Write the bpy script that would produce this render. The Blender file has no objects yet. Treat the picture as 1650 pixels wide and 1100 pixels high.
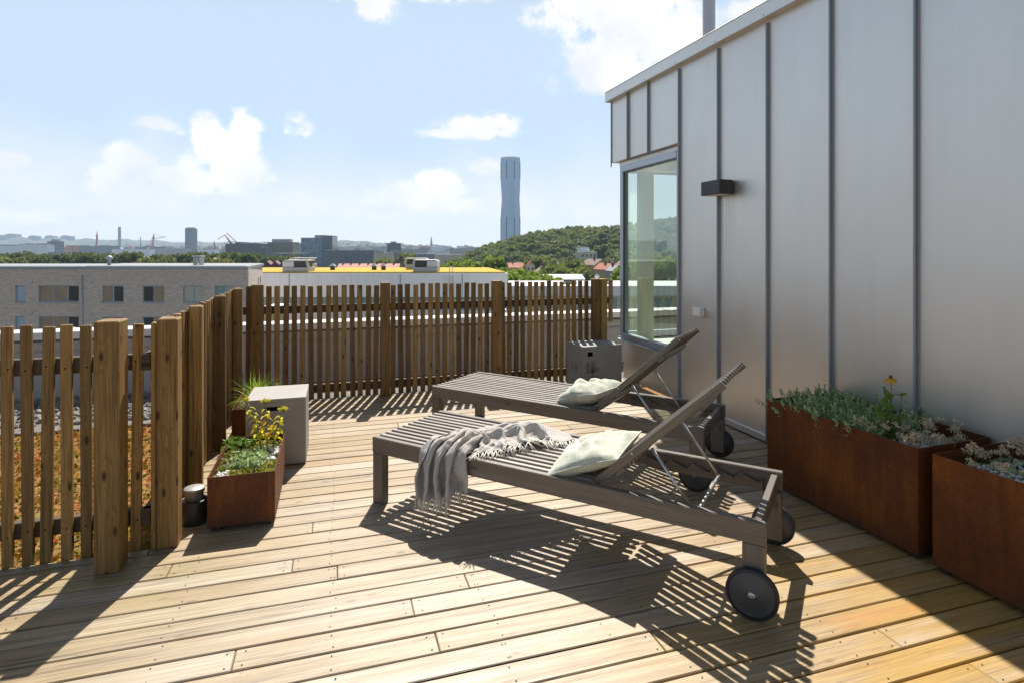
import bpy, math, random
import numpy as np
from mathutils import Vector, Matrix, Euler

# ------------------------------------------------------------------ camera, sky, sun, exposure
SC = bpy.context.scene
COL = SC.collection
YAW = math.atan2(289.0, 935.0)          # camera looks this far right of the wall direction (+Y)
EYE = 1.45
cam_d = bpy.data.cameras.new('camera'); cam = bpy.data.objects.new('camera', cam_d); COL.objects.link(cam)
cam_d.sensor_width = 36.0; cam_d.lens = 36.0 * 935.0 / 1650.0
cam_d.shift_y = -149.0 / 1650.0
cam_d.clip_start = 0.05; cam_d.clip_end = 30000
cam.location = (0, 0, EYE); cam.rotation_euler = (math.radians(90), 0, -YAW)
SC.camera = cam

SUN_AZ, SUN_EL = math.radians(17.8), math.radians(52.3)      # azimuth from +Y towards +X
sdir = Vector((math.sin(SUN_AZ)*math.cos(SUN_EL), math.cos(SUN_AZ)*math.cos(SUN_EL), math.sin(SUN_EL)))
sun_d = bpy.data.lights.new('sun', 'SUN'); sun = bpy.data.objects.new('sun', sun_d); COL.objects.link(sun)
sun_d.energy = 5.0; sun_d.angle = math.radians(0.5); sun_d.color = (1.0, 0.95, 0.87)
sun.rotation_euler = (-sdir).to_track_quat('-Z', 'Y').to_euler(); sun.location = (4, 12, 20)

SC.view_settings.view_transform = 'Standard'; SC.view_settings.look = 'None'
SC.view_settings.exposure = 0.84; SC.view_settings.gamma = 1.0; SC.view_settings.use_curve_mapping = False
SKY_STRENGTH = 0.05
HAZE_DENSITY = 0.00012

world = bpy.data.worlds.new('World'); SC.world = world; world.use_nodes = True
def build_world():
    nt = world.node_tree; N = nt.nodes; L = nt.links
    N.clear()
    out = N.new('ShaderNodeOutputWorld'); bg = N.new('ShaderNodeBackground')
    sky = N.new('ShaderNodeTexSky'); sky.sky_type = 'NISHITA'; sky.sun_disc = False
    sky.sun_elevation = SUN_EL; sky.sun_rotation = SUN_AZ
    sky.air_density = 1.0; sky.dust_density = 1.6; sky.ozone_density = 1.2; sky.altitude = 30
    tc = N.new('ShaderNodeTexCoord'); sep = N.new('ShaderNodeSeparateXYZ')
    L.new(tc.outputs['Generated'], sep.inputs[0])
    def M(op, a, b=None, c=None, clamp=False):
        n = N.new('ShaderNodeMath'); n.operation = op; n.use_clamp = clamp
        for i, x in enumerate((a, b, c)):
            if x is None: continue
            if isinstance(x, (int, float)): n.inputs[i].default_value = x
            else: L.new(x, n.inputs[i])
        return n.outputs[0]
    X, Y, Z = sep.outputs
    az = M('MULTIPLY', M('ARCTAN2', X, Y), 57.2958)
    el = M('MULTIPLY', M('ARCSINE', Z), 57.2958)
    # turbulence used to break up the cloud edges (direction space)
    noi = N.new('ShaderNodeTexNoise'); noi.inputs['Scale'].default_value = 13; noi.inputs['Detail'].default_value = 9
    noi.inputs['Roughness'].default_value = 0.70
    L.new(tc.outputs['Generated'], noi.inputs['Vector'])
    noi2 = N.new('ShaderNodeTexNoise'); noi2.inputs['Scale'].default_value = 34; noi2.inputs['Detail'].default_value = 10; noi2.inputs['Roughness'].default_value = 0.65
    L.new(tc.outputs['Generated'], noi2.inputs['Vector'])
    turb = M('ADD', M('SUBTRACT', noi.outputs[0], 0.5), M('MULTIPLY', M('SUBTRACT', noi2.outputs[0], 0.5), 0.75))
    az2 = M('ADD', az, M('MULTIPLY', M('SUBTRACT', noi2.outputs[0], 0.5), 1.2))
    noi3 = N.new('ShaderNodeTexNoise'); noi3.inputs['Scale'].default_value = 9; noi3.inputs['Detail'].default_value = 5
    L.new(tc.outputs['Generated'], noi3.inputs['Vector'])
    total = None
    for (a, e, ra, re, w) in CLOUDS:
        dx = M('MULTIPLY', M('SUBTRACT', az2, a), 1.0/ra)
        dy0 = M('MULTIPLY', M('SUBTRACT', el, e), 1.0/re)
        dy = M('MAXIMUM', dy0, M('MULTIPLY', dy0, -1.5))          # flatter underside
        r2 = M('ADD', M('MULTIPLY', dx, dx), M('MULTIPLY', dy, dy))
        g = M('MULTIPLY', M('POWER', 2.71828, M('MULTIPLY', r2, -0.62)), w)
        total = g if total is None else M('MAXIMUM', total, g)
    dens = M('ADD', total, M('MULTIPLY', M('MULTIPLY', turb, 2.9), M('ADD', M('MULTIPLY', total, 0.9), 0.12)))
    mr = N.new('ShaderNodeMapRange'); mr.interpolation_type = 'SMOOTHSTEP'
    mr.inputs[1].default_value = 0.21; mr.inputs[2].default_value = 0.72
    L.new(dens, mr.inputs[0])
    # thin veil of high haze, palest low down and towards the sun, gone overhead
    veil = N.new('ShaderNodeMapRange'); veil.interpolation_type = 'SMOOTHERSTEP'
    veil.inputs[1].default_value = 36.0; veil.inputs[2].default_value = 17.0
    veil.inputs[3].default_value = 0.0; veil.inputs[4].default_value = 0.95
    L.new(el, veil.inputs[0])
    toward = M('COSINE', M('MULTIPLY', M('SUBTRACT', az, math.degrees(SUN_AZ)), 0.0174533))
    tw = N.new('ShaderNodeMapRange'); tw.interpolation_type = 'SMOOTHSTEP'
    tw.inputs[1].default_value = -0.6; tw.inputs[2].default_value = 0.6; tw.inputs[3].default_value = 0.85; tw.inputs[4].default_value = 1.0
    L.new(toward, tw.inputs[0])
    vn = M('MULTIPLY', veil.outputs[0], tw.outputs[0])
    low = N.new('ShaderNodeMapRange'); low.interpolation_type = 'SMOOTHSTEP'
    low.inputs[1].default_value = 12.5; low.inputs[2].default_value = -1.5
    L.new(M('ADD', el, M('MULTIPLY', M('SUBTRACT', noi3.outputs[0], 0.5), 9.0)), low.inputs[0])
    vc = N.new('ShaderNodeMixRGB'); L.new(low.outputs[0], vc.inputs[0]); vc.inputs[1].default_value = VEIL_HIGH; vc.inputs[2].default_value = VEIL_LOW
    # cloud body: bright with a faint grey underside
    cw = N.new('ShaderNodeMixRGB'); cw.inputs[1].default_value = CLOUD_SHADE; cw.inputs[2].default_value = CLOUD_LIT
    cr = N.new('ShaderNodeMapRange'); cr.inputs[1].default_value = 0.36; cr.inputs[2].default_value = 0.62
    L.new(noi3.outputs[0], cr.inputs[0]); L.new(cr.outputs[0], cw.inputs[0])
    m1 = N.new('ShaderNodeMixRGB'); L.new(vn, m1.inputs[0]); L.new(sky.outputs[0], m1.inputs[1]); L.new(vc.outputs[0], m1.inputs[2])
    m2 = N.new('ShaderNodeMixRGB'); L.new(mr.outputs[0], m2.inputs[0]); L.new(m1.outputs[0], m2.inputs[1]); L.new(cw.outputs[0], m2.inputs[2])
    L.new(m2.outputs[0], bg.inputs['Color']); bg.inputs['Strength'].default_value = SKY_STRENGTH
    L.new(bg.outputs[0], out.inputs['Surface'])
# clouds as (azimuth, elevation, half width, half height, weight) in degrees round the terrace
def _cl(u, v, ru, rv, w=1.0):
    lx = (u-825)/935.0; dx = math.sin(YAW)+math.cos(YAW)*lx; dy = math.cos(YAW)-math.sin(YAW)*lx
    n = math.hypot(dx, dy); c = 1/n
    return (math.degrees(math.atan2(dx, dy)), math.degrees(math.atan2((401-v)/935.0, n)),
            math.degrees(ru/935.0*c*c), math.degrees(rv/935.0*c), w)
CLOUDS = [_cl(*t) for t in (
    (985,110,75,48), (1045,70,90,62), (1100,80,60,70), (950,25,80,40), (1040,15,90,40), (868,36,30,12,.7), (1205,18,34,20),
    (606,14,30,26), (560,-5,34,12,.8), (720,-4,70,14,.8),
    (278,294,34,20,1.35), (325,288,50,30,1.35), (375,282,38,36,1.3), (336,238,24,38,1.25), (392,230,20,40,1.2), (395,204,24,14,1.15), (258,203,30,11,1.0), (288,214,14,9,.6), (432,290,20,10,.6),
    (208,258,34,20,1.3), (182,282,30,15,1.25), (160,300,18,14,.9), (14,262,30,13,1.2), (484,207,17,20,1.2), (772,212,54,18,1.15), (800,204,34,16), (716,217,34,9,1.0),
    (668,324,52,22,1.35), (704,310,34,26,1.3), (616,334,38,13,1.2), (748,334,44,13,.8), (786,272,26,14,.8), (70,352,80,14,1.0), (150,350,60,12,.5), (820,335,40,14,.45),
    (-160,200,120,40), (-320,90,160,60), (1700,150,200,60), (1500,330,120,22))]
VEIL_HIGH = (6.9, 8.9, 11.2, 1); VEIL_LOW = (12.2, 12.0, 11.6, 1); CLOUD_LIT = (12.9, 12.7, 12.5, 1); CLOUD_SHADE = (9.9, 10.2, 10.8, 1)
build_world()

# ------------------------------------------------------------------ helpers
rng = random.Random(7)
nrng = np.random.default_rng(11)
FV = Vector((math.sin(YAW), math.cos(YAW), 0)); RV = Vector((math.cos(YAW), -math.sin(YAW), 0))
def far(u, v, D):
    """a point of the town, D metres out along the view axis"""
    p = FV*D + RV*((u-825)/935.0*D)
    return Vector((p.x, p.y, EYE-(v-401)*D/935.0))
def srgb(r, g, b):
    f = lambda c: (c/255/12.92) if c/255 <= 0.04045 else ((c/255+0.055)/1.055)**2.4
    return (f(r), f(g), f(b), 1.0)

class MB:
    """collects faces and links them as one mesh object"""
    def __init__(s): s.v=[]; s.f=[]; s.uv=[]; s.mi=[]; s.rn=[]; s.sm=[]
    def face(s, idx, uvs, m=0, r=0.0, sm=False):
        s.f.append(idx); s.uv.extend(uvs); s.mi.append(m); s.rn.append(r); s.sm.append(sm)
    def box(s, c, size, rot=None, bev=0.003, m=0, r=None, g=None, wall=False):
        c = Vector(c); h = [x/2 for x in size]; r = rng.random() if r is None else r
        if g is None: g = max(range(3), key=lambda i: size[i])
        b = min(bev, min(h)*0.6); base = len(s.v); P = []
        idx = {}
        R_ = rot if rot is not None else None
        for sx in (-1,1):
            for sy in (-1,1):
                for sz in (-1,1):
                    sg = (sx,sy,sz)
                    for a in range(3):
                        p = [sg[k]*(h[k]-(0 if k==a else b)) for k in range(3)]
                        idx[(sg,a)] = len(P); P.append(Vector(p))
        def uvf(p, a):
            if wall:
                if a == 2: return (p[0]+c[0], p[1]+c[1])
                return (p[1-a]+c[1-a], p[2]+c[2])
            o = r*31.7
            if a == g: k = [i for i in range(3) if i != g]; return (p[k[0]]*0.3+o, p[k[1]]+o)
            k = [i for i in range(3) if i != g and i != a][0]
            return (p[g]+o*1.3, p[k]+o+a*0.37)
        for p in P:
            q = (R_ @ p) if R_ is not None else p
            s.v.append(tuple(q+c))
        def add(keys, a):
            ps = [P[idx[k]] for k in keys]; ids = [idx[k] for k in keys]
            n = (ps[1]-ps[0]).cross(ps[2]-ps[0]); ctr = sum(ps, Vector())/len(ps)
            if n.dot(ctr) < 0: ids = ids[::-1]
            s.face([base+i for i in ids], [uvf(P[i], a) for i in ids], m, r)
        for a in range(3):
            k1, k2 = [k for k in range(3) if k != a]
            for sg in (-1,1):
                keys = []
                for q1,q2 in ((-1,-1),(1,-1),(1,1),(-1,1)):
                    t=[0,0,0]; t[a]=sg; t[k1]=q1; t[k2]=q2; keys.append((tuple(t),a))
                add(keys, a)
            for q1 in (-1,1):
                for q2 in (-1,1):
                    t1=[0,0,0]; t2=[0,0,0]; t1[a]=-1; t2[a]=1
                    for t in (t1,t2): t[k1]=q1; t[k2]=q2
                    add([(tuple(t1),k1),(tuple(t2),k1),(tuple(t2),k2),(tuple(t1),k2)], k1)
        for sx in (-1,1):
            for sy in (-1,1):
                for sz in (-1,1):
                    add([((sx,sy,sz),0),((sx,sy,sz),1),((sx,sy,sz),2)], 0)
    def bar(s, a, b, w, h, up=(0,0,1), bev=0.003, m=0, r=None):
        """a squared bar from a to b, w across and h along up"""
        a = Vector(a); b = Vector(b); x = (b-a).normalized(); u = Vector(up)
        y = u.cross(x).normalized(); z = x.cross(y).normalized()
        R_ = Matrix((x, y, z)).transposed()
        s.box((a+b)/2, ((b-a).length, w, h), R_, bev, m, r, g=0)
    def tube(s, pts, rad, n=8, m=0, r=0.0, cap=True, sm=True):
        pts = [Vector(p) for p in pts]; base = len(s.v)
        rad = [rad]*len(pts) if isinstance(rad, (int,float)) else rad
        d0 = (pts[1]-pts[0]).normalized(); u = d0.orthogonal().normalized()
        L_ = 0.0
        for i, p in enumerate(pts):
            d = (pts[min(i+1,len(pts)-1)]-pts[max(i-1,0)]).normalized()
            u = (u-d*u.dot(d)).normalized(); w = d.cross(u)
            for k in range(n):
                a = 2*math.pi*k/n; s.v.append(tuple(p+(u*math.cos(a)+w*math.sin(a))*rad[i]))
        for i in range(len(pts)-1):
            L2 = L_+(pts[i+1]-pts[i]).length
            for k in range(n):
                k2=(k+1)%n
                s.face([base+i*n+k, base+i*n+k2, base+(i+1)*n+k2, base+(i+1)*n+k],
                       [(L_,k/n),(L_,(k+1)/n),(L2,(k+1)/n),(L2,k/n)], m, r, sm)
            L_ = L2
        if cap:
            s.face([base+k for k in range(n)][::-1], [(0,0)]*n, m, r)
            s.face([base+(len(pts)-1)*n+k for k in range(n)], [(0,0)]*n, m, r)
    def lathe(s, prof, c=(0,0,0), n=32, axis=None, m=0, r=0.0, sm=True):
        """prof: list of (radius, height) turned round the axis through c"""
        c = Vector(c); R_ = Vector((0,0,1)).rotation_difference(Vector(axis)).to_matrix() if axis is not None else Matrix.Identity(3)
        base = len(s.v)
        for (rr, z) in prof:
            for k in range(n):
                a = 2*math.pi*k/n; s.v.append(tuple(R_ @ Vector((rr*math.cos(a), rr*math.sin(a), z)) + c))
        for i in range(len(prof)-1):
            for k in range(n):
                k2=(k+1)%n
                s.face([base+i*n+k, base+i*n+k2, base+(i+1)*n+k2, base+(i+1)*n+k],
                       [(k/n,prof[i][1]),((k+1)/n,prof[i][1]),((k+1)/n,prof[i+1][1]),(k/n,prof[i+1][1])], m, r, sm)
    def poly(s, pts, m=0, r=0.0, uvs=None, sm=False):
        base = len(s.v); s.v.extend([tuple(p) for p in pts])
        s.face(list(range(base, base+len(pts))), uvs or [(p[0],p[1]) for p in pts], m, r, sm)
    def prism(s, poly, lo, hi, m=0, r=0.0, top=None):
        """vertical prism over a plan polygon (counter-clockwise)"""
        n = len(poly); top = top or poly; acc = 0
        for i in range(n):
            a, b = poly[i], poly[(i+1)%n]; c, d = top[(i+1)%n], top[i]
            L2 = acc + math.hypot(b[0]-a[0], b[1]-a[1])
            s.poly([(a[0],a[1],lo),(b[0],b[1],lo),(c[0],c[1],hi),(d[0],d[1],hi)], m, r, [(acc,lo),(L2,lo),(L2,hi),(acc,hi)])
            acc = L2
        s.poly([(p[0],p[1],hi) for p in top], m, r)
        s.poly([(p[0],p[1],lo) for p in poly][::-1], m, r)
    def leaves(s, P, size, m=0, r=0.0, long=1.6, nrm=None, up=0.3):
        """one small folded leaf card per point of P"""
        P = np.asarray(P, float); n = len(P); base = len(s.v)
        a = nrng.normal(size=(n,3)); a[:,2] += up; a /= np.linalg.norm(a,axis=1)[:,None]
        b = nrng.normal(size=(n,3))
        if nrm is not None: b = b*0.6+np.asarray(nrm)
        b = np.cross(a, b); b /= (np.linalg.norm(b,axis=1)[:,None]+1e-9)
        sz = size*(0.6+0.8*nrng.random(n))[:,None]
        A = a*sz*long*0.5; B = b*sz*0.5
        V = np.stack([P-A, P+B*0.9, P+A, P-B*0.9], 1).reshape(-1,3)
        s.v.extend(map(tuple, V.tolist()))
        rr = r if hasattr(r, '__len__') else (r + 0.12*nrng.normal(size=n))
        for i in range(n):
            k = base+4*i
            s.f.append([k,k+1,k+2,k+3])
        s.uv.extend([(0,0),(1,0),(1,1),(0,1)]*n); s.mi.extend([m]*n); s.rn.extend([float(x) for x in rr]); s.sm.extend([False]*n)
    def build(s, name, mats, parent=None, link=True):
        me = bpy.data.meshes.new(name)
        V = s.v
        if parent is not None:
            Mi = (Matrix.Translation(parent.location) @ parent.rotation_euler.to_matrix().to_4x4())
            pp = parent.parent
            while pp is not None:
                Mi = (Matrix.Translation(pp.location) @ pp.rotation_euler.to_matrix().to_4x4()) @ Mi; pp = pp.parent
            Mi = Mi.inverted(); A = np.array(Mi)
            arr = np.asarray(V, float); V = (arr @ A[:3,:3].T + A[:3,3]).tolist()
        me.from_pydata(V, [], s.f)
        for mm in (mats if isinstance(mats, (list,tuple)) else [mats]): me.materials.append(mm)
        me.polygons.foreach_set('material_index', s.mi); me.polygons.foreach_set('use_smooth', s.sm)
        ul = me.uv_layers.new(name='UVMap'); ul.data.foreach_set('uv', np.asarray(s.uv, np.float32).ravel())
        at = me.attributes.new('rnd', 'FLOAT', 'FACE'); at.data.foreach_set('value', np.asarray(s.rn, np.float32))
        me.update()
        o = bpy.data.objects.new(name, me)
        if parent is not None: o.parent = parent
        if link: COL.objects.link(o)
        return o

def tag(o, label=None, cat=None, group=None, kind=None):
    if label: o['label'] = label
    if cat: o['category'] = cat
    if group: o['group'] = group
    if kind: o['kind'] = kind
    return o
def empty(name, loc, rz=0.0, label=None, cat=None, group=None):
    o = bpy.data.objects.new(name, None); COL.objects.link(o); o.empty_display_size = 0.1
    o.location = loc; o.rotation_euler = (0,0,rz)
    return tag(o, label, cat, group)
def copy_tree(o, parent=None):
    c = o.copy(); COL.objects.link(c)
    if parent is not None: c.parent = parent
    for ch in list(o.children): copy_tree(ch, c)
    return c

# ------------------------------------------------------------------ materials
MATS = {}
class NT:
    def __init__(s, name):
        s.m = bpy.data.materials.new(name); s.m.use_nodes = True; s.t = s.m.node_tree; s.t.nodes.clear()
        s.out = s.n('ShaderNodeOutputMaterial'); s.p = s.n('ShaderNodeBsdfPrincipled'); s.l(s.p.outputs[0], s.out.inputs['Surface'])
        MATS[name] = s.m
    def n(s, t, **k):
        x = s.t.nodes.new(t)
        for a, b in k.items(): setattr(x, a, b)
        return x
    def l(s, a, b): s.t.links.new(a, b)
    def setp(s, **k):
        for a, b in k.items():
            i = s.p.inputs[a.replace('_', ' ')]
            if hasattr(b, 'is_output'): s.l(b, i)
            else: i.default_value = b
    def math(s, op, a, b=0.0, clamp=False):
        x = s.n('ShaderNodeMath', operation=op, use_clamp=clamp)
        for i, q in enumerate((a, b)):
            if hasattr(q, 'is_output'): s.l(q, x.inputs[i])
            else: x.inputs[i].default_value = q
        return x.outputs[0]
    def mix(s, f, a, b, mode='MIX'):
        x = s.n('ShaderNodeMixRGB', blend_type=mode)
        for i, q in enumerate((f, a, b)):
            if hasattr(q, 'is_output'): s.l(q, x.inputs[i])
            else: x.inputs[i].default_value = q
        return x.outputs[0]
    def ramp(s, f, stops):
        x = s.n('ShaderNodeValToRGB'); e = x.color_ramp.elements
        while len(e) < len(stops): e.new(0.5)
        for i, (p, c) in enumerate(stops): e[i].position = p; e[i].color = c if len(c) == 4 else (*c, 1)
        s.l(f, x.inputs[0]); return x.outputs[0]
    def rng(s, f, a, b, c=0.0, d=1.0):
        x = s.n('ShaderNodeMapRange'); s.l(f, x.inputs[0])
        for i, q in enumerate((a, b, c, d)): x.inputs[i+1].default_value = q
        return x.outputs[0]
    def mapv(s, vec, sc=(1,1,1), lo=(0,0,0)):
        x = s.n('ShaderNodeMapping'); s.l(vec, x.inputs[0]); x.inputs['Scale'].default_value = sc; x.inputs['Location'].default_value = lo
        return x.outputs[0]
    def noise(s, vec, scale, detail=4, rough=0.55, dist=0.0):
        x = s.n('ShaderNodeTexNoise'); x.inputs['Scale'].default_value = scale; x.inputs['Detail'].default_value = detail
        x.inputs['Roughness'].default_value = rough; x.inputs['Distortion'].default_value = dist
        if vec is not None: s.l(vec, x.inputs['Vector'])
        return x.outputs[0]
    def vor(s, vec, scale, feature='F1', out=0):
        x = s.n('ShaderNodeTexVoronoi', feature=feature); x.inputs['Scale'].default_value = scale
        if vec is not None: s.l(vec, x.inputs['Vector'])
        return x.outputs[out]
    def bump(s, h, st=0.3, d=0.01):
        x = s.n('ShaderNodeBump'); s.l(h, x.inputs['Height']); x.inputs['Strength'].default_value = st; x.inputs['Distance'].default_value = d
        s.l(x.outputs[0], s.p.inputs['Normal']); return x
    def uv(s): return s.n('ShaderNodeUVMap', uv_map='UVMap').outputs[0]
    def obj(s): return s.n('ShaderNodeTexCoord').outputs['Object']
    def pos(s): return s.n('ShaderNodeNewGeometry').outputs['Position']
    def rnd(s): return s.n('ShaderNodeAttribute', attribute_name='rnd').outputs['Fac']

def wood_mat(name, light, dark, knot, rough=0.6, var=0.35, stain=None, spec=0.4, streak=0.6, knots=0.5, crack=0.4, extra=None):
    t = NT(name); uv = t.uv(); r = t.rnd()
    fine = t.noise(t.mapv(uv, (3.0, 210, 1)), 1.0, 5, 0.65)
    mid = t.noise(t.mapv(uv, (1.3, 40, 1)), 1.0, 4, 0.6, 0.5)
    # cathedral grain: rings bent round knots
    kd = t.n('ShaderNodeTexVoronoi', feature='F1', voronoi_dimensions='2D'); t.l(t.mapv(uv, (4.2, 10.5, 1)), kd.inputs['Vector']); kd.inputs['Scale'].default_value = 1.0
    kdist = kd.outputs['Distance']
    bend = t.math('POWER', 2.718, t.math('MULTIPLY', kdist, -7.0))
    wv = t.noise(t.mapv(uv, (0.62, 11, 1)), 1.0, 3, 0.42)
    ring = t.math('FRACT', t.math('ADD', t.math('MULTIPLY', wv, 17.0), t.math('MULTIPLY', bend, 4.6)))
    ring = t.rng(ring, 0.0, 1.0, 0.0, 1.0); ring = t.math('POWER', ring, 2.6)
    f = t.math('ADD', t.math('MULTIPLY', fine, 0.55), t.math('MULTIPLY', mid, 0.45))
    c = t.mix(t.rng(f, 0.34, 0.68), dark, light)
    c = t.mix(t.math('MULTIPLY', ring, streak), c, dark)
    ck = t.noise(t.mapv(uv, (0.9, 46, 1)), 1.0, 3, 0.55, 0.25); ck = t.rng(t.math('ABSOLUTE', t.math('SUBTRACT', ck, 0.5)), 0.040, 0.012, 0.0, 1.0)
    ckm = t.rng(t.noise(t.mapv(uv, (0.8, 9, 1)), 1.0, 2), 0.36, 0.58)
    c = t.mix(t.math('MULTIPLY', t.math('MULTIPLY', ck, ckm, True), crack), c, tuple(x*0.45 for x in dark[:3])+(1,))
    sel = t.n('ShaderNodeTexWhiteNoise', noise_dimensions='3D'); t.l(kd.outputs['Position'], sel.inputs['Vector'])
    ks = t.math('MULTIPLY', t.rng(kdist, 0.13, 0.05), t.math('GREATER_THAN', sel.outputs['Value'], 1-knots), clamp=True)
    c = t.mix(ks, c, knot)
    c = t.mix(1.0, c, t.ramp(r, [(0, (1-var,)*3+(1,)), (0.5, (1-var*0.35, 1-var*0.4, 1-var*0.45, 1)), (1, (1+var*0.45, 1+var*0.42, 1+var*0.36, 1))]), 'MULTIPLY')
    if extra: c = extra(t, c, f)
    t.setp(Base_Color=c, Roughness=t.rng(f, 0.3, 0.7, rough+0.1, rough-0.08)); t.p.inputs['Specular IOR Level'].default_value = spec
    t.bump(t.math('ADD', t.math('MULTIPLY', fine, 0.7), t.math('MULTIPLY', ring, -0.5)), 0.35, 0.002)
    return t.m

def deck_extra(t, c, f):
    p = t.pos(); s = t.n('ShaderNodeSeparateXYZ'); t.l(p, s.inputs[0]); X, Y = s.outputs[0], s.outputs[1]
    # boards differ: some greyed, some still golden
    rb = t.rnd(); c = t.mix(t.math('MULTIPLY', t.rng(rb, 0.62, 1.0), 0.55), c, t.mix(t.rng(f, 0.34, 0.66), (0.23, 0.20, 0.165, 1), (0.46, 0.425, 0.37, 1)))
    c = t.mix(t.math('MULTIPLY', t.rng(rb, 0.35, 0.0), 0.5), c, t.mix(t.rng(f, 0.34, 0.66), (0.26, 0.16, 0.06, 1), (0.50, 0.355, 0.17, 1)))
    # sun bleached middle of the terrace
    bl = t.noise(t.mapv(p, (0.7, 2.2, 1)), 0.9, 3, 0.55); bm = t.math('MULTIPLY', t.rng(X, -1.2, -0.1), t.rng(X, 1.9, 0.7), clamp=True); bm = t.math('MULTIPLY', bm, t.rng(Y, 4.2, 2.6), clamp=True)
    c = t.mix(t.math('MULTIPLY', t.math('MULTIPLY', bm, t.rng(bl, 0.25, 0.6)), 0.6), c, t.mix(t.rng(f, 0.34, 0.66), (0.29, 0.24, 0.185, 1), (0.56, 0.505, 0.425, 1)))
    blot = t.noise(t.mapv(p, (1.1, 4.5, 1)), 1.5, 4, 0.6)
    c = t.mix(t.rng(blot, 0.52, 0.74, 0, 0.5), c, (0.33, 0.235, 0.13, 1))
    # ochre staining of the boards near the large planters
    m = t.math('MULTIPLY', t.rng(X, 0.7, 1.9), t.rng(Y, 2.9, 1.7), clamp=True)
    m = t.math('MULTIPLY', m, t.rng(t.noise(t.mapv(p, (0.9, 8.4, 1)), 1.0, 4, 0.6), 0.30, 0.55), clamp=True)
    c = t.mix(t.math('MULTIPLY', m, 0.85), c, t.mix(t.rng(f, 0.34, 0.66), (0.24, 0.13, 0.022, 1), (0.48, 0.29, 0.06, 1)))
    dx = t.math('MULTIPLY', t.math('SUBTRACT', X, 2.05), 2.6); dy = t.math('MULTIPLY', t.math('SUBTRACT', Y, 1.775), 15.0)
    rr = t.math('ADD', t.math('MULTIPLY', dx, dx), t.math('MULTIPLY', dy, dy))
    rr = t.math('ADD', rr, t.math('MULTIPLY', t.noise(t.mapv(p, (3, 14, 1)), 1.6, 4), 1.6))
    c = t.mix(t.rng(rr, 1.55, 0.7, 0, 0.5), c, (0.42, 0.18, 0.04, 1))
    # green algae along the left fence
    g = t.math('MULTIPLY', t.rng(X, -0.05, -0.7), t.rng(t.noise(t.mapv(p, (2, 3, 1)), 2.0, 4), 0.38, 0.62), clamp=True)
    g = t.math('MULTIPLY', g, t.rng(Y, 1.9, 2.8), clamp=True)
    c = t.mix(t.math('MULTIPLY', g, 0.28), c, (0.26, 0.22, 0.06, 1))
    return c
wood_mat('deck_wood', (0.49, 0.385, 0.245, 1), (0.25, 0.175, 0.098, 1), (0.15, 0.095, 0.055, 1), rough=0.5, var=0.30, streak=0.62, knots=0.24, crack=1.0, spec=0.35, extra=deck_extra)
wood_mat('fence_wood', (0.47, 0.295, 0.105, 1), (0.195, 0.107, 0.033, 1), (0.075, 0.032, 0.011, 1), rough=0.6, var=0.5, streak=0.75, crack=0.6, knots=0.4, spec=0.3)
wood_mat('rail_wood', (0.15, 0.10, 0.06, 1), (0.07, 0.045, 0.028, 1), (0.03, 0.02, 0.01, 1), rough=0.7, var=0.3)
wood_mat('lounger_wood', (0.185, 0.155, 0.128, 1), (0.09, 0.072, 0.058, 1), (0.05, 0.04, 0.03, 1), rough=0.42, var=0.25, streak=0.35, knots=0.06, spec=0.5)

wood_mat('lounger_slat_wood', (0.40, 0.36, 0.315, 1), (0.20, 0.17, 0.142, 1), (0.06, 0.05, 0.04, 1), rough=0.45, var=0.3, streak=0.4, knots=0.06, spec=0.5)  # bleached seat slats, with the glare on their tops put into the colour
def plain(name, col, rough=0.6, metal=0.0, var=0.12, scale=6.0, bump=0.0, spec=0.5):
    t = NT(name); o = t.obj(); n = t.noise(o, scale, 5, 0.6)
    c = t.mix(n, tuple(x*(1-var) for x in col[:3])+(1,), tuple(min(1, x*(1+var)) for x in col[:3])+(1,))
    t.setp(Base_Color=c, Roughness=t.rng(n, 0.3, 0.7, rough*0.85, min(1, rough*1.15)), Metallic=metal)
    t.p.inputs['Specular IOR Level'].default_value = spec
    if bump: t.bump(t.noise(o, scale*12, 4), bump, 0.004)
    return t.m
plain('steel', (0.45, 0.45, 0.455, 1), 0.42, 1.0, 0.06, 30)
plain('black_rubber', (0.022, 0.022, 0.023, 1), 0.55, 0, 0.3, 14, 0.15)
plain('wheel_plastic', (0.055, 0.055, 0.057, 1), 0.45, 0, 0.35, 9, 0.1)
plain('lamp_black', (0.018, 0.019, 0.022, 1), 0.42, 0, 0.1, 8)
plain('box_white', (0.72, 0.70, 0.64, 1), 0.4, 0, 0.05, 8)
plain('dark_void', (0.006, 0.006, 0.006, 1), 0.9)
plain('window_frame', (0.42, 0.45, 0.50, 1), 0.38, 0.6, 0.08, 3)
plain('frame_dark', (0.09, 0.10, 0.11, 1), 0.4, 0.4, 0.1, 3)
plain('cream_paint', (0.66, 0.65, 0.50, 1), 0.6, 0, 0.04, 2)
plain('interior_white', (0.74, 0.74, 0.70, 1), 0.7, 0, 0.04, 2)
plain('interior_floor', (0.46, 0.44, 0.40, 1), 0.5, 0, 0.06, 2)
plain('cap_metal', (0.62, 0.62, 0.63, 1), 0.5, 0.1, 0.06, 2)
plain('edge_metal', (0.30, 0.32, 0.35, 1), 0.5, 0.2, 0.06, 2)
plain('seam_zinc_shaded', (0.30, 0.31, 0.33, 1), 0.45, 0.6, 0.08, 2)  # darker than the wall zinc: the seams' dark reflections put into the colour
plain('parapet_render', (0.36, 0.345, 0.33, 1), 0.85, 0, 0.16, 1.2, 0.2)
plain('soil', (0.10, 0.075, 0.05, 1), 0.95, 0, 0.4, 30, 0.6)
plain('pebble_white', (0.62, 0.60, 0.57, 1), 0.7, 0, 0.25, 20)
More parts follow.
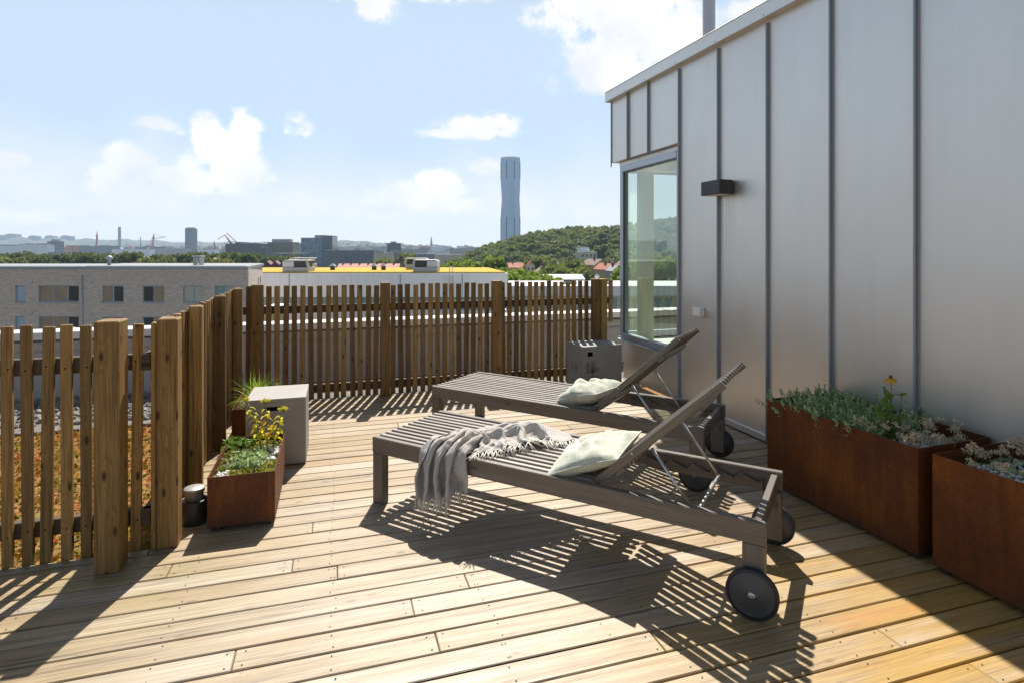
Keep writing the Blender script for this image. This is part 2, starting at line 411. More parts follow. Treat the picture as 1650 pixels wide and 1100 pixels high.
plain('pebble_grey', (0.20, 0.18, 0.16, 1), 0.8, 0, 0.5, 20)
plain('wood_floor', (0.03, 0.045, 0.014, 1), 0.95, 0, 0.3, 0.05)
plain('pole_white', (0.55, 0.55, 0.56, 1), 0.45, 0.2, 0.06, 2)
plain('ash_black', (0.022, 0.022, 0.022, 1), 0.5, 0, 0.4, 20, 0.2)
plain('ash_lid', (0.30, 0.29, 0.27, 1), 0.5, 0.5, 0.2, 12)

def concrete():
    t = NT('concrete'); o = t.obj(); n = t.noise(o, 5, 6, 0.65); n2 = t.noise(o, 60, 4, 0.6); v = t.vor(o, 45)
    c = t.mix(n, (0.22, 0.205, 0.185, 1), (0.33, 0.31, 0.285, 1)); c = t.mix(t.rng(v, 0.13, 0.05, 0, 0.5), c, (0.12, 0.11, 0.10, 1))
    c = t.mix(t.rng(n2, 0.3, 0.7, 0.0, 0.25), c, (0.38, 0.36, 0.33, 1))
    t.setp(Base_Color=c, Roughness=0.72); t.bump(n2, 0.25, 0.002)
    t = NT('concrete_soot'); o = t.obj(); n = t.noise(o, 5, 6, 0.65); n2 = t.noise(o, 60, 4, 0.6)
    c = t.mix(n, (0.20, 0.19, 0.18, 1), (0.30, 0.29, 0.27, 1))
    s = t.n('ShaderNodeSeparateXYZ'); t.l(o, s.inputs[0])
    dx = t.math('MULTIPLY', t.math('SUBTRACT', s.outputs[0], 0.10), 6.5); dz = t.math('MULTIPLY', t.math('SUBTRACT', s.outputs[2], 0.2), 6.0)
    rr = t.math('ADD', t.math('ADD', t.math('MULTIPLY', dx, dx), t.math('MULTIPLY', dz, dz)), t.math('MULTIPLY', t.noise(o, 16, 5, 0.7), 2.6))
    c = t.mix(t.rng(rr, 1.7, 1.15, 0, 0.9), c, (0.02, 0.02, 0.02, 1))
    t.setp(Base_Color=c, Roughness=0.72); t.bump(n2, 0.25, 0.002)
concrete()
def corten():
    t = NT('corten'); o = t.obj()
    n = t.noise(o, 3.0, 6, 0.6); f = t.noise(o, 55, 5, 0.65); st = t.noise(t.mapv(o, (28, 28, 2.2)), 1.0, 4, 0.6)
    c = t.ramp(t.math('ADD', t.math('MULTIPLY', n, 0.5), t.math('ADD', t.math('MULTIPLY', f, 0.25), t.math('MULTIPLY', st, 0.25))),
               [(0.32, (0.040, 0.011, 0.003, 1)), (0.48, (0.098, 0.027, 0.004, 1)), (0.62, (0.175, 0.052, 0.006, 1)), (0.8, (0.27, 0.095, 0.012, 1))])
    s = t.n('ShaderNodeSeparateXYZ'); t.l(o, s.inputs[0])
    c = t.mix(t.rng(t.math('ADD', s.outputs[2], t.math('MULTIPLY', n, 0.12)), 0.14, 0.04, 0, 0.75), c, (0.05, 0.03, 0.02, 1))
    t.setp(Base_Color=c, Roughness=t.rng(f, 0.3, 0.7, 0.72, 0.5)); t.p.inputs['Specular IOR Level'].default_value = 0.3
    t.bump(f, 0.25, 0.002)
corten()
def zinc():
    t = NT('zinc'); uv = t.pos(); n = t.noise(t.mapv(uv, (1, 0.8, 0.35)), 1.3, 5, 0.6); b = t.noise(t.mapv(uv, (140, 140, 3)), 1.0, 3, 0.6)
    stn = t.noise(t.mapv(uv, (9, 9, 0.5)), 1.0, 4, 0.6)
    c = t.mix(n, (0.71, 0.675, 0.635, 1), (0.76, 0.725, 0.685, 1)); c = t.mix(t.rng(stn, 0.50, 0.8, 0, 0.25), c, (0.58, 0.56, 0.535, 1))
    # rust-brown run-off under the lamp
    s = t.n('ShaderNodeSeparateXYZ'); t.l(uv, s.inputs[0])
    dy = t.math('ABSOLUTE', t.math('SUBTRACT', s.outputs[1], 4.06)); m = t.math('MULTIPLY', t.rng(dy, 0.16, 0.02), t.rng(s.outputs[2], 0.9, 1.9), clamp=True)
    m = t.math('MULTIPLY', m, t.math('LESS_THAN', s.outputs[2], 1.9)); m = t.math('MULTIPLY', m, t.rng(t.noise(t.mapv(uv, (1, 30, 0.6)), 1.0, 3), 0.35, 0.65), clamp=True)
    c = t.mix(t.math('MULTIPLY', m, 0.35), c, (0.22, 0.13, 0.08, 1))
    r = t.math('ADD', t.rng(n, 0.3, 0.7, 0.40, 0.50), t.math('MULTIPLY', b, 0.03))
    t.setp(Base_Color=c, Metallic=0.95, Roughness=r)
    t.bump(t.math('ADD', t.noise(t.mapv(uv, (1, 2.6, 0.9)), 1.0, 2, 0.5), t.math('MULTIPLY', b, 0.01)), 0.35, 0.035)
zinc()
def fabric(name, a, b, warp=420, bumpst=0.4):
    t = NT(name); uv = t.uv(); o = t.obj(); n = t.noise(uv, 5, 5, 0.6)
    w1 = t.noise(t.mapv(uv, (warp, warp*0.08, 1)), 1.0, 2); w2 = t.noise(t.mapv(uv, (warp*0.08, warp, 1)), 1.0, 2)
    f = t.math('MULTIPLY', t.math('ADD', w1, w2), 0.5)
    c = t.mix(t.rng(t.math('ADD', t.math('MULTIPLY', f, 0.6), t.math('MULTIPLY', n, 0.4)), 0.38, 0.62), a, b)
    t.setp(Base_Color=c, Roughness=0.9); t.p.inputs['Specular IOR Level'].default_value = 0.15
    if 'Sheen Weight' in t.p.inputs: t.p.inputs['Sheen Weight'].default_value = 0.2
    t.bump(t.math('ADD', f, t.math('MULTIPLY', t.noise(uv, 26, 5, 0.65), 1.6)), bumpst, 0.006); return t.m
fabric('linen_pale', (0.33, 0.355, 0.285, 1), (0.62, 0.61, 0.50, 1), 200)
def throw_mat():
    t = NT('throw_weave'); uv = t.uv(); s = t.n('ShaderNodeSeparateXYZ'); t.l(uv, s.inputs[0])
    K = 150.0     # twill cells per metre
    u = t.math('MULTIPLY', s.outputs[0], K); v = t.math('MULTIPLY', s.outputs[1], K)
    a = t.math('FRACT', t.math('MULTIPLY', t.math('ADD', u, v), 0.5)); b = t.math('FRACT', t.math('MULTIPLY', t.math('SUBTRACT', u, v), 0.5))
    k = t.math('MULTIPLY', t.math('GREATER_THAN', a, 0.42), t.math('GREATER_THAN', b, 0.30))
    n = t.noise(uv, 8, 4, 0.6)
    c = t.mix(k, (0.52, 0.485, 0.445, 1), (0.23, 0.205, 0.195, 1)); c = t.mix(t.math('MULTIPLY', n, 0.2), c, (0.5, 0.48, 0.45, 1))
    t.setp(Base_Color=c, Roughness=0.92); t.p.inputs['Specular IOR Level'].default_value = 0.1
    t.bump(k, 0.3, 0.001)
throw_mat()
plain('fringe_cream', (0.66, 0.62, 0.53, 1), 0.9, 0, 0.12, 40)

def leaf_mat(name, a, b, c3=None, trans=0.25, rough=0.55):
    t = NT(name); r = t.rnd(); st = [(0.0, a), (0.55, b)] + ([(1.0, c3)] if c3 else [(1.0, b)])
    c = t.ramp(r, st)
    t.setp(Base_Color=c, Roughness=rough); t.p.inputs['Specular IOR Level'].default_value = 0.08
    if trans:
        tr = t.n('ShaderNodeBsdfTranslucent'); t.l(t.mix(0.35, c, (0.45, 0.5, 0.08, 1)), tr.inputs[0])
        mx = t.n('ShaderNodeMixShader'); mx.inputs[0].default_value = trans
        t.l(t.p.outputs[0], mx.inputs[1]); t.l(tr.outputs[0], mx.inputs[2]); t.l(mx.outputs[0], t.out.inputs['Surface'])
    return t.m
leaf_mat('leaf_wood_hill', (0.0496, 0.0744, 0.0213, 1), (0.1352, 0.17, 0.0382, 1), (0.259, 0.2762, 0.0595, 1), 0.25)
leaf_mat('leaf_bright', (0.0525, 0.0975, 0.015, 1), (0.135, 0.2175, 0.027, 1), (0.24, 0.33, 0.045, 1), 0.35)
leaf_mat('leaf_row', (0.0342, 0.0608, 0.0171, 1), (0.0798, 0.1178, 0.0266, 1), (0.1425, 0.1805, 0.0418, 1), 0.22)
leaf_mat('leaf_olive', (0.07, 0.091, 0.028, 1), (0.154, 0.168, 0.056, 1), (0.266, 0.266, 0.098, 1), 0.25)
leaf_mat('leaf_silver', (0.17, 0.25, 0.10, 1), (0.38, 0.49, 0.24, 1), (0.60, 0.68, 0.40, 1), 0.25)
leaf_mat('leaf_grass', (0.10, 0.20, 0.015, 1), (0.22, 0.36, 0.03, 1), (0.38, 0.50, 0.07, 1), 0.45, 0.4)
leaf_mat('leaf_yellow', (0.52, 0.48, 0.03, 1), (0.74, 0.62, 0.05, 1), (0.74, 0.34, 0.06, 1), 0.5, 0.45)
leaf_mat('leaf_green', (0.07, 0.126, 0.021, 1), (0.14, 0.238, 0.042, 1), (0.224, 0.336, 0.07, 1), 0.3)
leaf_mat('moss', (0.096, 0.112, 0.024, 1), (0.272, 0.288, 0.056, 1), (0.448, 0.384, 0.096, 1), 0.2, 0.8)
leaf_mat('sedum_roof_leaf', (0.15, 0.12, 0.018, 1), (0.34, 0.17, 0.02, 1), (0.34, 0.07, 0.02, 1), 0.25, 0.8)
leaf_mat('petal', (0.75, 0.36, 0.01, 1), (0.85, 0.45, 0.015, 1), None, 0.3)
leaf_mat('seed_head_tan', (0.40, 0.29, 0.17, 1), (0.60, 0.47, 0.31, 1), (0.76, 0.64, 0.46, 1), 0.1, 0.9)
plain('bark', (0.09, 0.065, 0.045, 1), 0.9, 0, 0.3, 3)
plain('stem_brown', (0.10, 0.065, 0.035, 1), 0.8, 0, 0.2, 30)
plain('stem_green', (0.13, 0.19, 0.05, 1), 0.6, 0, 0.2, 30)

def glass_mat(name, tint, refl=0.16, rough=0.0):
    t = NT(name); tr = t.n('ShaderNodeBsdfTransparent'); tr.inputs[0].default_value = tint
    gl = t.n('ShaderNodeBsdfGlossy'); gl.inputs['Roughness'].default_value = rough; gl.inputs[0].default_value = (0.85, 0.95, 0.92, 1)
    lw = t.n('ShaderNodeLayerWeight'); lw.inputs[0].default_value = 0.5; frs = t.math('MULTIPLY', t.math('POWER', lw.outputs['Facing'], 5.0), 0.9)
    mx = t.n('ShaderNodeMixShader'); t.l(t.math('ADD', frs, refl, clamp=True), mx.inputs[0])
    t.l(tr.outputs[0], mx.inputs[1]); t.l(gl.outputs[0], mx.inputs[2]); t.l(mx.outputs[0], t.out.inputs['Surface'])
    return t.m
glass_mat('window_glass', (0.88, 0.96, 0.905, 1), 0.24)

def facade(name, wall, pane, w=3.0, h=3.0, mort=0.9, rough=0.6, prough=0.2, metal=0.0, var=0.5, mh=None):
    """a far facade: a grid of window openings on plain wall"""
    t = NT(name); uv = t.uv(); br = t.n('ShaderNodeTexBrick', offset=0.0, squash=1.0)
    t.l(uv, br.inputs['Vector']); br.inputs['Scale'].default_value = 1.0; br.inputs['Brick Width'].default_value = w
    br.inputs['Row Height'].default_value = h; br.inputs['Mortar Size'].default_value = mort; br.inputs['Mortar Smooth'].default_value = 0.0
    br.inputs['Bias'].default_value = 0.0
    br.inputs['Color1'].default_value = tuple(x*(1-var) for x in pane[:3])+(1,); br.inputs['Color2'].default_value = tuple(min(1, x*(1+var)) for x in pane[:3])+(1,)
    n = t.noise(uv, 0.08, 4); wl = t.mix(n, tuple(x*0.85 for x in wall[:3])+(1,), tuple(min(1, x*1.12) for x in wall[:3])+(1,))
    t.l(wl, br.inputs['Mortar'])
    t.setp(Base_Color=br.outputs['Color'], Roughness=t.rng(br.outputs['Fac'], 0, 1, prough, rough), Metallic=metal)
    return t.m
facade('facade_glass_blue', (0.10, 0.16, 0.22, 1), (0.09, 0.16, 0.24, 1), 2.4, 3.6, 0.25, 0.4, 0.12)
facade('facade_glass_dark', (0.045, 0.075, 0.11, 1), (0.035, 0.06, 0.085, 1), 2.0, 3.4, 0.22, 0.4, 0.15)
facade('facade_navy', (0.035, 0.04, 0.065, 1), (0.06, 0.075, 0.11, 1), 3.0, 3.4, 1.3, 0.6, 0.2)
facade('facade_brown', (0.15, 0.12, 0.10, 1), (0.045, 0.045, 0.05, 1), 3.2, 3.3, 1.1, 0.8, 0.2)
facade('facade_beige', (0.42, 0.38, 0.28, 1), (0.10, 0.11, 0.12, 1), 3.4, 3.2, 1.6, 0.8, 0.2)
facade('facade_white', (0.62, 0.66, 0.72, 1), (0.16, 0.21, 0.28, 1), 3.4, 3.0, 1.5, 0.8, 0.2)
facade('facade_orange', (0.38, 0.20, 0.13, 1), (0.10, 0.09, 0.09, 1), 3.4, 3.0, 1.8, 0.8, 0.2)
facade('facade_slab', (0.10, 0.14, 0.20, 1), (0.08, 0.11, 0.16, 1), 2.2, 3.2, 0.7, 0.6, 0.2)
facade('facade_grey', (0.26, 0.28, 0.30, 1), (0.10, 0.12, 0.14, 1), 4.0, 3.2, 1.4, 0.8, 0.2)
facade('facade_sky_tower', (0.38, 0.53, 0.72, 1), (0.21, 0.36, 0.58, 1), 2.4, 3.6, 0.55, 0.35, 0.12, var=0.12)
plain('tower_groove', (0.03, 0.05, 0.09, 1), 0.4)
plain('tower_crown', (0.45, 0.55, 0.60, 1), 0.3)
plain('roof_tile', (0.33, 0.11, 0.065, 1), 0.85, 0, 0.25, 0.6)
plain('roof_tile_pink', (0.42, 0.20, 0.15, 1), 0.85, 0, 0.25, 0.6)
plain('roof_dark_red', (0.13, 0.05, 0.045, 1), 0.8, 0, 0.2, 0.4)
plain('roof_brown', (0.16, 0.10, 0.07, 1), 0.85, 0, 0.2, 0.6)
plain('roof_grey', (0.24, 0.24, 0.25, 1), 0.75, 0, 0.15, 0.3)
plain('roof_white', (0.66, 0.67, 0.68, 1), 0.6, 0, 0.06, 0.5)
plain('wall_yellow', (0.50, 0.40, 0.20, 1), 0.85, 0, 0.08, 0.5)
plain('wall_cream', (0.50, 0.45, 0.34, 1), 0.85, 0, 0.08, 0.5)
plain('wall_lilac', (0.30, 0.27, 0.36, 1), 0.85, 0, 0.08, 0.5)
plain('wall_white', (0.60, 0.61, 0.63, 1), 0.7, 0, 0.05, 0.4)
plain('pane_dark', (0.035, 0.04, 0.045, 1), 0.12, 0, 0.3, 0.5)
plain('pane_bright', (0.42, 0.40, 0.34, 1), 0.3, 0, 0.25, 0.7)
plain('pane_tan', (0.30, 0.22, 0.15, 1), 0.2, 0, 0.45, 0.9)
plain('pane_blue', (0.33, 0.42, 0.52, 1), 0.3, 0, 0.15, 0.4)
plain('pane_teal', (0.20, 0.30, 0.29, 1), 0.2, 0, 0.3, 0.15)
plain('frame_grey', (0.34, 0.37, 0.42, 1), 0.5, 0, 0.05, 1)
plain('crane_red', (0.36, 0.07, 0.06, 1), 0.6, 0, 0.1, 0.2)
plain('crane_blue', (0.06, 0.12, 0.38, 1), 0.6, 0, 0.1, 0.2)
plain('crane_dark', (0.07, 0.06, 0.07, 1), 0.6, 0, 0.1, 0.2)
plain('chimney_teal', (0.30, 0.48, 0.52, 1), 0.6, 0, 0.08, 0.1)
plain('church_stone', (0.16, 0.15, 0.17, 1), 0.8, 0, 0.1, 0.1)
plain('unit_grey', (0.42, 0.43, 0.44, 1), 0.5, 0.2, 0.1, 0.6)
plain('unit_dark', (0.05, 0.048, 0.045, 1), 0.6, 0, 0.2, 1)
plain('tent_white', (0.75, 0.75, 0.74, 1), 0.7, 0, 0.04, 1)
plain('orange_plastic', (0.75, 0.14, 0.03, 1), 0.5, 0, 0.08, 1)
def brick_far():
    t = NT('brick_grey_brown'); uv = t.uv(); br = t.n('ShaderNodeTexBrick'); t.l(uv, br.inputs['Vector'])
    br.inputs['Scale'].default_value = 1.0; br.inputs['Brick Width'].default_value = 0.34; br.inputs['Row Height'].default_value = 0.11; br.inputs['Mortar Size'].default_value = 0.018
    br.inputs['Color1'].default_value = (0.42, 0.33, 0.27, 1); br.inputs['Color2'].default_value = (0.66, 0.545, 0.46, 1); br.inputs['Mortar'].default_value = (0.45, 0.41, 0.37, 1)
    n = t.noise(uv, 0.5, 4); c = t.mix(t.math('MULTIPLY', n, 0.5), br.outputs['Color'], (0.52, 0.425, 0.355, 1))
    t.setp(Base_Color=c, Roughness=0.9)
brick_far()
def ribbed():
    t = NT('white_ribbed'); uv = t.uv(); s = t.n('ShaderNodeSeparateXYZ'); t.l(uv, s.inputs[0])
    st = t.noise(t.mapv(uv, (1.3, 0.05, 1)), 1.0, 4, 0.6); n = t.noise(uv, 0.3, 4)
    c = t.mix(t.rng(st, 0.5, 0.78, 0, 0.5), (0.84, 0.86, 0.88, 1), (0.55, 0.54, 0.50, 1)); c = t.mix(t.math('MULTIPLY', n, 0.2), c, (0.68, 0.70, 0.74, 1))
    t.setp(Base_Color=c, Roughness=0.6)
    t.bump(t.math('SINE', t.math('MULTIPLY', s.outputs[0], 12.0)), 0.15, 0.03)
ribbed()
def sedum_flat(name, cols, scale):
    t = NT(name); p = t.pos(); n = t.noise(p, scale, 6, 0.65); v = t.vor(p, scale*6); n2 = t.noise(p, scale*0.3, 3)
    c = t.ramp(t.math('ADD', t.math('MULTIPLY', n, 0.7), t.math('MULTIPLY', n2, 0.3)), cols)
    c = t.mix(t.rng(v, 0.1, 0.5, 0, 0.35), c, (0.05, 0.035, 0.01, 1))
    t.setp(Base_Color=c, Roughness=0.95); t.bump(v, 0.6, 0.05)
sedum_flat('sedum_yellow', [(0.3, (0.40, 0.22, 0.02, 1)), (0.5, (0.62, 0.40, 0.02, 1)), (0.7, (0.70, 0.48, 0.03, 1))], 1.2)
sedum_flat('sedum_base', [(0.32, (0.09, 0.08, 0.02, 1)), (0.45, (0.24, 0.14, 0.02, 1)), (0.58, (0.28, 0.10, 0.02, 1)), (0.7, (0.24, 0.05, 0.02, 1))], 2.4)
sedum_flat('gravel', [(0.3, (0.13, 0.11, 0.09, 1)), (0.5, (0.28, 0.25, 0.22, 1)), (0.7, (0.42, 0.39, 0.36, 1))], 14)
sedum_flat('far_ground', [(0.3, (0.05, 0.06, 0.03, 1)), (0.5, (0.11, 0.11, 0.08, 1)), (0.7, (0.20, 0.19, 0.17, 1))], 0.02)
def hill_mat():
    t = NT('far_hill'); p = t.pos(); n = t.noise(t.mapv(p, (1, 1, 3)), 0.004, 6, 0.65); v = t.vor(t.mapv(p, (1, 1, 2.5)), 0.02)
    c = t.ramp(n, [(0.3, (0.016, 0.028, 0.024, 1)), (0.55, (0.032, 0.050, 0.042, 1)), (0.72, (0.065, 0.078, 0.066, 1))])
    c = t.mix(t.math('MULTIPLY', t.math('LESS_THAN', v, 0.16), t.math('GREATER_THAN', n, 0.5)), c, (0.42, 0.37, 0.33, 1))
    t.setp(Base_Color=c, Roughness=0.95)
hill_mat()
M = MATS
THROW = [
774,-12,-26,35,10,30,1,38,50,17,-12,3,17,-22,29,10,20,17,-2,34,11,12,18,31,7,33,15,-5,-20,-56,22,9,34,47,0,32,22,-5,15,-13,7,22,14,6,56,43,772,-15,-15,39,7,30,-4,49,31,13,8,-13,14,-1,26,14,8,-2,18,29,16,3,27,12,39,12,14,5,-40,-39,27,14,37,41,0,35,4,23,3,-11,19,5,12,20,59,30,
770,-24,9,27,18,0,18,49,25,6,13,1,-9,29,14,-2,3,17,8,35,5,22,10,28,32,8,20,-10,-60,20,9,14,47,28,4,29,10,23,4,-3,-11,7,16,51,35,47,767,-22,31,12,12,-9,46,35,24,-4,6,19,-4,27,8,4,-15,12,32,17,8,30,14,23,21,12,17,-27,-45,27,8,25,47,26,4,26,17,13,-15,-4,6,-2,28,55,41,50,
764,-14,26,13,6,-7,42,39,20,1,-3,21,18,29,1,-7,-20,17,32,12,26,13,29,15,21,4,14,-43,-18,19,9,43,42,20,10,22,21,7,-5,-3,-18,13,40,43,53,42,762,-4,22,9,4,-6,41,37,15,-6,20,2,45,19,-7,-5,-25,20,29,8,39,11,30,21,9,19,-27,-16,-19,26,12,46,46,3,32,9,21,-9,-21,11,-9,23,43,52,54,34,
760,7,22,-1,-1,-1,39,30,17,-5,33,2,42,17,-3,-30,-12,23,26,13,42,11,19,22,12,19,-24,-33,4,24,18,45,46,5,23,12,20,-37,-8,4,15,23,53,55,46,22,758,16,19,-11,0,2,47,21,7,3,39,10,36,8,1,-40,-6,28,24,19,24,28,9,31,12,12,-27,-32,15,16,30,40,50,4,15,17,8,-44,-7,25,13,29,57,56,43,18,
758,23,12,-14,1,1,42,19,5,14,44,13,35,9,-15,-42,2,32,16,29,10,35,11,20,5,23,-44,-2,17,10,24,50,52,5,15,22,-18,-48,15,29,7,35,58,57,36,17,765,24,-2,0,-25,21,37,15,5,19,47,23,24,11,-28,-40,12,29,11,39,21,10,32,13,17,-8,-42,25,8,13,30,42,52,7,13,21,-37,-43,29,26,7,43,62,55,33,2,
777,19,5,-21,-22,28,28,16,11,18,41,37,22,-2,-40,-28,21,24,12,39,34,4,27,12,24,-33,-31,21,18,23,28,43,48,15,14,3,-55,-23,41,8,20,52,56,56,25,-5,794,7,11,-27,-31,32,19,7,25,25,46,35,10,2,-48,-24,33,19,18,35,40,4,22,10,23,-33,-39,32,13,26,36,37,43,23,13,-9,-64,-9,34,11,33,55,55,51,21,-14,
798,14,2,-50,-6,43,20,-9,12,42,49,33,1,-5,-49,-7,36,20,-4,34,57,8,17,15,17,-47,-28,31,13,25,48,35,46,17,15,-32,-54,9,27,9,36,61,58,35,16,-14,809,9,-12,-51,22,24,20,-4,14,46,50,24,6,-21,-50,8,37,14,19,9,52,31,5,21,0,-56,-14,29,9,34,41,49,41,21,13,-47,-56,28,23,11,38,61,49,37,13,-2,
819,6,-19,-56,11,39,11,28,-1,54,41,20,8,-32,-49,21,37,0,31,9,48,41,3,19,-17,-58,-3,26,11,42,54,38,41,10,13,-57,-50,40,13,13,51,56,49,31,11,-22,835,-10,-26,-53,22,31,7,37,28,24,41,19,7,-44,-44,39,16,15,34,3,45,38,9,25,-33,-55,20,16,6,36,63,40,30,14,3,-52,-51,44,8,24,50,51,50,30,12,-38,
848,-11,-35,-58,25,28,12,7,56,26,46,10,8,-52,-37,44,21,14,35,-2,50,29,17,25,-50,-51,38,10,12,40,41,53,26,16,-9,-57,-34,40,12,27,54,43,44,23,-10,-9,858,-11,-47,-57,25,3,11,39,56,27,35,13,12,-55,-21,43,25,-9,50,-7,51,29,18,19,-47,-52,30,13,24,43,38,46,25,18,-22,-58,-16,34,13,32,55,43,42,8,-1,-44,
870,-28,-45,-45,-7,23,20,47,52,26,27,7,15,-47,-6,27,8,-2,25,26,52,20,19,28,-51,-45,12,14,34,48,40,46,14,25,-39,-58,18,19,8,31,42,62,28,12,7,-54,874,-23,-43,-47,17,-6,35,43,28,37,26,13,11,-54,35,-35,3,35,39,20,44,16,19,24,-56,-34,27,5,38,37,44,38,17,13,-51,-33,44,9,17,24,29,47,32,10,0,-52,
882,-38,-28,-44,21,10,7,35,47,32,21,19,-26,-28,29,-29,6,40,46,15,33,19,14,30,-57,-31,22,17,38,39,28,43,13,1,-44,-19,44,22,6,35,12,43,28,11,0,-49,883,-36,-22,-40,-4,14,37,36,33,44,4,26,-13,-31,-23,27,-4,37,48,26,9,12,8,36,-41,-35,20,19,26,46,34,32,14,-4,-53,26,21,18,20,34,-9,42,26,3,17,-55,
886,-35,-29,-31,19,18,2,49,34,35,14,14,-16,-57,13,-14,24,39,45,49,-9,13,29,8,-50,-8,16,19,42,19,50,25,8,-17,-44,59,-20,17,25,43,-3,39,9,14,16,-53,890,-43,-55,30,11,10,-3,39,42,24,16,17,-43,-45,-1,19,16,15,49,38,33,15,30,-51,-40,0,13,19,38,50,37,22,8,-34,12,48,-25,25,24,37,-9,42,2,14,-19,3,
876,-43,-55,23,-6,18,42,35,22,30,18,15,-45,-35,10,14,-6,42,43,32,30,20,16,-52,-36,26,6,16,34,49,38,24,7,-34,0,33,25,22,-1,26,20,37,8,-24,-15,46,872,-42,-46,8,24,5,12,39,47,22,19,26,-45,-40,-5,14,27,37,50,17,23,11,21,-48,-19,17,12,13,33,48,45,6,10,-20,-29,45,10,7,6,32,45,28,17,-20,-35,34,
875,-38,-38,-12,6,20,38,39,44,6,17,25,-17,-42,13,16,12,41,13,36,-6,17,31,-37,-27,20,6,25,47,48,5,-10,20,7,-40,35,16,8,12,47,43,24,7,-22,-33,32,888,-38,-27,-25,15,25,39,40,4,19,3,36,12,-40,-11,5,27,23,45,-10,2,21,33,-5,-31,12,16,23,48,22,-21,7,22,15,-28,25,8,16,26,46,23,27,3,-27,-11,29,
882,-4,-43,0,-7,24,38,32,-9,12,13,31,32,-23,-4,10,21,24,-8,15,-7,16,30,-6,-10,14,17,29,32,-5,-2,-5,28,16,-14,17,14,3,34,44,15,30,-4,-24,22,25,865,30,-29,-17,2,20,40,-3,-4,13,9,26,36,27,-9,-4,23,16,-4,-20,2,15,35,19,-10,5,13,30,1,0,1,7,22,10,11,19,14,-9,24,43,3,24,7,6,-5,42,
855,32,11,-21,-5,22,29,-6,-9,11,14,9,31,33,5,0,28,-10,-14,-5,10,19,30,20,4,-3,10,22,24,0,-17,6,24,16,25,-25,18,18,9,38,-2,25,2,11,10,43,852,26,23,4,-9,20,14,-13,-7,16,12,1,31,26,17,7,20,-11,-10,9,0,15,32,17,-6,2,11,30,9,15,-17,10,17,40,-29,12,6,3,13,28,7,20,12,7,31,28,
848,24,23,15,0,21,-4,1,-10,12,5,12,33,18,20,5,12,13,-22,5,7,21,29,2,-10,16,18,6,30,-3,2,12,28,6,-29,12,8,21,-12,33,5,22,6,21,29,20,850,20,23,19,12,11,10,-13,12,11,5,-2,33,24,4,13,20,-2,-6,8,12,13,17,-15,20,19,10,6,7,22,4,7,24,-23,-19,19,11,5,3,17,26,13,11,18,21,18,
865,12,23,12,17,13,19,-14,9,6,9,12,23,18,2,15,15,17,-14,6,11,16,-5,5,19,13,1,16,20,-2,15,12,11,-24,-16,18,10,-6,20,11,19,13,19,16,-1,16,877,17,18,16,7,17,6,19,4,2,14,8,14,9,10,14,5,18,14,-3,8,9,1,9,-2,4,15,18,24,-4,10,17,4,-21,-10,11,9,12,19,-2,17,7,22,14,7,-15,
900,16,13,8,15,7,18,7,16,10,10,6,19,-7,12,11,17,-2,10,10,17,11,-4,13,1,3,8,17,16,6,11,1,9,-8,9,-7,8,15,-11,13,2,21,3,19,6,8,929,10,9,14,0,18,11,10,9,13,14,12,6,11,-4,11,3,19,5,16,9,6,16,7,2,10,4,6,15,6,5,11,0,4,-2,-1,10,0,3,-13,18,4,1,7,20,15,
947,12,13,9,15,3,8,17,10,9,18,9,9,5,2,6,9,9,17,7,11,10,11,10,5,7,9,1,3,9,7,16,3,8,-1,-17,-5,2,4,-7,10,10,-8,16,15,3,970,15,15,8,10,9,13,6,13,9,12,15,5,10,2,8,14,3,15,8,5,17,9,11,8,6,-2,12,2,10,-3,12,12,-18,-4,10,-2,-9,-1,4,1,-2,5,-2,-2,24,
1000,13,13,15,8,9,14,8,5,9,22,8,14,3,4,7,8,12,5,8,15,14,14,-4,6,8,1,-4,7,6,7,8,0,-14,-5,-2,4,1,6,-7,0,12,-10,-2,-8,16,1032,22,7,9,12,14,4,12,13,8,7,8,4,13,7,4,9,13,5,9,15,11,-1,13,-9,9,4,0,7,1,6,7,-13,1,-19,4,6,2,7,-1,-2,-1,5,-8,-12,5,
1079,22,8,10,9,8,11,11,6,6,13,5,6,14,1,3,5,13,1,10,8,0,-2,1,12,4,3,2,5,6,7,-16,5,-10,-14,6,4,-1,-8,-3,1,20,3,-23,6,-10,1142,10,17,1,6,14,11,7,2,13,7,5,7,5,0,8,1,6,4,1,3,4,-3,-1,5,7,3,-13,5,7,5,-5,-1,-23,4,-5,15,-17,-9,2,-1,9,-9,19,-15,7,
1211,10,11,2,0,13,12,4,3,7,-4,4,13,2,-2,-2,8,6,2,-3,5,-9,2,-4,4,7,-14,3,11,6,6,-18,-4,-20,-9,2,2,-31,-1,17,19,-11,-7,-6,25,-16,1291,-3,6,-2,3,13,7,6,4,6,-8,2,4,-8,6,2,-1,5,-5,6,-6,-5,-2,1,-6,-11,-2,5,17,4,4,-18,-18,-11,-10,-5,-14,-23,12,27,7,6,-13,-22,12,6,
1354,-4,-4,-1,12,0,10,13,-1,-5,-13,0,2,-9,-11,26,-6,-11,-2,2,-3,5,-15,-11,-1,2,3,-2,-24,12,16,1,-22,-16,-12,-8,-9,-36,25,16,-5,18,-15,-20,6,-4,1417,-4,-13,-1,7,10,9,4,3,-6,-17,-10,-9,1,0,13,0,-22,6,-8,4,-14,-8,-6,-2,1,-1,-31,-9,5,7,18,-27,-8,-18,0,-20,-30,32,14,-17,17,-25,-4,-6,3,
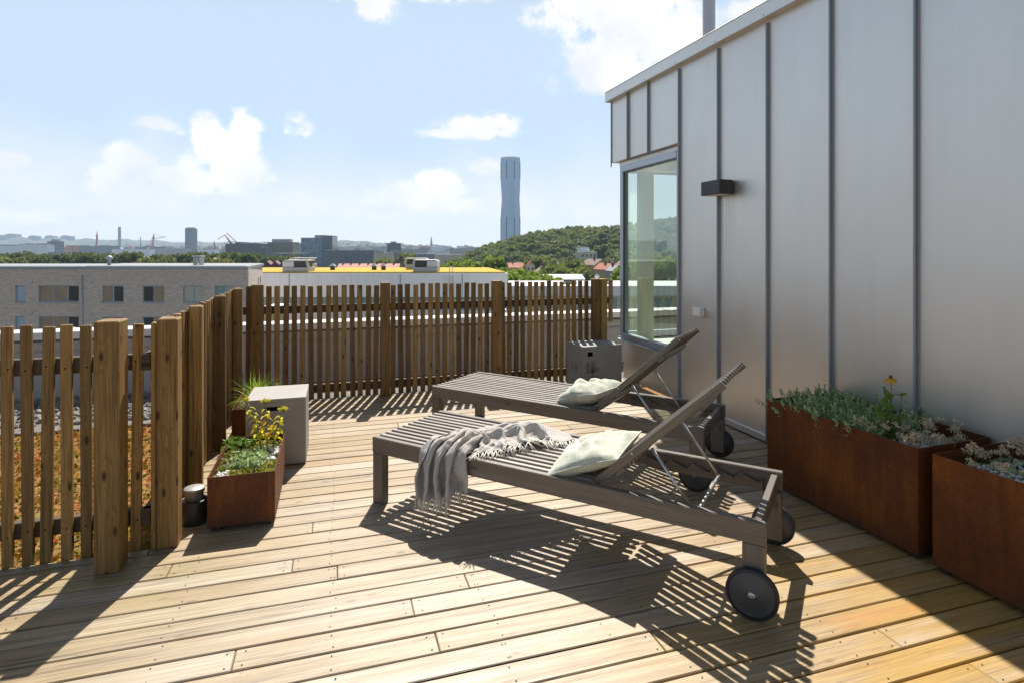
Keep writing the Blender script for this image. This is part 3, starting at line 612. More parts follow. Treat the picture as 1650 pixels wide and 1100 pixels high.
1473,-10,-7,-5,8,4,11,-6,-4,-6,-8,-11,-2,-6,3,3,-17,-14,-2,-6,21,-20,1,-6,-3,-3,-39,0,-12,1,7,-2,-5,-26,-3,-2,-32,-18,24,16,-12,-11,-2,-15,-7,14,1529,-13,-10,3,-3,-8,21,-12,-6,-4,2,-11,-8,-6,4,-17,-13,-3,-18,5,-2,1,1,-11,-2,-22,-18,-9,-9,4,3,-14,-8,-9,-17,-10,-20,-10,-14,24,7,-13,-15,3,-3,17,
1581,-16,-7,-1,1,-14,-4,12,3,-11,-3,-13,-14,3,-8,-21,2,-17,-7,-10,14,-2,-13,2,-7,-23,-15,-13,-9,-2,4,-15,-12,-19,-12,-5,-16,-6,-10,-10,0,5,2,-2,5,-26,1625,-15,3,-6,-8,-11,-1,6,-12,5,-9,-14,-8,-4,-12,-7,-8,-15,-9,2,1,-6,-11,2,-7,-25,-16,-14,-2,-7,-5,-6,-31,-4,-5,-7,-12,-14,-8,-13,3,-1,4,-8,-18,-20,
1666,-8,-3,0,-11,-11,0,0,-12,7,-14,-10,-11,-4,-12,-11,-6,-20,-2,-1,-1,-3,-20,-13,-9,-13,-1,-19,-2,-11,-7,-14,-25,-7,-5,-3,-13,-9,-12,-12,3,-14,-7,0,-19,-11,1691,10,0,0,-13,-9,-5,-7,-7,1,-12,-12,-9,-4,-2,-10,-10,-20,-12,-5,1,-6,-18,-12,-12,-3,-18,-3,-12,-9,-16,-20,-13,-2,-1,-9,-9,-15,-18,-1,-2,-9,-14,-26,-6,-8,
1743,9,-3,-13,-4,-11,-20,-7,0,9,-29,2,-7,-4,-11,-4,-10,-19,-17,0,-6,-21,-19,-6,-5,1,-20,-3,-14,-14,-18,-19,-7,-3,-3,-14,-7,-19,-11,-1,-14,-1,-19,-16,-16,-9,1807,3,2,-14,-13,-17,-7,-13,2,-14,-13,3,-12,-3,-12,-6,-17,-17,-8,-8,-24,-16,-10,-9,-7,-2,-22,-6,-13,-16,-17,-24,-10,5,-10,-10,-12,-25,-14,9,-15,-20,0,-20,-27,15,
1873,3,-2,-15,-16,-18,-10,-12,-3,-20,-7,3,-9,-4,-13,-23,-17,-14,-7,-13,-16,-19,-21,-10,-9,-7,-9,-21,-10,-12,-15,-39,9,-8,-13,-6,-21,-23,-6,-18,-2,-27,2,-11,-24,4,1933,1,-4,-15,-18,-18,-17,-5,-24,0,-7,-14,-6,-14,0,-24,-20,-7,-20,-26,-17,-10,-20,-9,-5,-7,-16,-13,-10,-9,-25,-44,12,-8,-14,-11,-21,-25,-28,-6,-11,-7,-27,7,-25,-23,
1992,6,-16,-16,-20,-19,-17,-7,-16,-18,-14,2,-11,-11,-5,-23,-21,-15,-12,-27,-21,-6,-14,-15,-14,-17,-1,-13,-9,-22,-33,-28,14,-18,-9,-30,-10,-30,-16,-7,3,-18,-45,-14,-17,-8,2048,-4,-14,-14,-23,-21,-13,-15,-17,-6,-19,-3,-7,-17,-20,-13,-22,-16,-11,-24,-29,-17,-8,-15,-19,-10,-2,-22,-9,-8,-27,-34,9,-23,-14,-27,-11,-26,-8,-8,-26,0,-42,-16,-19,-4,
2100,-6,-18,-17,-21,-19,-15,-16,-20,-21,10,-12,-26,-9,-14,-20,-24,-14,-9,-33,-20,-28,-3,-22,-20,8,-13,-18,-12,-20,-14,-38,2,-23,-20,-23,-3,-23,-21,-11,-13,-19,-31,-23,-8,8,2143,-14,-12,-20,-24,-19,-8,-9,-26,-22,-13,-27,-2,1,-20,-26,-12,-20,-10,-29,-35,-25,-10,-14,-21,13,-14,-26,-4,-23,-16,-37,-9,-21,-17,-6,-15,-48,-24,-9,-9,-16,-12,-15,-11,-15,
2179,-13,-17,-21,-17,-22,-22,-9,-8,-44,-7,-5,-1,-33,-7,-26,-8,-10,-19,-33,-28,-29,-13,-15,-26,16,-33,-12,-4,-18,-27,-29,-19,-18,-12,-14,-44,-8,-20,-17,-2,-14,-40,-18,-16,-1,2212,-14,-20,-16,-24,-23,-18,-10,-28,-31,-23,-16,-10,-9,-6,-4,-13,-19,-19,-37,-30,-17,-12,-19,-14,6,-33,-22,-8,-10,-30,-22,-28,-6,-21,-36,-16,-13,-25,-14,1,-38,-35,-21,-7,-23,
2238,-19,-15,-21,-27,-26,-12,-30,-16,-39,-3,-32,3,-7,-11,-23,2,-17,-33,-24,-40,3,-11,-22,-16,-26,-7,-23,-8,-15,-29,-26,-3,-19,-16,-34,-29,-24,-6,-21,-16,-30,-32,0,-21,-19,2255,-21,-15,-24,-21,-24,-17,-35,-34,-26,-4,-28,-14,21,-19,-10,-22,-21,-31,-40,8,-19,-21,-18,4,-28,-14,-14,-20,-20,-25,-21,0,-14,-26,-25,-31,-24,-6,-18,-33,-25,-29,-22,-21,17,
-3,-58,-60,8,6,-3,59,37,-4,-14,-20,-44,-64,-49,7,4,29,54,56,26,11,-23,-55,-52,-51,-12,13,38,56,23,23,13,17,-23,-65,-34,-5,14,25,62,59,12,2,39,-12,-39,-22,-59,-49,-1,7,25,59,32,-20,3,-29,-56,-58,-49,3,13,44,60,63,13,-2,-36,-52,-57,-28,-13,8,50,48,35,22,-9,23,-40,-63,-18,-12,19,53,50,47,28,-14,37,-29,-37,
-33,-60,-44,-11,13,49,49,30,-22,-8,-32,-52,-68,-29,5,21,54,61,46,11,-8,-43,-55,-59,-24,2,21,48,29,46,25,-12,12,-49,-60,-15,-1,23,54,60,48,13,-12,20,-43,-20,-52,-58,-29,-13,25,51,41,28,-17,-16,-43,-49,-65,-20,10,30,54,58,41,2,-14,-42,-62,-52,-17,-3,39,54,34,42,6,3,-11,-63,-46,-17,8,33,58,56,38,9,15,-24,-39,-9,
-66,-56,-28,2,30,50,42,17,-14,-21,-50,-54,-59,-2,9,44,54,57,20,-2,-16,-48,-59,-43,-27,16,38,44,60,23,11,-3,-25,-66,-38,0,-5,46,71,47,19,11,8,-44,-18,-2,-85,-56,-21,14,37,56,34,3,-7,-26,-50,-62,-26,-12,18,40,58,53,-6,7,-19,-53,-53,-41,-17,12,45,60,47,21,-7,-2,-38,-58,-26,-7,12,59,56,40,25,-11,10,-37,-21,7,
-106,-51,-8,18,48,56,28,-12,0,-39,-50,-55,-28,-1,24,45,62,43,-11,-4,-17,-59,-55,-34,-2,21,49,55,46,1,5,-17,-39,-57,-16,-4,27,46,57,42,-1,0,0,-18,-28,11,-127,-40,-2,28,43,64,16,-7,-9,-43,-44,-59,-19,10,29,42,64,33,-1,-5,-46,-52,-51,-22,-6,37,46,55,34,7,-5,-37,-32,-48,-16,2,47,33,59,19,0,-16,9,-22,-9,14,
-145,-28,5,27,55,59,7,-8,-21,-41,-44,-52,-1,7,34,43,62,15,3,-12,-48,-56,-45,-23,14,38,43,54,38,-6,-16,-35,-32,-43,-12,11,54,28,49,8,-14,-10,6,-16,10,4,-154,-25,17,39,44,57,2,-4,-29,-49,-45,-40,2,13,36,44,61,3,-7,-7,-44,-63,-35,-16,13,54,41,46,24,0,-30,-41,-26,-38,-1,25,32,43,36,-7,-19,4,-12,0,12,12,
-160,-14,11,44,52,49,-5,-7,-31,-56,-44,-24,6,24,26,58,44,-12,-1,-10,-47,-58,-33,-2,23,35,59,38,11,-3,-30,-48,-20,-32,7,37,17,52,12,-13,-15,0,-2,7,5,18,-166,-5,23,38,52,36,-18,-8,-25,-56,-34,-17,6,30,25,55,40,5,-12,-31,-39,-56,-25,-3,29,49,51,20,6,6,-40,-46,-26,-12,9,39,13,52,-20,-3,-5,-4,2,4,14,16,
-164,-1,28,24,58,19,9,-18,-40,-46,-29,-13,11,38,17,63,10,13,-28,-34,-26,-47,-19,0,42,32,55,22,2,-23,-23,-49,-15,-8,18,35,7,52,-16,-9,3,-4,-14,9,11,21,-162,8,37,7,53,35,3,-25,-49,-35,-20,-19,18,37,19,61,8,-3,-21,-52,-8,-42,-20,12,40,28,52,11,-10,-4,-44,-29,-15,-2,25,15,25,38,-12,-2,-16,9,-15,6,3,31,
-156,15,34,8,51,8,3,-3,-52,-32,-18,-9,16,28,32,49,-11,-12,8,-56,-31,-15,-12,9,48,19,46,-11,-7,6,-28,-39,3,-6,28,7,28,19,-14,0,10,-9,-18,1,10,34,-144,15,35,5,51,1,13,-15,-44,-46,-4,-1,14,17,48,27,-23,-5,20,-56,-27,-8,-8,12,41,9,45,-6,-15,-23,-1,-33,9,-2,36,-7,27,7,8,-3,5,-26,0,0,8,22,
-131,18,27,6,43,1,14,-33,-16,-41,-1,-7,26,13,42,-2,-9,-12,28,-59,-6,-20,-3,20,22,19,27,15,-26,-7,-29,-5,2,3,36,-10,36,11,-2,6,-5,-34,7,-5,8,43,-116,23,3,19,33,15,-17,-13,-5,-39,-6,-1,35,2,46,-2,-7,-18,14,-51,-8,3,-8,26,13,21,22,-3,-2,-4,-38,-6,1,5,37,-6,43,3,-1,-19,9,-32,6,8,13,21,
-102,16,28,4,42,-5,1,-9,-19,-42,-1,6,35,-1,52,-31,14,-7,-8,-30,-10,-5,1,29,16,24,2,-2,-9,-1,-34,1,-4,15,26,7,42,-5,-9,-2,-27,-4,13,0,19,12,-84,28,26,11,27,11,-2,-17,-35,-27,-8,7,41,4,28,-3,-2,-7,-7,-20,-10,-15,12,26,21,25,-9,9,-14,-11,-28,0,2,15,-4,39,7,21,-17,-20,-11,12,11,3,19,9,
-60,17,43,4,24,-4,24,-32,-24,-26,-13,1,22,48,18,-2,-1,-7,-7,-26,-25,-1,18,25,25,14,5,-6,-6,-24,-19,-3,-1,21,-11,45,7,-4,2,-25,-3,16,10,6,18,9,-38,24,49,7,18,1,3,-32,-26,-13,-10,7,15,45,13,5,13,-11,-21,-19,-25,0,11,32,14,25,0,4,-23,-22,-17,-3,9,19,-15,33,2,4,10,-22,-1,14,-1,11,21,15,
-3,7,46,32,3,-8,-14,-6,-23,-15,3,0,23,7,29,-11,5,-16,-4,-5,-8,-4,10,38,-27,39,-7,-10,3,-17,-9,-1,2,23,-9,4,9,0,6,6,-1,5,13,4,19,18,27,10,17,35,18,2,-9,-14,-15,-14,4,7,14,23,-4,-8,7,1,-16,0,-3,2,9,-5,-3,24,-11,7,12,-10,-8,-1,5,2,-1,7,12,-5,-11,28,-5,7,6,12,-6,44,
69,10,15,36,-16,10,-13,14,-25,2,0,3,18,13,-3,-5,2,-3,-1,-6,7,-3,7,-4,-4,8,-13,24,-1,2,-7,-2,4,0,1,8,1,-5,-1,27,0,12,1,0,0,4,112,15,10,-6,1,-15,31,6,-15,-3,7,-3,16,25,-8,-16,0,7,-10,11,-2,-4,7,-5,-6,-13,6,26,5,-4,1,-4,7,-1,3,0,1,-1,3,12,9,10,4,-1,-4,6,
158,12,5,-3,-8,2,-3,20,-8,6,3,1,2,18,-24,1,9,4,2,12,-5,-4,0,2,-7,-5,5,15,7,-16,9,-9,9,5,-5,3,3,-4,7,14,10,6,5,-2,-1,6,198,12,-8,12,-9,1,-6,15,-2,15,-1,-1,5,8,-9,-1,-1,8,3,-1,5,-2,2,-5,1,-10,-4,16,-8,11,-9,0,4,8,6,-7,5,0,3,10,14,6,3,-8,5,5,
252,-9,6,-6,0,1,4,12,3,5,1,0,-4,12,-16,-9,12,-1,20,0,2,-3,1,-4,-2,-15,1,0,7,-3,3,-4,12,10,-6,-4,1,4,7,2,16,3,0,-5,13,6,296,-7,4,4,2,-3,1,10,3,6,-5,-2,4,-5,-11,4,4,6,8,1,-4,7,0,-8,-1,-12,-2,-1,1,0,-1,6,5,2,7,-8,-1,3,6,2,9,9,3,-10,4,16,
348,2,-12,7,2,0,-1,6,9,3,-4,-7,-3,2,-6,2,-1,2,2,5,4,-1,-2,-4,-9,-3,-1,-10,-4,0,7,4,5,0,-3,-11,5,5,4,2,3,6,-7,13,-3,23,394,7,0,-6,8,-6,0,7,5,-2,0,-5,-11,4,-4,-6,2,0,2,2,5,-4,-2,-3,-12,-2,-4,-2,-11,0,1,10,-3,-1,-12,2,0,7,1,-4,5,10,-2,-12,18,26,
454,3,0,-9,2,-3,5,1,4,-4,-2,-9,-5,-4,-2,4,-6,-3,5,-3,2,-1,-4,-11,-8,-5,-1,-5,-7,-4,8,-2,-1,-13,-11,0,12,-4,8,-12,8,1,-6,0,11,26,503,3,-3,1,-1,-3,-2,8,-5,-12,-3,-5,-7,1,1,-10,-5,5,-2,-10,5,-1,-5,-7,-8,-13,1,-12,1,-5,3,0,-3,-11,-13,3,-5,1,14,-22,20,-13,2,-1,0,24,
554,2,-9,-4,5,-4,-2,-2,-2,-9,-6,-3,-2,-2,-6,-4,-7,-7,5,-4,2,-4,-13,-5,-18,0,-6,1,-15,4,2,-2,-12,-6,-12,4,-1,-9,-15,11,11,-2,4,-16,-1,16,600,0,-4,-3,-4,-2,2,-13,2,-15,-3,1,-11,-6,-1,0,-8,0,-10,4,-3,-12,-9,-5,-14,-2,-9,0,-8,-2,0,-7,-7,-4,-11,-6,-14,-5,3,8,-3,15,-2,-9,-6,-18,
649,-9,0,-7,3,-4,-1,-12,-5,-10,-3,-3,-14,5,-10,-6,-2,-2,-7,-10,-2,-10,-2,-12,-9,-9,-8,-5,1,1,-4,-14,-4,-15,-9,-10,-3,-7,10,2,-5,4,-4,6,0,-20,692,-4,-4,-5,-2,-8,-5,-5,-8,-9,-1,-10,-9,-2,-5,-5,-3,-6,-10,-2,-9,-5,-16,-8,-11,-10,6,-8,-12,5,-10,-9,-1,-12,-12,-7,-1,-2,-12,6,5,-3,-5,-8,0,-7,
737,-4,-3,-9,-8,-4,-7,-2,-8,-8,-11,-3,-7,-8,-1,-12,-3,-11,-4,-11,-8,-5,-9,-13,-10,-2,-3,-7,-5,-9,-11,-7,-13,-3,-3,-4,0,-17,-8,9,-21,10,-2,-8,-6,5,789,-6,-4,-9,-9,-9,-8,-8,-12,-5,-7,-8,-2,-2,-8,-17,-5,-12,-8,-10,-6,-14,-7,-11,1,-13,-14,-11,-11,-6,-1,-8,-13,4,-4,-10,-10,1,-14,-3,-13,-13,10,7,-22,7,
836,-6,-6,-5,-14,-13,-13,-4,-11,-4,-16,0,-8,-11,-7,-6,-17,-11,-7,-12,-16,-8,-11,6,-15,-8,-20,-4,-19,0,-3,-19,-8,12,1,-16,-10,-13,-18,-11,-11,-5,-5,12,-10,8,889,-10,-4,-8,-15,-21,-12,-6,-14,-5,-12,-6,-10,3,-7,-15,-19,-14,-16,-8,-16,-13,-4,-9,-11,-9,-12,-18,-20,-5,-4,-17,2,8,-3,-10,-18,-18,-19,-12,-14,-9,5,10,-11,6,
943,-14,-4,-12,-15,-18,-26,-9,-9,-11,-24,-1,-14,-10,-4,6,-23,-26,-13,-11,-14,-7,-8,-12,-6,-14,-19,-29,-8,-7,-14,0,-15,18,-14,-7,-15,-26,-18,-12,-9,0,-11,3,8,-5,984,-1,-12,-13,-12,-23,-27,-16,-14,-20,-8,-20,-7,-14,-3,0,-30,-18,-12,-16,-6,-28,4,-12,-15,-15,-26,-8,-12,-16,-12,7,-20,8,-21,-5,-17,-25,-22,-4,8,-17,-11,-1,1,-9,
1029,-1,-18,-11,-13,-32,-30,-21,-12,-24,0,-7,-22,-16,9,-31,-26,-29,-17,-10,-14,6,-15,-18,-12,-22,-11,-34,-7,5,-8,-9,-9,-8,-10,-16,-20,-29,-9,17,-3,-1,-18,-21,-13,-9,1022,32,-7,-9,-26,-31,-38,-20,-13,-23,5,-16,-21,1,-16,-33,-39,-35,19,-9,-21,-22,-2,-25,-8,-14,-33,-28,12,12,-25,-2,-22,-13,-11,-8,-21,-34,19,11,-2,-12,-28,-27,-18,4,
1029,36,18,-19,-32,-43,-30,-19,-19,-15,-33,-18,-10,-19,-17,-14,-44,19,16,-8,-28,-38,-32,-15,-12,-13,-40,3,18,-1,-11,-27,-4,-22,-21,-11,-12,-21,19,5,-14,-11,-19,-41,-9,5,1040,33,12,-19,-28,-44,-40,-20,-5,-25,-26,-36,-20,-10,0,-37,-3,37,-20,-19,-11,-32,-40,-17,-17,-23,-35,29,24,-8,-15,-25,-26,-31,-13,-11,-15,-16,20,8,-16,-12,-32,-36,-3,-2,
1067,3,18,-19,-40,-47,-34,25,-20,-23,-36,-38,-28,4,-16,-34,25,4,-25,-20,2,-39,-41,-26,-12,-27,0,7,37,-13,-23,-22,-39,-28,-23,-8,1,-36,18,13,-5,-28,-36,-30,-4,-8,1071,10,-2,-17,-41,-20,-35,-24,8,-31,-20,-36,-32,4,-18,1,11,-32,-3,-8,-25,-47,-26,-32,1,-14,-39,39,28,-13,-18,-36,-44,-31,1,-2,-23,-33,9,-3,5,-25,-28,-32,10,-9,
1077,0,-5,-19,-40,-24,-35,10,-10,-28,-42,-35,0,-16,-25,-8,28,-33,-16,-12,-11,-42,-48,-5,-15,-5,-40,42,15,-16,-22,-31,-46,10,-9,-16,-27,-27,8,-28,3,-32,-8,-21,21,-9,1044,7,3,-13,-24,-47,-25,2,-11,-20,-45,-17,-14,3,-14,-34,20,-30,-18,-2,-18,-52,-43,-9,-6,3,-42,22,23,-18,-24,-41,5,-30,9,-13,-31,-25,6,-30,-8,-32,-4,2,-22,-5,
1055,-14,9,-18,-35,-29,-18,-3,-15,-30,-44,-21,9,-13,-21,-13,10,-30,0,-25,-36,-50,4,-5,-10,-31,-20,-2,16,-13,-27,-5,-38,8,1,-21,-28,-16,-8,-28,-14,-32,-15,6,-17,-11,1019,26,2,-20,-39,-19,-22,-19,-18,-26,-45,3,-1,-15,-9,-15,1,-17,-18,-29,-43,-28,2,0,-4,-36,2,-27,2,-18,1,-44,-15,13,-15,-15,-13,-8,-38,-26,-11,-30,9,-33,-18,-4,
1018,33,-2,-21,-44,-15,-26,-21,-25,-42,13,-9,-20,-21,1,-6,-19,-25,-14,-28,-43,6,2,-3,-21,-20,-5,-33,-14,-4,-26,-35,9,-5,-16,-17,3,-35,-29,-26,-14,1,-25,-21,-28,-8,1012,31,9,-26,-42,-42,-11,-20,-22,-4,-39,-4,-17,-14,-2,0,-31,-22,-18,-30,2,-3,-9,-7,-11,-22,-35,-5,-32,-16,-20,-7,-26,9,-22,-10,1,-31,-42,-21,-19,11,-27,-21,-20,-10,
1010,29,10,-28,-43,-34,-33,-16,-10,-40,-7,-14,-10,-3,1,-34,-22,-18,-2,-7,-15,-14,-17,-17,-17,-21,5,-41,-22,-15,-25,-11,-3,-14,-9,-4,-14,-34,-40,-23,-17,14,-23,-25,-5,-21,1013,24,0,-30,-39,-44,-24,-22,-21,-21,-21,-23,-3,-6,4,-15,-21,-24,-21,-14,-13,-5,-22,-14,11,-14,-22,-42,-25,-5,-19,-27,4,-19,-6,3,-37,-31,-40,-14,-10,10,-28,-23,-5,-15,
1010,22,-8,-37,-43,-39,-28,-13,-22,-42,-16,-1,-18,-9,5,-11,-32,-23,-15,-17,-20,2,-15,2,-24,-20,-10,-30,-24,-10,-15,-32,7,-16,-1,-22,-27,-44,3,-7,-12,-16,-31,-16,-19,-12,1000,16,-18,-35,-46,-38,-22,-15,-25,-19,-30,-5,-18,-12,-3,-8,-36,-19,-17,-11,-24,-13,1,-14,-22,-17,-7,-38,-18,11,-27,-34,12,-16,-18,-22,-19,-32,1,-7,-17,-25,-26,-13,-16,-9,
983,10,-25,-34,-45,-39,-13,-20,-17,-38,-5,-16,-1,-20,9,-46,-33,-9,-12,-21,-17,-14,-13,-13,-20,1,-25,-35,-7,-3,-17,-36,6,-13,-19,-25,-18,-9,-18,-15,2,-45,-8,-32,-7,15,966,-6,-23,-38,-40,-36,-14,-9,-29,-8,-34,-1,-24,21,-31,-40,-25,-24,2,-27,-24,-18,-2,-17,-22,10,-26,2,-18,-17,-35,-33,-1,-17,-14,-2,-33,14,-11,-22,-39,-33,0,-13,-10,-10,
939,-6,-28,-39,-41,-28,-17,-1,-22,-6,7,-28,-17,-18,-39,-39,-10,-5,-25,-23,-9,-33,-10,-12,-20,5,-28,5,-14,-24,-33,-29,-9,-16,15,-29,-18,-2,-5,-22,-37,-19,-30,-10,-8,-13,917,-14,-24,-42,-40,-27,-11,5,-32,22,-26,3,-19,-36,-35,-32,-27,-9,-23,-15,-17,-27,-5,-25,21,-27,-29,-1,-20,-23,-39,-13,-24,15,-13,-6,-30,-13,-6,-26,-27,-23,-36,-9,-8,-8,
902,-19,-27,-37,-37,-23,-4,-9,-25,12,-15,-1,-15,-36,-44,-24,-30,-10,-1,-28,-18,-21,-23,-23,24,-30,-25,-10,-27,-30,-30,-24,0,7,9,-24,-34,-19,-14,-25,-33,-13,-32,-11,-15,-3,895,-20,-32,-36,-35,-20,-9,-13,-27,33,-30,13,-20,-30,-43,-36,-10,-10,-14,-13,-37,-31,4,-10,-5,-33,-30,-15,-26,-34,-29,-18,26,9,-22,-31,-29,-25,-19,-30,-10,-40,-19,-11,15,-31,
270,-10,-7,-2,-5,4,9,24,18,11,-9,1,11,-10,-11,-2,-2,19,26,-12,3,0,-1,10,-4,-3,10,6,21,-15,-15,0,-5,-3,-5,-7,-1,4,44,18,-2,-6,2,15,-18,-27,286,-8,-15,-6,-1,14,15,24,14,6,-7,1,10,-11,-23,5,1,8,10,12,6,-3,10,-9,2,4,6,9,13,-16,-7,-3,-1,-2,-7,-3,0,4,22,30,-9,-1,13,6,-25,-22,
304,-14,-8,-8,0,10,28,16,16,-6,6,-7,6,-13,-9,-1,4,13,10,11,-3,4,-5,1,6,2,7,6,0,-7,-2,4,-10,-3,-4,2,-4,4,24,21,-6,7,14,0,-33,-15,325,-6,-15,-8,5,10,25,22,8,1,-12,7,2,-7,-13,2,0,8,22,6,-5,6,-4,1,3,0,18,-6,-4,-1,-1,-3,5,-6,-3,-11,4,10,15,12,9,0,5,-2,-24,-7,
352,-11,-17,2,8,6,30,17,4,-1,-11,6,4,-9,-6,0,3,4,18,4,7,-5,1,3,0,5,13,-8,-7,4,-1,3,-6,0,-8,-1,5,12,6,16,3,2,-3,-11,-11,-9,384,-20,-13,2,6,18,20,22,2,-8,-2,2,-4,-7,-3,-2,5,12,17,4,-3,5,-1,-2,4,4,-4,1,1,9,-2,-7,3,-7,-4,-4,11,6,8,16,7,-3,-1,-12,-10,-3,
408,-15,-9,3,8,20,22,13,0,-7,-3,4,-8,-5,3,1,-1,18,11,-3,3,6,-2,3,-4,10,-6,1,0,3,-3,6,-8,-5,-5,2,3,0,14,16,3,6,1,-16,-8,-7,435,-16,-3,2,15,15,20,14,-2,-9,2,2,-5,-2,-7,4,7,13,3,1,9,3,-3,-2,8,3,-6,-4,11,-6,6,-5,-6,4,-8,-2,3,1,22,12,3,-14,7,-11,-3,-2,
463,-13,2,3,17,14,18,10,-7,-5,3,0,-8,-1,0,2,7,11,5,4,2,1,-4,1,2,12,-13,9,1,3,-8,-2,-1,3,-2,-2,-2,6,17,6,-4,-6,11,-13,-1,-1,497,-15,-2,6,16,16,23,4,-8,-3,5,2,-9,-3,1,0,8,12,0,5,1,5,-1,-2,-3,14,-12,14,2,-6,-3,2,-6,-2,-2,-1,2,6,19,10,-14,-1,-2,0,-5,3,
519,-7,-2,10,18,16,21,-3,2,-6,0,-3,-1,-7,2,2,14,7,-2,6,1,2,1,-2,3,-2,-4,15,6,-3,-4,-2,-1,-6,-1,-4,6,8,16,-7,1,0,-5,-3,5,0,547,-7,3,12,13,22,5,-6,13,-7,2,-1,0,-8,1,7,8,5,0,9,0,6,-1,-2,-7,-2,9,8,2,-3,2,-3,-5,-1,-4,-3,6,8,7,0,1,0,-3,5,-3,5,
569,-2,-6,18,23,11,3,0,4,5,3,-1,-7,-2,5,1,8,3,-6,7,13,5,-8,0,-4,4,3,8,7,-4,-5,-3,1,-5,-6,3,5,16,-1,5,-6,3,0,2,-1,4,599,-4,-3,14,18,16,1,1,9,2,-1,-1,-3,-3,5,6,8,-4,-14,11,20,-3,2,2,-2,-2,9,10,-5,-1,-3,1,-6,3,-11,11,0,11,8,-1,-1,-1,3,4,-2,6,
622,-3,0,15,16,10,7,-1,11,-2,5,-5,-6,10,3,-2,8,-9,-7,17,8,1,10,-6,-5,11,8,-1,2,0,-9,10,-7,-6,-9,18,0,14,3,1,-12,8,1,0,0,9,654,-3,-2,25,12,8,-4,11,-15,21,-1,-2,-9,9,5,9,0,-8,-8,19,10,-4,4,-8,6,12,3,-4,6,-11,4,4,-8,0,-12,21,0,12,-7,6,-12,15,-1,7,-1,4,
682,-8,11,26,3,10,3,-18,6,22,-1,-3,-12,17,0,9,1,-6,-10,16,-1,10,1,-17,19,7,7,-2,3,-33,24,5,-10,3,-15,24,-1,-3,11,-8,3,9,2,5,-12,-8,707,1,15,20,8,-20,7,5,5,19,-7,4,-10,14,-6,-13,4,10,-1,19,-5,2,0,-17,32,0,2,3,-11,-30,32,5,-4,-6,-7,20,-11,4,5,-4,5,19,-7,-7,-20,-2,
737,8,0,30,0,-4,-5,-15,26,16,4,-10,-6,19,-9,-11,-11,29,-38,37,-1,5,2,-21,31,-7,-34,3,-7,14,29,0,-2,-10,5,4,-18,-17,-1,34,14,9,-20,3,-29,14,775,-5,-2,34,-17,-14,2,8,31,7,3,-1,-14,12,-31,-7,-10,3,0,45,1,5,-4,-16,9,-27,-6,-11,7,36,22,-9,6,-20,11,-17,-15,-16,-4,25,52,-16,-9,-8,-35,2,
807,-5,-11,34,-17,-8,-13,26,8,27,7,-2,-30,1,-36,-1,-19,10,3,51,14,2,-15,-14,-7,-24,-14,5,-3,32,39,-1,5,-28,12,-27,-12,-1,-17,29,53,-21,-17,-1,-40,-7,844,-5,-18,19,-30,-11,13,6,40,-1,14,-8,-37,-1,-36,-12,-9,12,18,37,25,5,-23,-19,-31,-8,-11,1,24,36,33,0,-2,-28,0,-30,-36,0,20,23,53,-33,0,-18,-30,-12,
862,12,-23,-3,-31,-4,30,5,25,11,5,-23,-31,7,-28,-9,3,5,20,9,35,4,-21,-27,-12,-11,-4,-3,2,50,15,14,-12,-27,-19,-7,-17,-1,22,-4,56,-20,-23,-3,-37,-17,871,7,-12,-10,-22,-13,32,-22,24,16,2,-29,7,-31,-37,-12,8,30,26,24,6,0,-20,0,-32,-32,-10,18,10,33,29,10,-13,-15,-44,8,-23,-14,14,36,55,-5,-23,-11,-38,-27,
858,21,-14,-20,-10,4,-13,6,36,4,-3,-30,7,-30,-42,7,20,-5,34,34,7,0,-24,9,-33,-21,2,-10,39,21,31,8,-19,-20,-57,-16,-5,-4,39,29,53,-25,-11,-6,-44,-22,862,11,-23,-41,0,-12,35,18,9,2,2,-17,-18,-11,-35,17,-7,20,19,37,6,8,-22,-7,-42,23,-1,-14,33,23,7,21,-16,-32,-45,-16,-15,13,44,37,21,-25,-4,-26,-24,-39,
864,-2,-27,-41,-10,-2,18,27,5,24,9,-1,-46,-19,-4,-14,24,-12,48,25,24,2,-12,-24,-42,13,10,12,9,-2,33,15,-1,-41,-37,-10,-16,13,30,30,23,-18,-11,-22,-29,-38,863,-16,-32,-12,-4,-7,-13,17,43,17,11,1,-39,-6,-29,-12,-9,41,25,38,22,2,-10,-43,-24,-19,13,6,1,42,30,13,-1,-36,-41,-34,20,-2,31,6,37,-6,-19,-5,-51,-33,
862,-33,-18,-22,-13,-5,3,38,34,21,5,-9,-11,-31,-24,-3,-19,35,48,29,17,-6,5,-44,-41,-19,2,-2,27,42,35,14,-8,-30,-46,-39,18,12,5,14,39,-6,-15,-4,-43,-40,850,-18,-20,-19,-11,-8,3,43,33,24,-16,-14,-6,-20,-23,-14,-3,37,43,23,17,5,-8,-39,-39,-21,-6,-3,39,46,25,7,2,-45,-47,-30,15,18,12,-2,40,4,-8,-31,-46,-15,
825,10,-26,-13,-10,-15,19,43,30,10,-7,-31,-9,-4,-25,-13,4,29,39,28,16,-1,-10,-42,-33,-21,-10,20,21,44,14,13,1,-40,-35,-18,-7,5,31,-11,31,3,-8,-30,-39,-4,806,13,-2,-24,-12,-7,24,35,25,-3,2,-28,-18,2,-16,-15,3,31,38,17,17,-8,-5,-39,-31,-17,-8,12,26,36,11,10,-7,-21,-20,-25,-25,19,25,-16,31,3,-13,-28,-9,-16,
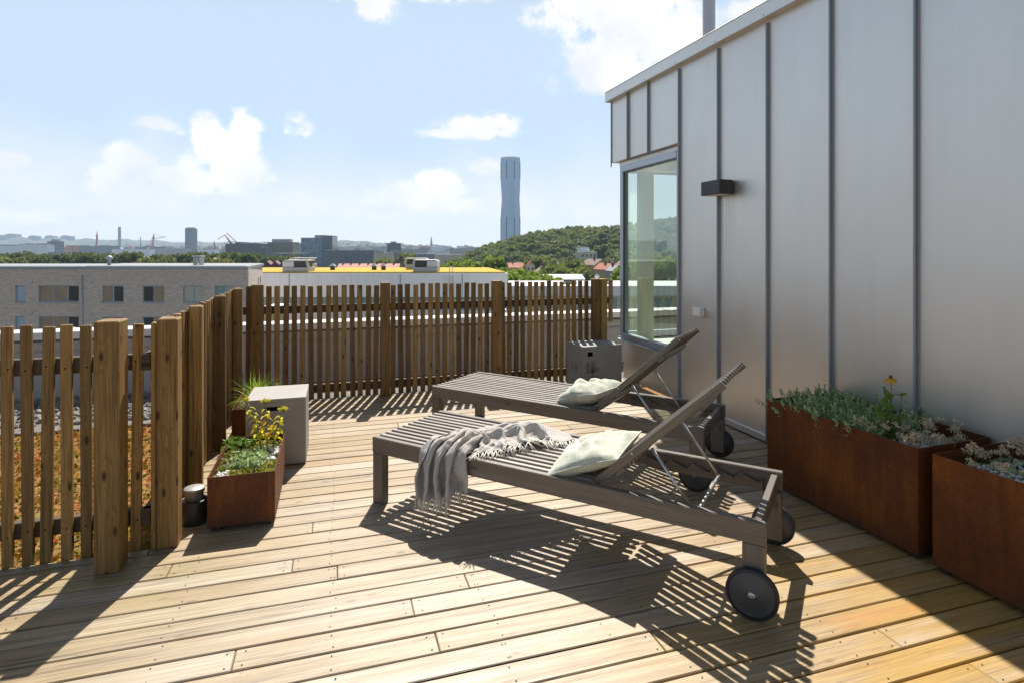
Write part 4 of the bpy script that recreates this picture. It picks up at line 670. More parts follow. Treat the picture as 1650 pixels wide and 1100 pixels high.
785,14,10,-11,-19,-5,22,31,24,7,-16,-28,-2,-16,-6,-17,22,24,18,23,8,3,-22,-31,-25,-15,-6,17,18,27,20,11,-7,-27,-16,-31,0,9,16,-13,25,-1,-12,-7,-24,-5,775,10,13,-15,-2,-9,26,17,17,3,-12,-20,-6,4,-21,-5,2,23,26,7,11,10,-25,-30,-2,-4,-7,-13,29,19,18,7,-6,-20,-21,-13,16,-16,18,8,3,-8,-7,-15,-14,1,
775,9,-5,8,-10,-2,11,16,18,-7,-15,-11,17,-10,-19,1,11,0,18,18,12,-2,-25,-21,-11,9,-13,0,22,20,10,5,-9,-15,-16,11,1,-18,3,27,-11,2,-1,-2,-28,-1,774,0,2,16,-9,-10,9,2,14,-10,-6,19,-14,-9,13,-1,-15,8,7,20,7,-9,-21,-14,15,-12,4,6,0,19,7,5,-14,-5,-14,-13,0,3,17,25,1,-10,-3,5,-16,-20,
776,-4,4,17,-12,-7,-1,-2,2,5,9,15,-9,-8,-10,-1,1,17,-13,8,9,-6,-10,-2,17,-21,-2,2,9,18,11,-8,-10,-15,0,17,-20,-1,18,15,18,-2,-9,-1,-16,1,772,1,10,-4,13,6,1,0,1,-2,0,-6,4,-10,-13,15,-9,-5,11,-5,-4,10,-2,2,-5,11,-12,5,1,19,-2,-12,-12,-6,14,17,-8,-9,17,15,-5,16,-15,4,1,4,
774,1,2,-5,10,10,-11,-4,9,-2,2,8,0,-6,-15,15,-8,-7,7,-8,5,5,-7,-3,0,18,5,-14,18,-5,-12,-6,-1,10,12,-4,11,6,18,0,0,-12,13,4,5,-9,789,-8,-3,1,-6,15,-15,-1,0,8,16,-14,9,-12,-7,3,9,-11,1,-1,8,-9,15,5,-12,-4,2,5,7,6,-15,2,3,5,7,10,8,11,10,-9,-8,-12,14,14,1,3,
774,-2,0,7,3,-10,15,-6,-7,13,6,-21,8,15,-13,-11,3,2,8,1,-7,-4,12,14,-3,0,-1,10,0,-8,-13,-3,20,-4,11,5,10,11,4,-3,-8,-19,14,17,-3,0,774,-1,10,-9,9,-9,16,-10,6,8,-20,24,14,-15,-9,3,0,-1,-9,-3,-5,12,23,16,9,-6,-15,10,-9,-7,-20,14,14,-10,19,7,-4,14,-2,-12,-7,-16,21,7,-5,6,
774,3,16,-7,-12,11,-9,13,2,-15,7,27,24,-5,-13,-19,-9,4,-5,2,-11,31,19,16,-3,-11,-1,-1,-14,-19,-1,9,17,-3,-3,16,1,11,-10,-20,-12,0,0,19,11,-10,774,25,11,-6,-15,-15,3,1,4,-8,23,25,27,-6,-12,-27,5,-24,-5,-2,17,16,25,18,2,-16,0,-26,-16,-16,1,28,13,2,-10,9,6,1,-16,-24,-16,1,13,15,22,12,
774,32,9,-6,-21,-11,0,5,0,-4,26,37,2,10,-22,-3,-21,-8,-9,7,-15,33,24,9,6,-6,-24,-14,-22,-18,12,10,31,13,-11,-10,6,1,-29,4,-1,-10,-10,25,7,7,774,15,19,-13,-13,4,13,-22,5,-3,34,31,-20,16,-9,6,-7,-17,-10,-9,-19,17,35,17,6,-20,1,-22,-28,-12,3,21,11,29,-7,-4,-3,-4,-29,2,-8,5,0,2,26,17,
774,-1,16,1,9,15,-27,-11,4,18,-7,37,25,6,-6,-13,7,-34,-18,-10,13,0,7,11,6,23,-14,-38,-11,11,-7,-7,38,7,-7,0,2,-16,-9,-20,10,-8,12,5,24,21,775,10,13,10,20,-16,-5,-18,-16,12,25,-7,20,14,20,13,-43,-9,-6,0,-20,28,6,0,1,20,-22,-14,-12,-21,-12,19,13,20,-10,15,-17,3,-12,-18,-11,0,11,19,36,22,
774,32,8,12,9,2,-21,-16,-1,9,-9,24,13,12,24,-12,-39,-38,-12,7,28,-5,14,15,8,1,-8,-37,-4,-19,7,30,-3,-10,15,15,-1,-6,-17,-22,-13,14,-6,39,38,13,775,24,21,13,15,-42,-28,5,-13,7,35,17,16,15,18,-35,-50,-14,19,-10,-17,22,27,0,19,-14,-1,-19,-16,-17,20,-5,-9,34,24,7,9,-23,-36,-4,-11,-7,27,34,44,0,
774,32,15,20,-13,-44,29,-26,-12,-1,25,13,32,10,7,-32,-41,12,-14,16,-31,30,-1,25,0,19,-14,-16,-27,7,-2,-20,23,43,21,13,-7,-26,-41,-1,-14,-10,41,44,31,11,774,35,15,19,-35,-26,32,-23,7,-24,8,45,24,19,-20,-33,-42,11,-9,28,-30,8,22,27,12,12,-13,-40,-23,7,-16,17,39,34,24,9,-16,-39,-39,-6,-10,-1,45,50,21,15,
776,33,9,19,-25,-35,44,-21,8,-29,13,42,39,-1,-8,-46,-45,-1,19,6,-23,17,40,30,12,9,-37,-41,-27,0,-2,43,15,41,29,0,-18,-49,-40,-6,-5,12,42,53,26,-11,774,20,20,15,-12,-43,35,7,-3,-32,34,47,33,3,-31,-38,-52,13,-11,1,-6,45,41,27,6,-4,-44,-40,-31,1,25,11,47,34,19,2,-45,-40,-29,-15,8,13,41,35,30,-14,
774,11,18,11,11,-46,-5,3,2,8,52,45,22,2,-29,-52,-41,-4,-1,-7,21,50,36,26,9,-30,-49,-30,-29,17,-6,30,43,42,14,-19,-40,-40,-37,-2,-3,33,36,38,15,-8,791,-17,19,19,-5,-4,-29,9,-9,42,31,47,25,-4,-34,-48,-35,-14,4,-10,44,44,38,18,-17,-36,-37,-38,7,-10,-8,45,34,38,6,-31,-39,-42,-3,-12,-8,26,41,36,-1,0,
772,0,18,12,10,-20,-18,2,29,11,50,40,22,-18,-36,-34,-27,-24,-16,28,39,44,30,10,-14,-45,-48,-9,-20,-7,5,20,53,27,-8,-28,-38,-32,19,2,-18,-8,45,38,-5,-3,773,1,21,-11,7,9,-6,0,-8,39,44,31,25,-20,-44,-37,-40,-10,1,21,38,48,17,12,-25,-40,-42,-13,-14,16,10,-4,47,20,-13,-26,-37,-16,6,12,17,-37,27,42,-6,1,
771,8,15,-3,-15,10,-6,-3,18,24,37,38,10,-22,-35,-50,-23,14,-7,4,37,48,32,-15,-8,-38,-55,-12,13,-13,4,11,40,10,-13,-8,-37,-7,29,20,-25,-23,12,30,25,-21,773,11,11,-16,-5,1,3,0,-2,40,35,32,6,-25,-43,-48,1,13,8,-14,32,38,35,-16,-2,-41,-51,4,-8,22,-19,9,34,1,5,-8,-42,16,38,-18,1,-35,11,41,-1,-22,
771,22,1,-20,0,0,14,-14,10,12,46,17,-7,-23,-42,-12,5,19,-20,-2,40,19,27,4,-7,-49,-37,0,12,27,-36,8,38,10,3,-20,-42,42,2,-9,-22,-11,38,19,-16,-21,774,22,-19,-3,0,5,19,-16,-8,34,-1,11,9,-29,-17,-7,24,-4,-20,4,28,23,24,5,-12,-50,-22,30,10,-18,-22,21,33,8,4,-35,-24,-5,4,-8,2,23,45,-38,-21,-12,
775,17,-16,4,-6,16,-6,17,-29,4,42,7,2,-6,-33,-6,23,-21,-10,13,32,6,20,10,-20,-43,0,25,-28,-8,-4,35,29,-4,-26,8,-6,-39,12,11,-5,41,-12,-31,11,-23,774,20,-18,5,-5,14,-17,25,-14,15,19,-26,6,-11,27,-26,10,-19,5,19,35,-12,21,5,-24,-29,10,-13,10,-24,14,41,-1,-17,-20,-18,27,-31,1,7,36,-19,-2,-13,27,-28,
772,15,-6,-7,9,-11,15,-11,27,-22,30,-1,-25,0,9,15,-18,3,18,23,-23,30,5,-5,-33,9,-31,-4,2,5,26,32,-35,-17,-25,3,2,17,-19,12,24,-31,-5,29,6,-36,775,0,-1,1,-1,1,5,-8,16,12,-1,-5,9,-12,3,13,9,7,15,-25,14,-4,5,22,-39,-7,6,-7,0,22,25,-29,-25,-16,9,-10,-5,4,5,11,-20,0,20,-16,-4,0]
# ------------------------------------------------------------------ ground, terrace deck
g = MB(); Rg = 6400
g.poly([(-Rg,-Rg,-24),(Rg,-Rg,-24),(Rg,Rg,-24),(-Rg,Rg,-24)])
tag(g.build('ground', M['far_ground']), kind='structure')

PITCH, Y0 = 0.1186, 1.596
FX = -0.84                  # outer edge of the deck at the side fence
def build_deck():
    d = MB(); nails = []
    k0 = int(math.floor((-2.6-Y0)/PITCH)); k1 = int(math.floor((5.83-Y0)/PITCH))
    joints = {}
    for k in range(k0, k1+1):
        ya, yb = Y0+k*PITCH, Y0+(k+1)*PITCH
        gap = 0.0065+0.002*rng.random()
        xs0 = FX if yb > 3.2 else -3.4
        cuts = []
        x = xs0 + rng.uniform(0.8, 4.2)
        while x < 3.0: cuts.append(x); x += rng.choice((2.4, 3.0, 3.6, 4.2))
        known = {4: [0.37], 6: [0.31], 3: [1.02, -0.6], 1: [2.29], 2: [1.15], 9: [0.02], 13: [-0.1]}
        if k in known: cuts = known[k]
        ends = [xs0]+cuts+[3.10]
        for a, b in zip(ends[:-1], ends[1:]):
            if b-a < 0.25: continue
            d.box(((a+b)/2, (ya+yb)/2, -0.014+rng.uniform(-0.0012, 0.0012)), (b-a-0.0022, yb-ya-gap, 0.028), None, 0.0035, 0, None, 0)
            j = math.ceil(a/0.6)*0.6
            pts = [a+0.03, b-0.03]
            while j < b: pts.append(j+rng.uniform(-.012,.012)); j += 0.6
            for px in pts:
                for q in (0.2, 0.8):
                    nails.append((px+rng.uniform(-.006,.006), ya+(yb-ya)*(q+rng.uniform(-.03,.03))))
    # paler boards round the outer edges
    d.box(((FX+3.1)/2, (Y0+(k1+1)*PITCH+5.935)/2, -0.012), (3.1-FX-.004, 5.935-(Y0+(k1+1)*PITCH)-.007, 0.03), None, 0.004, 0, 0.9, 0)
    d.box(((-3.4+FX)/2, 3.165, -0.012), (FX+3.4-.004, 0.05, 0.03), None, 0.003, 0, 0.75, 0)
    for (x, y) in nails:
        r = 0.0032
        d.poly([(x+r*math.cos(a), y+r*math.sin(a), 0.0016) for a in (0,1.05,2.09,3.14,4.19,5.24)], 1)
    # joists and skirt below the boards
    for xx in np.arange(-3.3, 3.1, 0.6):
        y1 = 5.9 if xx > FX else 3.16
        d.box((xx, (y1-2.6)/2, -0.09), (0.045, y1+2.6, 0.12), None, 0.003, 2, None, 1)
    d.box(((FX+3.1)/2, 5.92, -0.1), (3.1-FX, 0.028, 0.14), None, 0.003, 2, None, 0)
    d.box((FX+0.012, 4.55, -0.1), (0.022, 2.7, 0.14), None, 0.003, 2, None, 1)
    d.box(((-3.4+FX)/2, 3.18, -0.1), (FX+3.4, 0.022, 0.14), None, 0.003, 2, None, 0)
    tag(d.build('deck', [M['deck_wood'], M['dark_void'], M['rail_wood']]), kind='structure')
build_deck()

# lower roof behind the fences: sedum mat, gravel strip
b = MB(); b.box((-2, 2.9, -0.42), (22, 11.2, 0.2), None, 0.01, wall=True); tag(b.build('lower_roof', M['sedum_base']), kind='structure')
b = MB(); b.box((-2, 7.3, -0.31), (22, 1.36, 0.04), None, 0.005, wall=True); tag(b.build('gravel_strip', M['gravel']), kind='structure')
def sedum_cover():
    n = 15000; x = nrng.uniform(-5.6, -0.9, n); y = nrng.uniform(3.25, 6.65, n)
    hh = 0.5+0.5*np.sin(x*5.1+1.3*np.sin(y*4))*np.sin(y*6.3+np.cos(x*3.7)*1.5)
    s = MB(); s.leaves(np.stack([x, y, -0.315+0.02*nrng.random(n)], 1), 0.03, r=np.clip(hh+0.25*nrng.normal(size=n), 0, 1), long=1.2, up=0.2)
    tag(s.build('sedum_cover', M['sedum_roof_leaf']), 'orange and yellow sedum mat covering the lower roof beyond the fence', 'sedum', kind='stuff')
    p = MB(); n = 1500
    for i in range(n):
        x = rng.uniform(-5.6, -1.0); y = rng.uniform(6.78, 7.95); r = rng.uniform(.018, .042)
        M3 = Euler((rng.random()*6, rng.random()*6, rng.random()*6)).to_matrix()
        p.box((x, y, -0.285), (r*2, r*1.5, r), M3, r*0.4, 0, rng.random())
    tag(p.build('roof_pebbles', M['pebble_grey']), 'grey and white pebbles in a strip along the parapet foot', 'pebbles', kind='stuff')
sedum_cover()

# parapet wall of the lower roof
t = empty('parapet_wall', (0, 8.0, -0.3), 0, 'long grey parapet wall with a white metal cap behind the slatted fence', 'parapet')
b = MB(); b.box((-1, 8.19, 0.04), (26, 0.30, 0.68), None, 0.004, wall=True)
b.box((-1, 8.026, 0.32), (26, 0.03, 0.10), None, 0.003, wall=True); b.build('wall', M['parapet_render'], t)
b = MB(); b.box((-1, 8.14, 0.445), (26, 0.34, 0.09), None, 0.006, wall=True)
for xx in np.arange(-13, 12, 2.0): b.box((xx, 8.14, 0.4915), (0.03, 0.345, 0.010), None, 0.002, wall=True)
b.build('cap', M['cap_metal'], t)

# ------------------------------------------------------------------ slatted fences
def post(f, x, y, z0, z1, w, d):
    b = MB(); b.box((x, y, (z0+z1)/2), (w, d, z1-z0), None, 0.006, g=2); b.build('post', M['fence_wood'], f)
def slats(f, spots, axis, base, z0, z1, name='slat_panel'):
    b = MB(); nail = []
    for i, s in enumerate(spots):
        w = (0.049 if base > 5 else 0.045)+rng.uniform(-.002, .002); tz = rng.uniform(-.010, .008); ln = z1-z0
        lo = z0+rng.uniform(-.006,.006) if not isinstance(s, tuple) else s[1]; p = s[0] if isinstance(s, tuple) else s
        ang = rng.uniform(-.011, .011)
        if axis == 0:
            c = (p, base, (lo+z1+tz)/2); sz = (w, 0.022, z1+tz-lo); R_ = Matrix.Rotation(ang, 3, 'Y')
        else:
            c = (base, p, (lo+z1+tz)/2); sz = (0.022, w, z1+tz-lo); R_ = Matrix.Rotation(ang, 3, 'X')
        b.box(c, sz, R_, 0.003, 0, None, 2)
        for zz in (0.90, 0.145):
            if zz < lo: continue
            if axis == 0: b.lathe([(0.0, 0.0015), (0.0042, 0.001), (0.0042, 0)], (p+rng.uniform(-.006,.006), base-0.011, zz+rng.uniform(-.01,.01)), 7, (0,-1,0), 1)
    b.build(name, [M['fence_wood'], M['dark_void']], f)
def rail(f, a, b_, w=0.04, h=0.075):
    b = MB(); b.bar(a, b_, w, h, (0,0,1), 0.003); b.build('rail', M['rail_wood'], f)

# left run, facing the camera
f = empty('slatted_fence', (-1.4, 3.2, 0), 0, 'short run of weathered wooden slat fence in front of the orange sedum roof', 'fence')
post(f, -0.964, 3.065, 0.0, 1.126, 0.10, 0.125)
post(f, -2.2, 3.065, 0.0, 1.126, 0.10, 0.125)
slats(f, [-1.418-0.0763*i for i in range(10)]+[-1.342, -1.265, -1.188, -1.111], 0, 3.212, -0.16, 1.092)
slats(f, [-2.27-0.0763*i for i in range(12)], 0, 3.212, -0.16, 1.092)
slats(f, [-0.902], 0, 3.212, -0.05, 1.092)
for zz in (0.902, 0.150): rail(f, (-3.4, 3.245, zz), (-0.845, 3.245, zz))
for px in (-0.964, -2.2):
    for zz in (0.902, 0.150): b = MB(); b.box((px, 3.164, zz), (0.06, 0.072, 0.06), None, 0.003); b.build('spacer', M['rail_wood'], f)

# side run, going away from the camera
f = empty('slatted_fence', (-0.78, 4.5, 0), 0, 'side run of brown slat fence seen edge on behind the small planter', 'fence')
post(f, -0.767, 3.225, 0.0, 1.11, 0.092, 0.095)
for yy in (3.86, 4.64, 5.45): post(f, -0.778, yy, 0.0, 1.11, 0.074, 0.048)
ys = [3.22+0.0763*i for i in range(36)]
for a, c in ((3.0, 3.5), (3.5, 4.25), (4.25, 5.05), (5.05, 5.99)):
    slats(f, [y for y in ys if a <= y < c], 1, -0.830, -0.12, 1.092)
for zz in (0.902, 0.150): rail(f, (-0.865, 3.20, zz), (-0.865, 5.99, zz))

# back run
f = empty('slatted_fence', (1.2, 5.95, 0), 0, 'long back run of brown slat fence across the end of the terrace', 'fence')
PX = [(-0.672, 0.10), (0.50, 0.092), (1.655, 0.10), (2.80, 0.085), (2.885, 0.07)]
for px, w in PX: post(f, px, 5.90, 0.0, 1.115, w, 0.095)
for a, c, n in ((-0.622, 0.454, 14), (0.546, 1.605, 14), (1.705, 2.757, 14)):
    st = (c-a)/n
    slats(f, [a+st*(i+0.5)+rng.uniform(-.003,.003) for i in range(n)], 0, 5.972, -0.13, 1.092)
slats(f, [(2.945, -0.13), (3.02, 0.62)], 0, 5.972, -0.13, 1.092)
slats(f, [-0.76], 0, 5.972, -0.13, 1.092)
for zz in (0.862, 0.09): rail(f, (-0.84, 6.004, zz), (3.06, 6.004, zz))

# ------------------------------------------------------------------ zinc clad rooftop building
WX = 3.11
H = empty('rooftop_building', (4.5, 3, 0), 0, 'grey zinc clad rooftop building with standing seams and a corner window', 'building')
b = MB()
b.box((3.20, 0.374, 1.58), (0.18, 8.748, 3.16), None, 0.002, wall=True)               # full height panels
b.box((3.20, 5.439, 2.803), (0.18, 1.382, 0.714), None, 0.002, wall=True)             # panels over the window
b.build('wall', M['zinc'], H)
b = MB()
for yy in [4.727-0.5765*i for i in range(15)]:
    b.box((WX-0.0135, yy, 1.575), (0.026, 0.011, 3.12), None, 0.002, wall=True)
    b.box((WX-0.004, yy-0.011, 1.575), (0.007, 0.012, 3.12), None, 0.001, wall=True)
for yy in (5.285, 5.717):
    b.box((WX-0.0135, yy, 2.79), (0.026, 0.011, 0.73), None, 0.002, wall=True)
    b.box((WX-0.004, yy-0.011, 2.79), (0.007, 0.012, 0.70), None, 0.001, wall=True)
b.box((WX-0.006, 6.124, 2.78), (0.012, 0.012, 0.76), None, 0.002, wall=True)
b.build('standing_seams', M['seam_zinc_shaded'], H)
b = MB(); b.box((WX-0.008, 0.37, 0.035), (0.014, 8.74, 0.05), None, 0.003, wall=True); b.build('base_flashing', M['zinc'], H)
b = MB(); b.box((3.17, 1.07, 3.21), (0.26, 10.18, 0.11), None, 0.004, wall=True)
b.box((3.17, 1.07, 3.268), (0.27, 10.19, 0.006), None, 0.002, wall=True)
b.box((5.6, 6.12, 3.21), (4.6, 0.08, 0.11), None, 0.004, wall=True)
fas = b.build('roof_edge', M['zinc'], H)
for yy in [4.727-0.5765*i for i in range(6)]+[5.285, 5.717]: b = MB(); b.lathe([(0, .003), (.005, .002), (.006, 0)], (3.04, yy-0.03, 3.175), 8, (-1,0,0)); b.build('screw', M['frame_dark'], fas)
b = MB(); b.box((5.6, 1.0, 3.17), (4.6, 10.1, 0.10), None, 0.01, wall=True); b.build('roof', M['roof_grey'], H)
b = MB()
b.box((3.22, 5.33, 0.215), (0.14, 1.16, 0.43), None, 0.003, wall=True); b.box((4.6, 5.91, 0.215), (2.8, 0.08, 0.43), None, 0.003, wall=True)
b.build('plinth', M['zinc'], H)
b = MB(); b.box((3.22, 5.4, 2.42), (0.10, 1.3, 0.045), None, 0.003, wall=True); b.box((4.6, 6.03, 2.80), (2.8, 0.16, 0.72), None, 0.003, wall=True)
b.build('soffit', M['zinc'], H)
# interior shell seen through the glass
b = MB(); b.box((5.6, 3.2, 0.36), (4.6, 5.3, 0.06), None, 0.002, wall=True); b.build('floor', M['interior_floor'], H)
b = MB(); b.box((5.6, 3.2, 2.52), (4.6, 5.3, 0.06), None, 0.002, wall=True); b.build('ceiling', M['interior_white'], H)
b = MB(); b.box((5.6, 1.2, 1.44), (4.5, 0.1, 2.1), None, 0.002, wall=True); b.box((7.85, 3.2, 1.44), (0.1, 3.9, 2.1), None, 0.002, wall=True)
b.box((3.33, 2.9, 1.44), (0.05, 3.4, 2.1), None, 0.002, wall=True); b.build('inner_wall', M['interior_white'], H)
b = MB(); b.box((3.365, 5.80, 1.36), (0.16, 0.10, 1.86), None, 0.004, g=2); b.build('column', M['cream_paint'], H)
b = MB(); b.box((4.55, 5.82, 2.405), (2.5, 0.14, 0.16), None, 0.003, wall=True); b.build('beam', M['interior_white'], H)
b = MB(); b.box((4.2, 5.70, 0.405), (2.0, 0.36, 0.035), None, 0.004, wall=True); b.box((3.34, 5.2, 0.405), (0.14, 0.9, 0.035), None, 0.004, wall=True); b.build('inner_sill', M['interior_white'], H)
# corner window
W = bpy.data.objects.new('window', None); COL.objects.link(W); W.parent = H; W.location = (-4.5, -3, 0)
b = MB()
b.box((3.14, 5.875, 1.41), (0.075, 0.065, 1.94), None, 0.004, wall=True)          # corner post
b.box((3.135, 4.765, 1.41), (0.06, 0.032, 1.94), None, 0.003, wall=True)          # jamb at the wall
b.box((3.135, 5.312, 2.345), (0.07, 1.06, 0.07), None, 0.004, wall=True)          # head
b.box((3.135, 5.312, 0.475), (0.07, 1.06, 0.07), None, 0.004, wall=True)          # bottom
b.box((4.1, 5.935, 2.345), (1.84, 0.06, 0.07), None, 0.004, wall=True); b.box((4.1, 5.935, 0.475), (1.84, 0.06, 0.07), None, 0.004, wall=True)
b.box((5.05, 5.935, 1.41), (0.06, 0.06, 1.8), None, 0.004, wall=True)
b.build('frame', M['window_frame'], W)
b = MB(); b.box((3.118, 5.835, 1.41), (0.02, 0.012, 1.80), None, 0.001, wall=True); b.box((3.118, 5.31, 2.304), (0.02, 1.05, 0.012), None, 0.001, wall=True); b.build('gasket', M['frame_dark'], W)
b = MB(); b.poly([(3.135, 4.78, 0.51), (3.135, 5.842, 0.51), (3.135, 5.842, 2.31), (3.135, 4.78, 2.31)]); b.build('pane', M['window_glass'], W)
b = MB(); b.poly([(3.18, 5.935, 0.51), (5.02, 5.935, 0.51), (5.02, 5.935, 2.31), (3.18, 5.935, 2.31)]); b.build('pane', M['window_glass'], W)
b = MB(); b.box((3.115, 5.34, 0.434), (0.07, 1.19, 0.012), None, 0.003, wall=True); b.box((4.1, 5.98, 0.437), (1.9, 0.10, 0.016), None, 0.003, wall=True); b.build('sill', M['window_frame'], W)

# flue pipe on the roof, lamp and socket on the wall
b = MB(); b.lathe([(0.0, 3.2), (0.085, 3.2), (0.085, 3.26), (0.062, 3.28), (0.062, 4.4)], (3.6, 4.97, 0), 32); b.lathe([(.062, 4.4), (.066, 4.4), (.066, 4.46), (.062, 4.46), (.062, 5.6), (0, 5.6)], (3.6, 4.97, 0), 32)
tag(b.build('flue_pipe', M['pole_white']), 'pale round flue pipe rising above the roof edge of the zinc building', 'pipe')
t = empty('wall_lamp', (WX, 4.08, 1.94), 0, 'black box shaped lamp on the zinc wall above the loungers', 'lamp')
b = MB(); b.box((3.03, 4.08, 1.95), (0.13, 0.245, 0.115), None, 0.003); b.build('housing', M['lamp_black'], t)
b = MB(); b.box((3.095, 4.08, 1.95), (0.02, 0.20, 0.09), None, 0.002); b.build('wall_plate', M['lamp_black'], t)
b = MB(); b.box((3.03, 4.08, 1.8905), (0.09, 0.20, 0.004), None, 0.001); b.build('diffuser', M['box_white'], t)
t = empty('wall_socket', (WX, 4.40, 0.9), 0, 'small white socket box on the zinc wall behind the backrests', 'socket')
b = MB(); b.box((3.08, 4.40, 0.895), (0.055, 0.115, 0.078), None, 0.008); b.build('box', M['box_white'], t)
b = MB(); b.box((3.049, 4.345, 0.895), (0.010, 0.03, 0.06), None, 0.003); b.build('cover', M['box_white'], t)

# ------------------------------------------------------------------ loungers
def make_lounger():
    T = empty('sun_lounger', (0,0,0))
    LN, WD, ZT = 2.085, 0.64, 0.376
    wm = M['lounger_wood']
    for y in (0.018, WD-0.018):
        b = MB(); b.box((LN/2, y, ZT-0.045), (LN, 0.036, 0.09), None, 0.004, g=0); b.build('side_rail', wm, T)
    for y in (0.028, WD-0.028):
        b = MB(); b.box((0.040, y, (ZT-0.0905)/2), (0.076, 0.052, ZT-0.0915), None, 0.004, g=2); b.build('leg', wm, T)
        b = MB(); b.box((LN-0.045, y, 0.05+(ZT-0.0915-0.05)/2), (0.086, 0.05, ZT-0.0915-0.05), None, 0.004, g=2); b.build('leg', wm, T)
    for x in (0.10, 0.72, 1.27):
        b = MB(); b.box((x, WD/2, ZT-0.052), (0.05, WD-0.076, 0.052), None, 0.003, g=1); b.build('cross_rail', wm, T)
    b = MB(); b.box((LN-0.035, WD/2, ZT-0.055), (0.030, WD-0.076, 0.085), None, 0.003, g=1); b.build('end_rail', wm, T)
    b = MB(); n = 11
    ysl = [0.036+0.012+ (WD-0.096)*(i+0.5)/n for i in range(n)]
    for y in ysl: b.box((0.664, y, ZT-0.013), (1.328, 0.0255, 0.022), None, 0.003, g=0)
    b.build('seat_slats', M['lounger_slat_wood'], T)
    # backrest
    A = math.radians(42.5); dx, dz = math.cos(A), math.sin(A); hx, hz = 1.345, ZT-0.006
    R_ = Matrix.Rotation(-A, 3, 'Y')
    def P(d, y, o=0): return Vector((hx+dx*d-dz*o, y, hz+dz*d+dx*o))
    BR = MB(); 
    for i, y in enumerate(ysl):
        edge = i in (0, n-1)
        BR.box(P(0.385, y, -0.004 if edge else 0.0), (0.77, 0.0255, 0.036 if edge else 0.024), R_, 0.003, g=0)
    br = BR.build('backrest', wm, T)
    for d in (0.14, 0.60):
        b = MB(); b.box(P(d, WD/2, -0.030), (0.055, ysl[-1]-ysl[0]+0.03, 0.022), R_, 0.003, g=1); b.build('batten', wm, br)
    for y, s in ((ysl[0]-0.0125, -1), (ysl[-1]+0.0125, 1)): b = MB(); b.lathe([(0, .002), (.006, .0015), (.007, 0)], P(0.24, y, 0), 10, (0, s, 0)); b.build('bolt', M['steel'], br)
    # folding support of steel rod
    b = MB(); q = (1.80, 0.318)
    for y in (0.075, WD-0.075):
        p = P(0.33, y, -0.032); b.tube([p, (q[0], y, q[1])], 0.0072, 8)
    b.tube([(q[0], 0.045, q[1]), (q[0], WD-0.045, q[1])], 0.0082, 8); b.build('support_rod', M['steel'], T)
    for y0, y1 in ((0.036, 0.056), (WD-0.056, WD-0.036)):
        b = MB(); x0, x1 = 1.42, 2.0; prof = [(x0, 0.288)]
        prof += [(x1, 0.288), (x1, 0.335)]
        k = 5; st = (x1-x0)/k
        for i in range(k-1, -1, -1): prof += [(x0+st*(i+1)-0.018, 0.318), (x0+st*i+0.012, 0.347)]
        prof[-1] = (x0, 0.345)
        P1 = [(x, y0, z) for x, z in prof]; P2 = [(x, y1, z) for x, z in prof]; m_ = len(prof)
        b.poly(P1, uvs=[(p[0], p[2]) for p in P1]); b.poly(P2[::-1], uvs=[(p[0], p[2]) for p in P2[::-1]])
        for i in range(m_):
            j = (i+1) % m_; b.poly([P1[j], P1[i], P2[i], P2[j]], uvs=[(P1[j][0], 0), (P1[i][0], 0), (P1[i][0], .02), (P1[j][0], .02)])
        b.build('ratchet', wm, T)
    for y, s in ((-0.003, -1), (WD+0.003, 1)):
        b = MB(); c = (LN-0.047, y, 0.0995)
        b.lathe([(0.0, 0.004), (0.088, 0.004), (0.088, 0.026), (0.080, 0.028), (0.045, 0.0265), (0.043, 0.0285), (0.0, 0.0285)], c, 48, (0, s, 0))
        w = b.build('wheel', M['wheel_plastic'], T)
        b = MB(); b.lathe([(0.0885, 0.003), (0.096, 0.003), (0.099, 0.006), (0.099, 0.024), (0.096, 0.0285), (0.0885, 0.0285)], c, 48, (0, s, 0)); b.build('tyre', M['black_rubber'], w)
        b = MB(); b.lathe([(0.0, 0.0355), (0.011, 0.0355), (0.0145, 0.033), (0.0155, 0.0286)], c, 20, (0, s, 0)); b.lathe([(0.0, 0.0405), (0.004, 0.0402), (0.0045, 0.0356)], c, 10, (0, s, 0))
        b.build('hub_cap', M['steel'], w)
    return T
LG = 'wooden sun loungers on the deck'
near = make_lounger(); tag(near, 'weathered slatted sun lounger nearest the camera with a woven throw on it', 'sun lounger', LG)
fl = copy_tree(near); fl['label'] = 'weathered slatted sun lounger behind, nearer the corner window and the back fence'
near.location = (0.216, 3.418, 0); near.rotation_euler = (0, 0, math.atan2(-0.7409, 0.6717))
fl.location = (0.742, 4.543, 0); fl.rotation_euler = (0, 0, math.atan2(-0.7489, 0.6627))

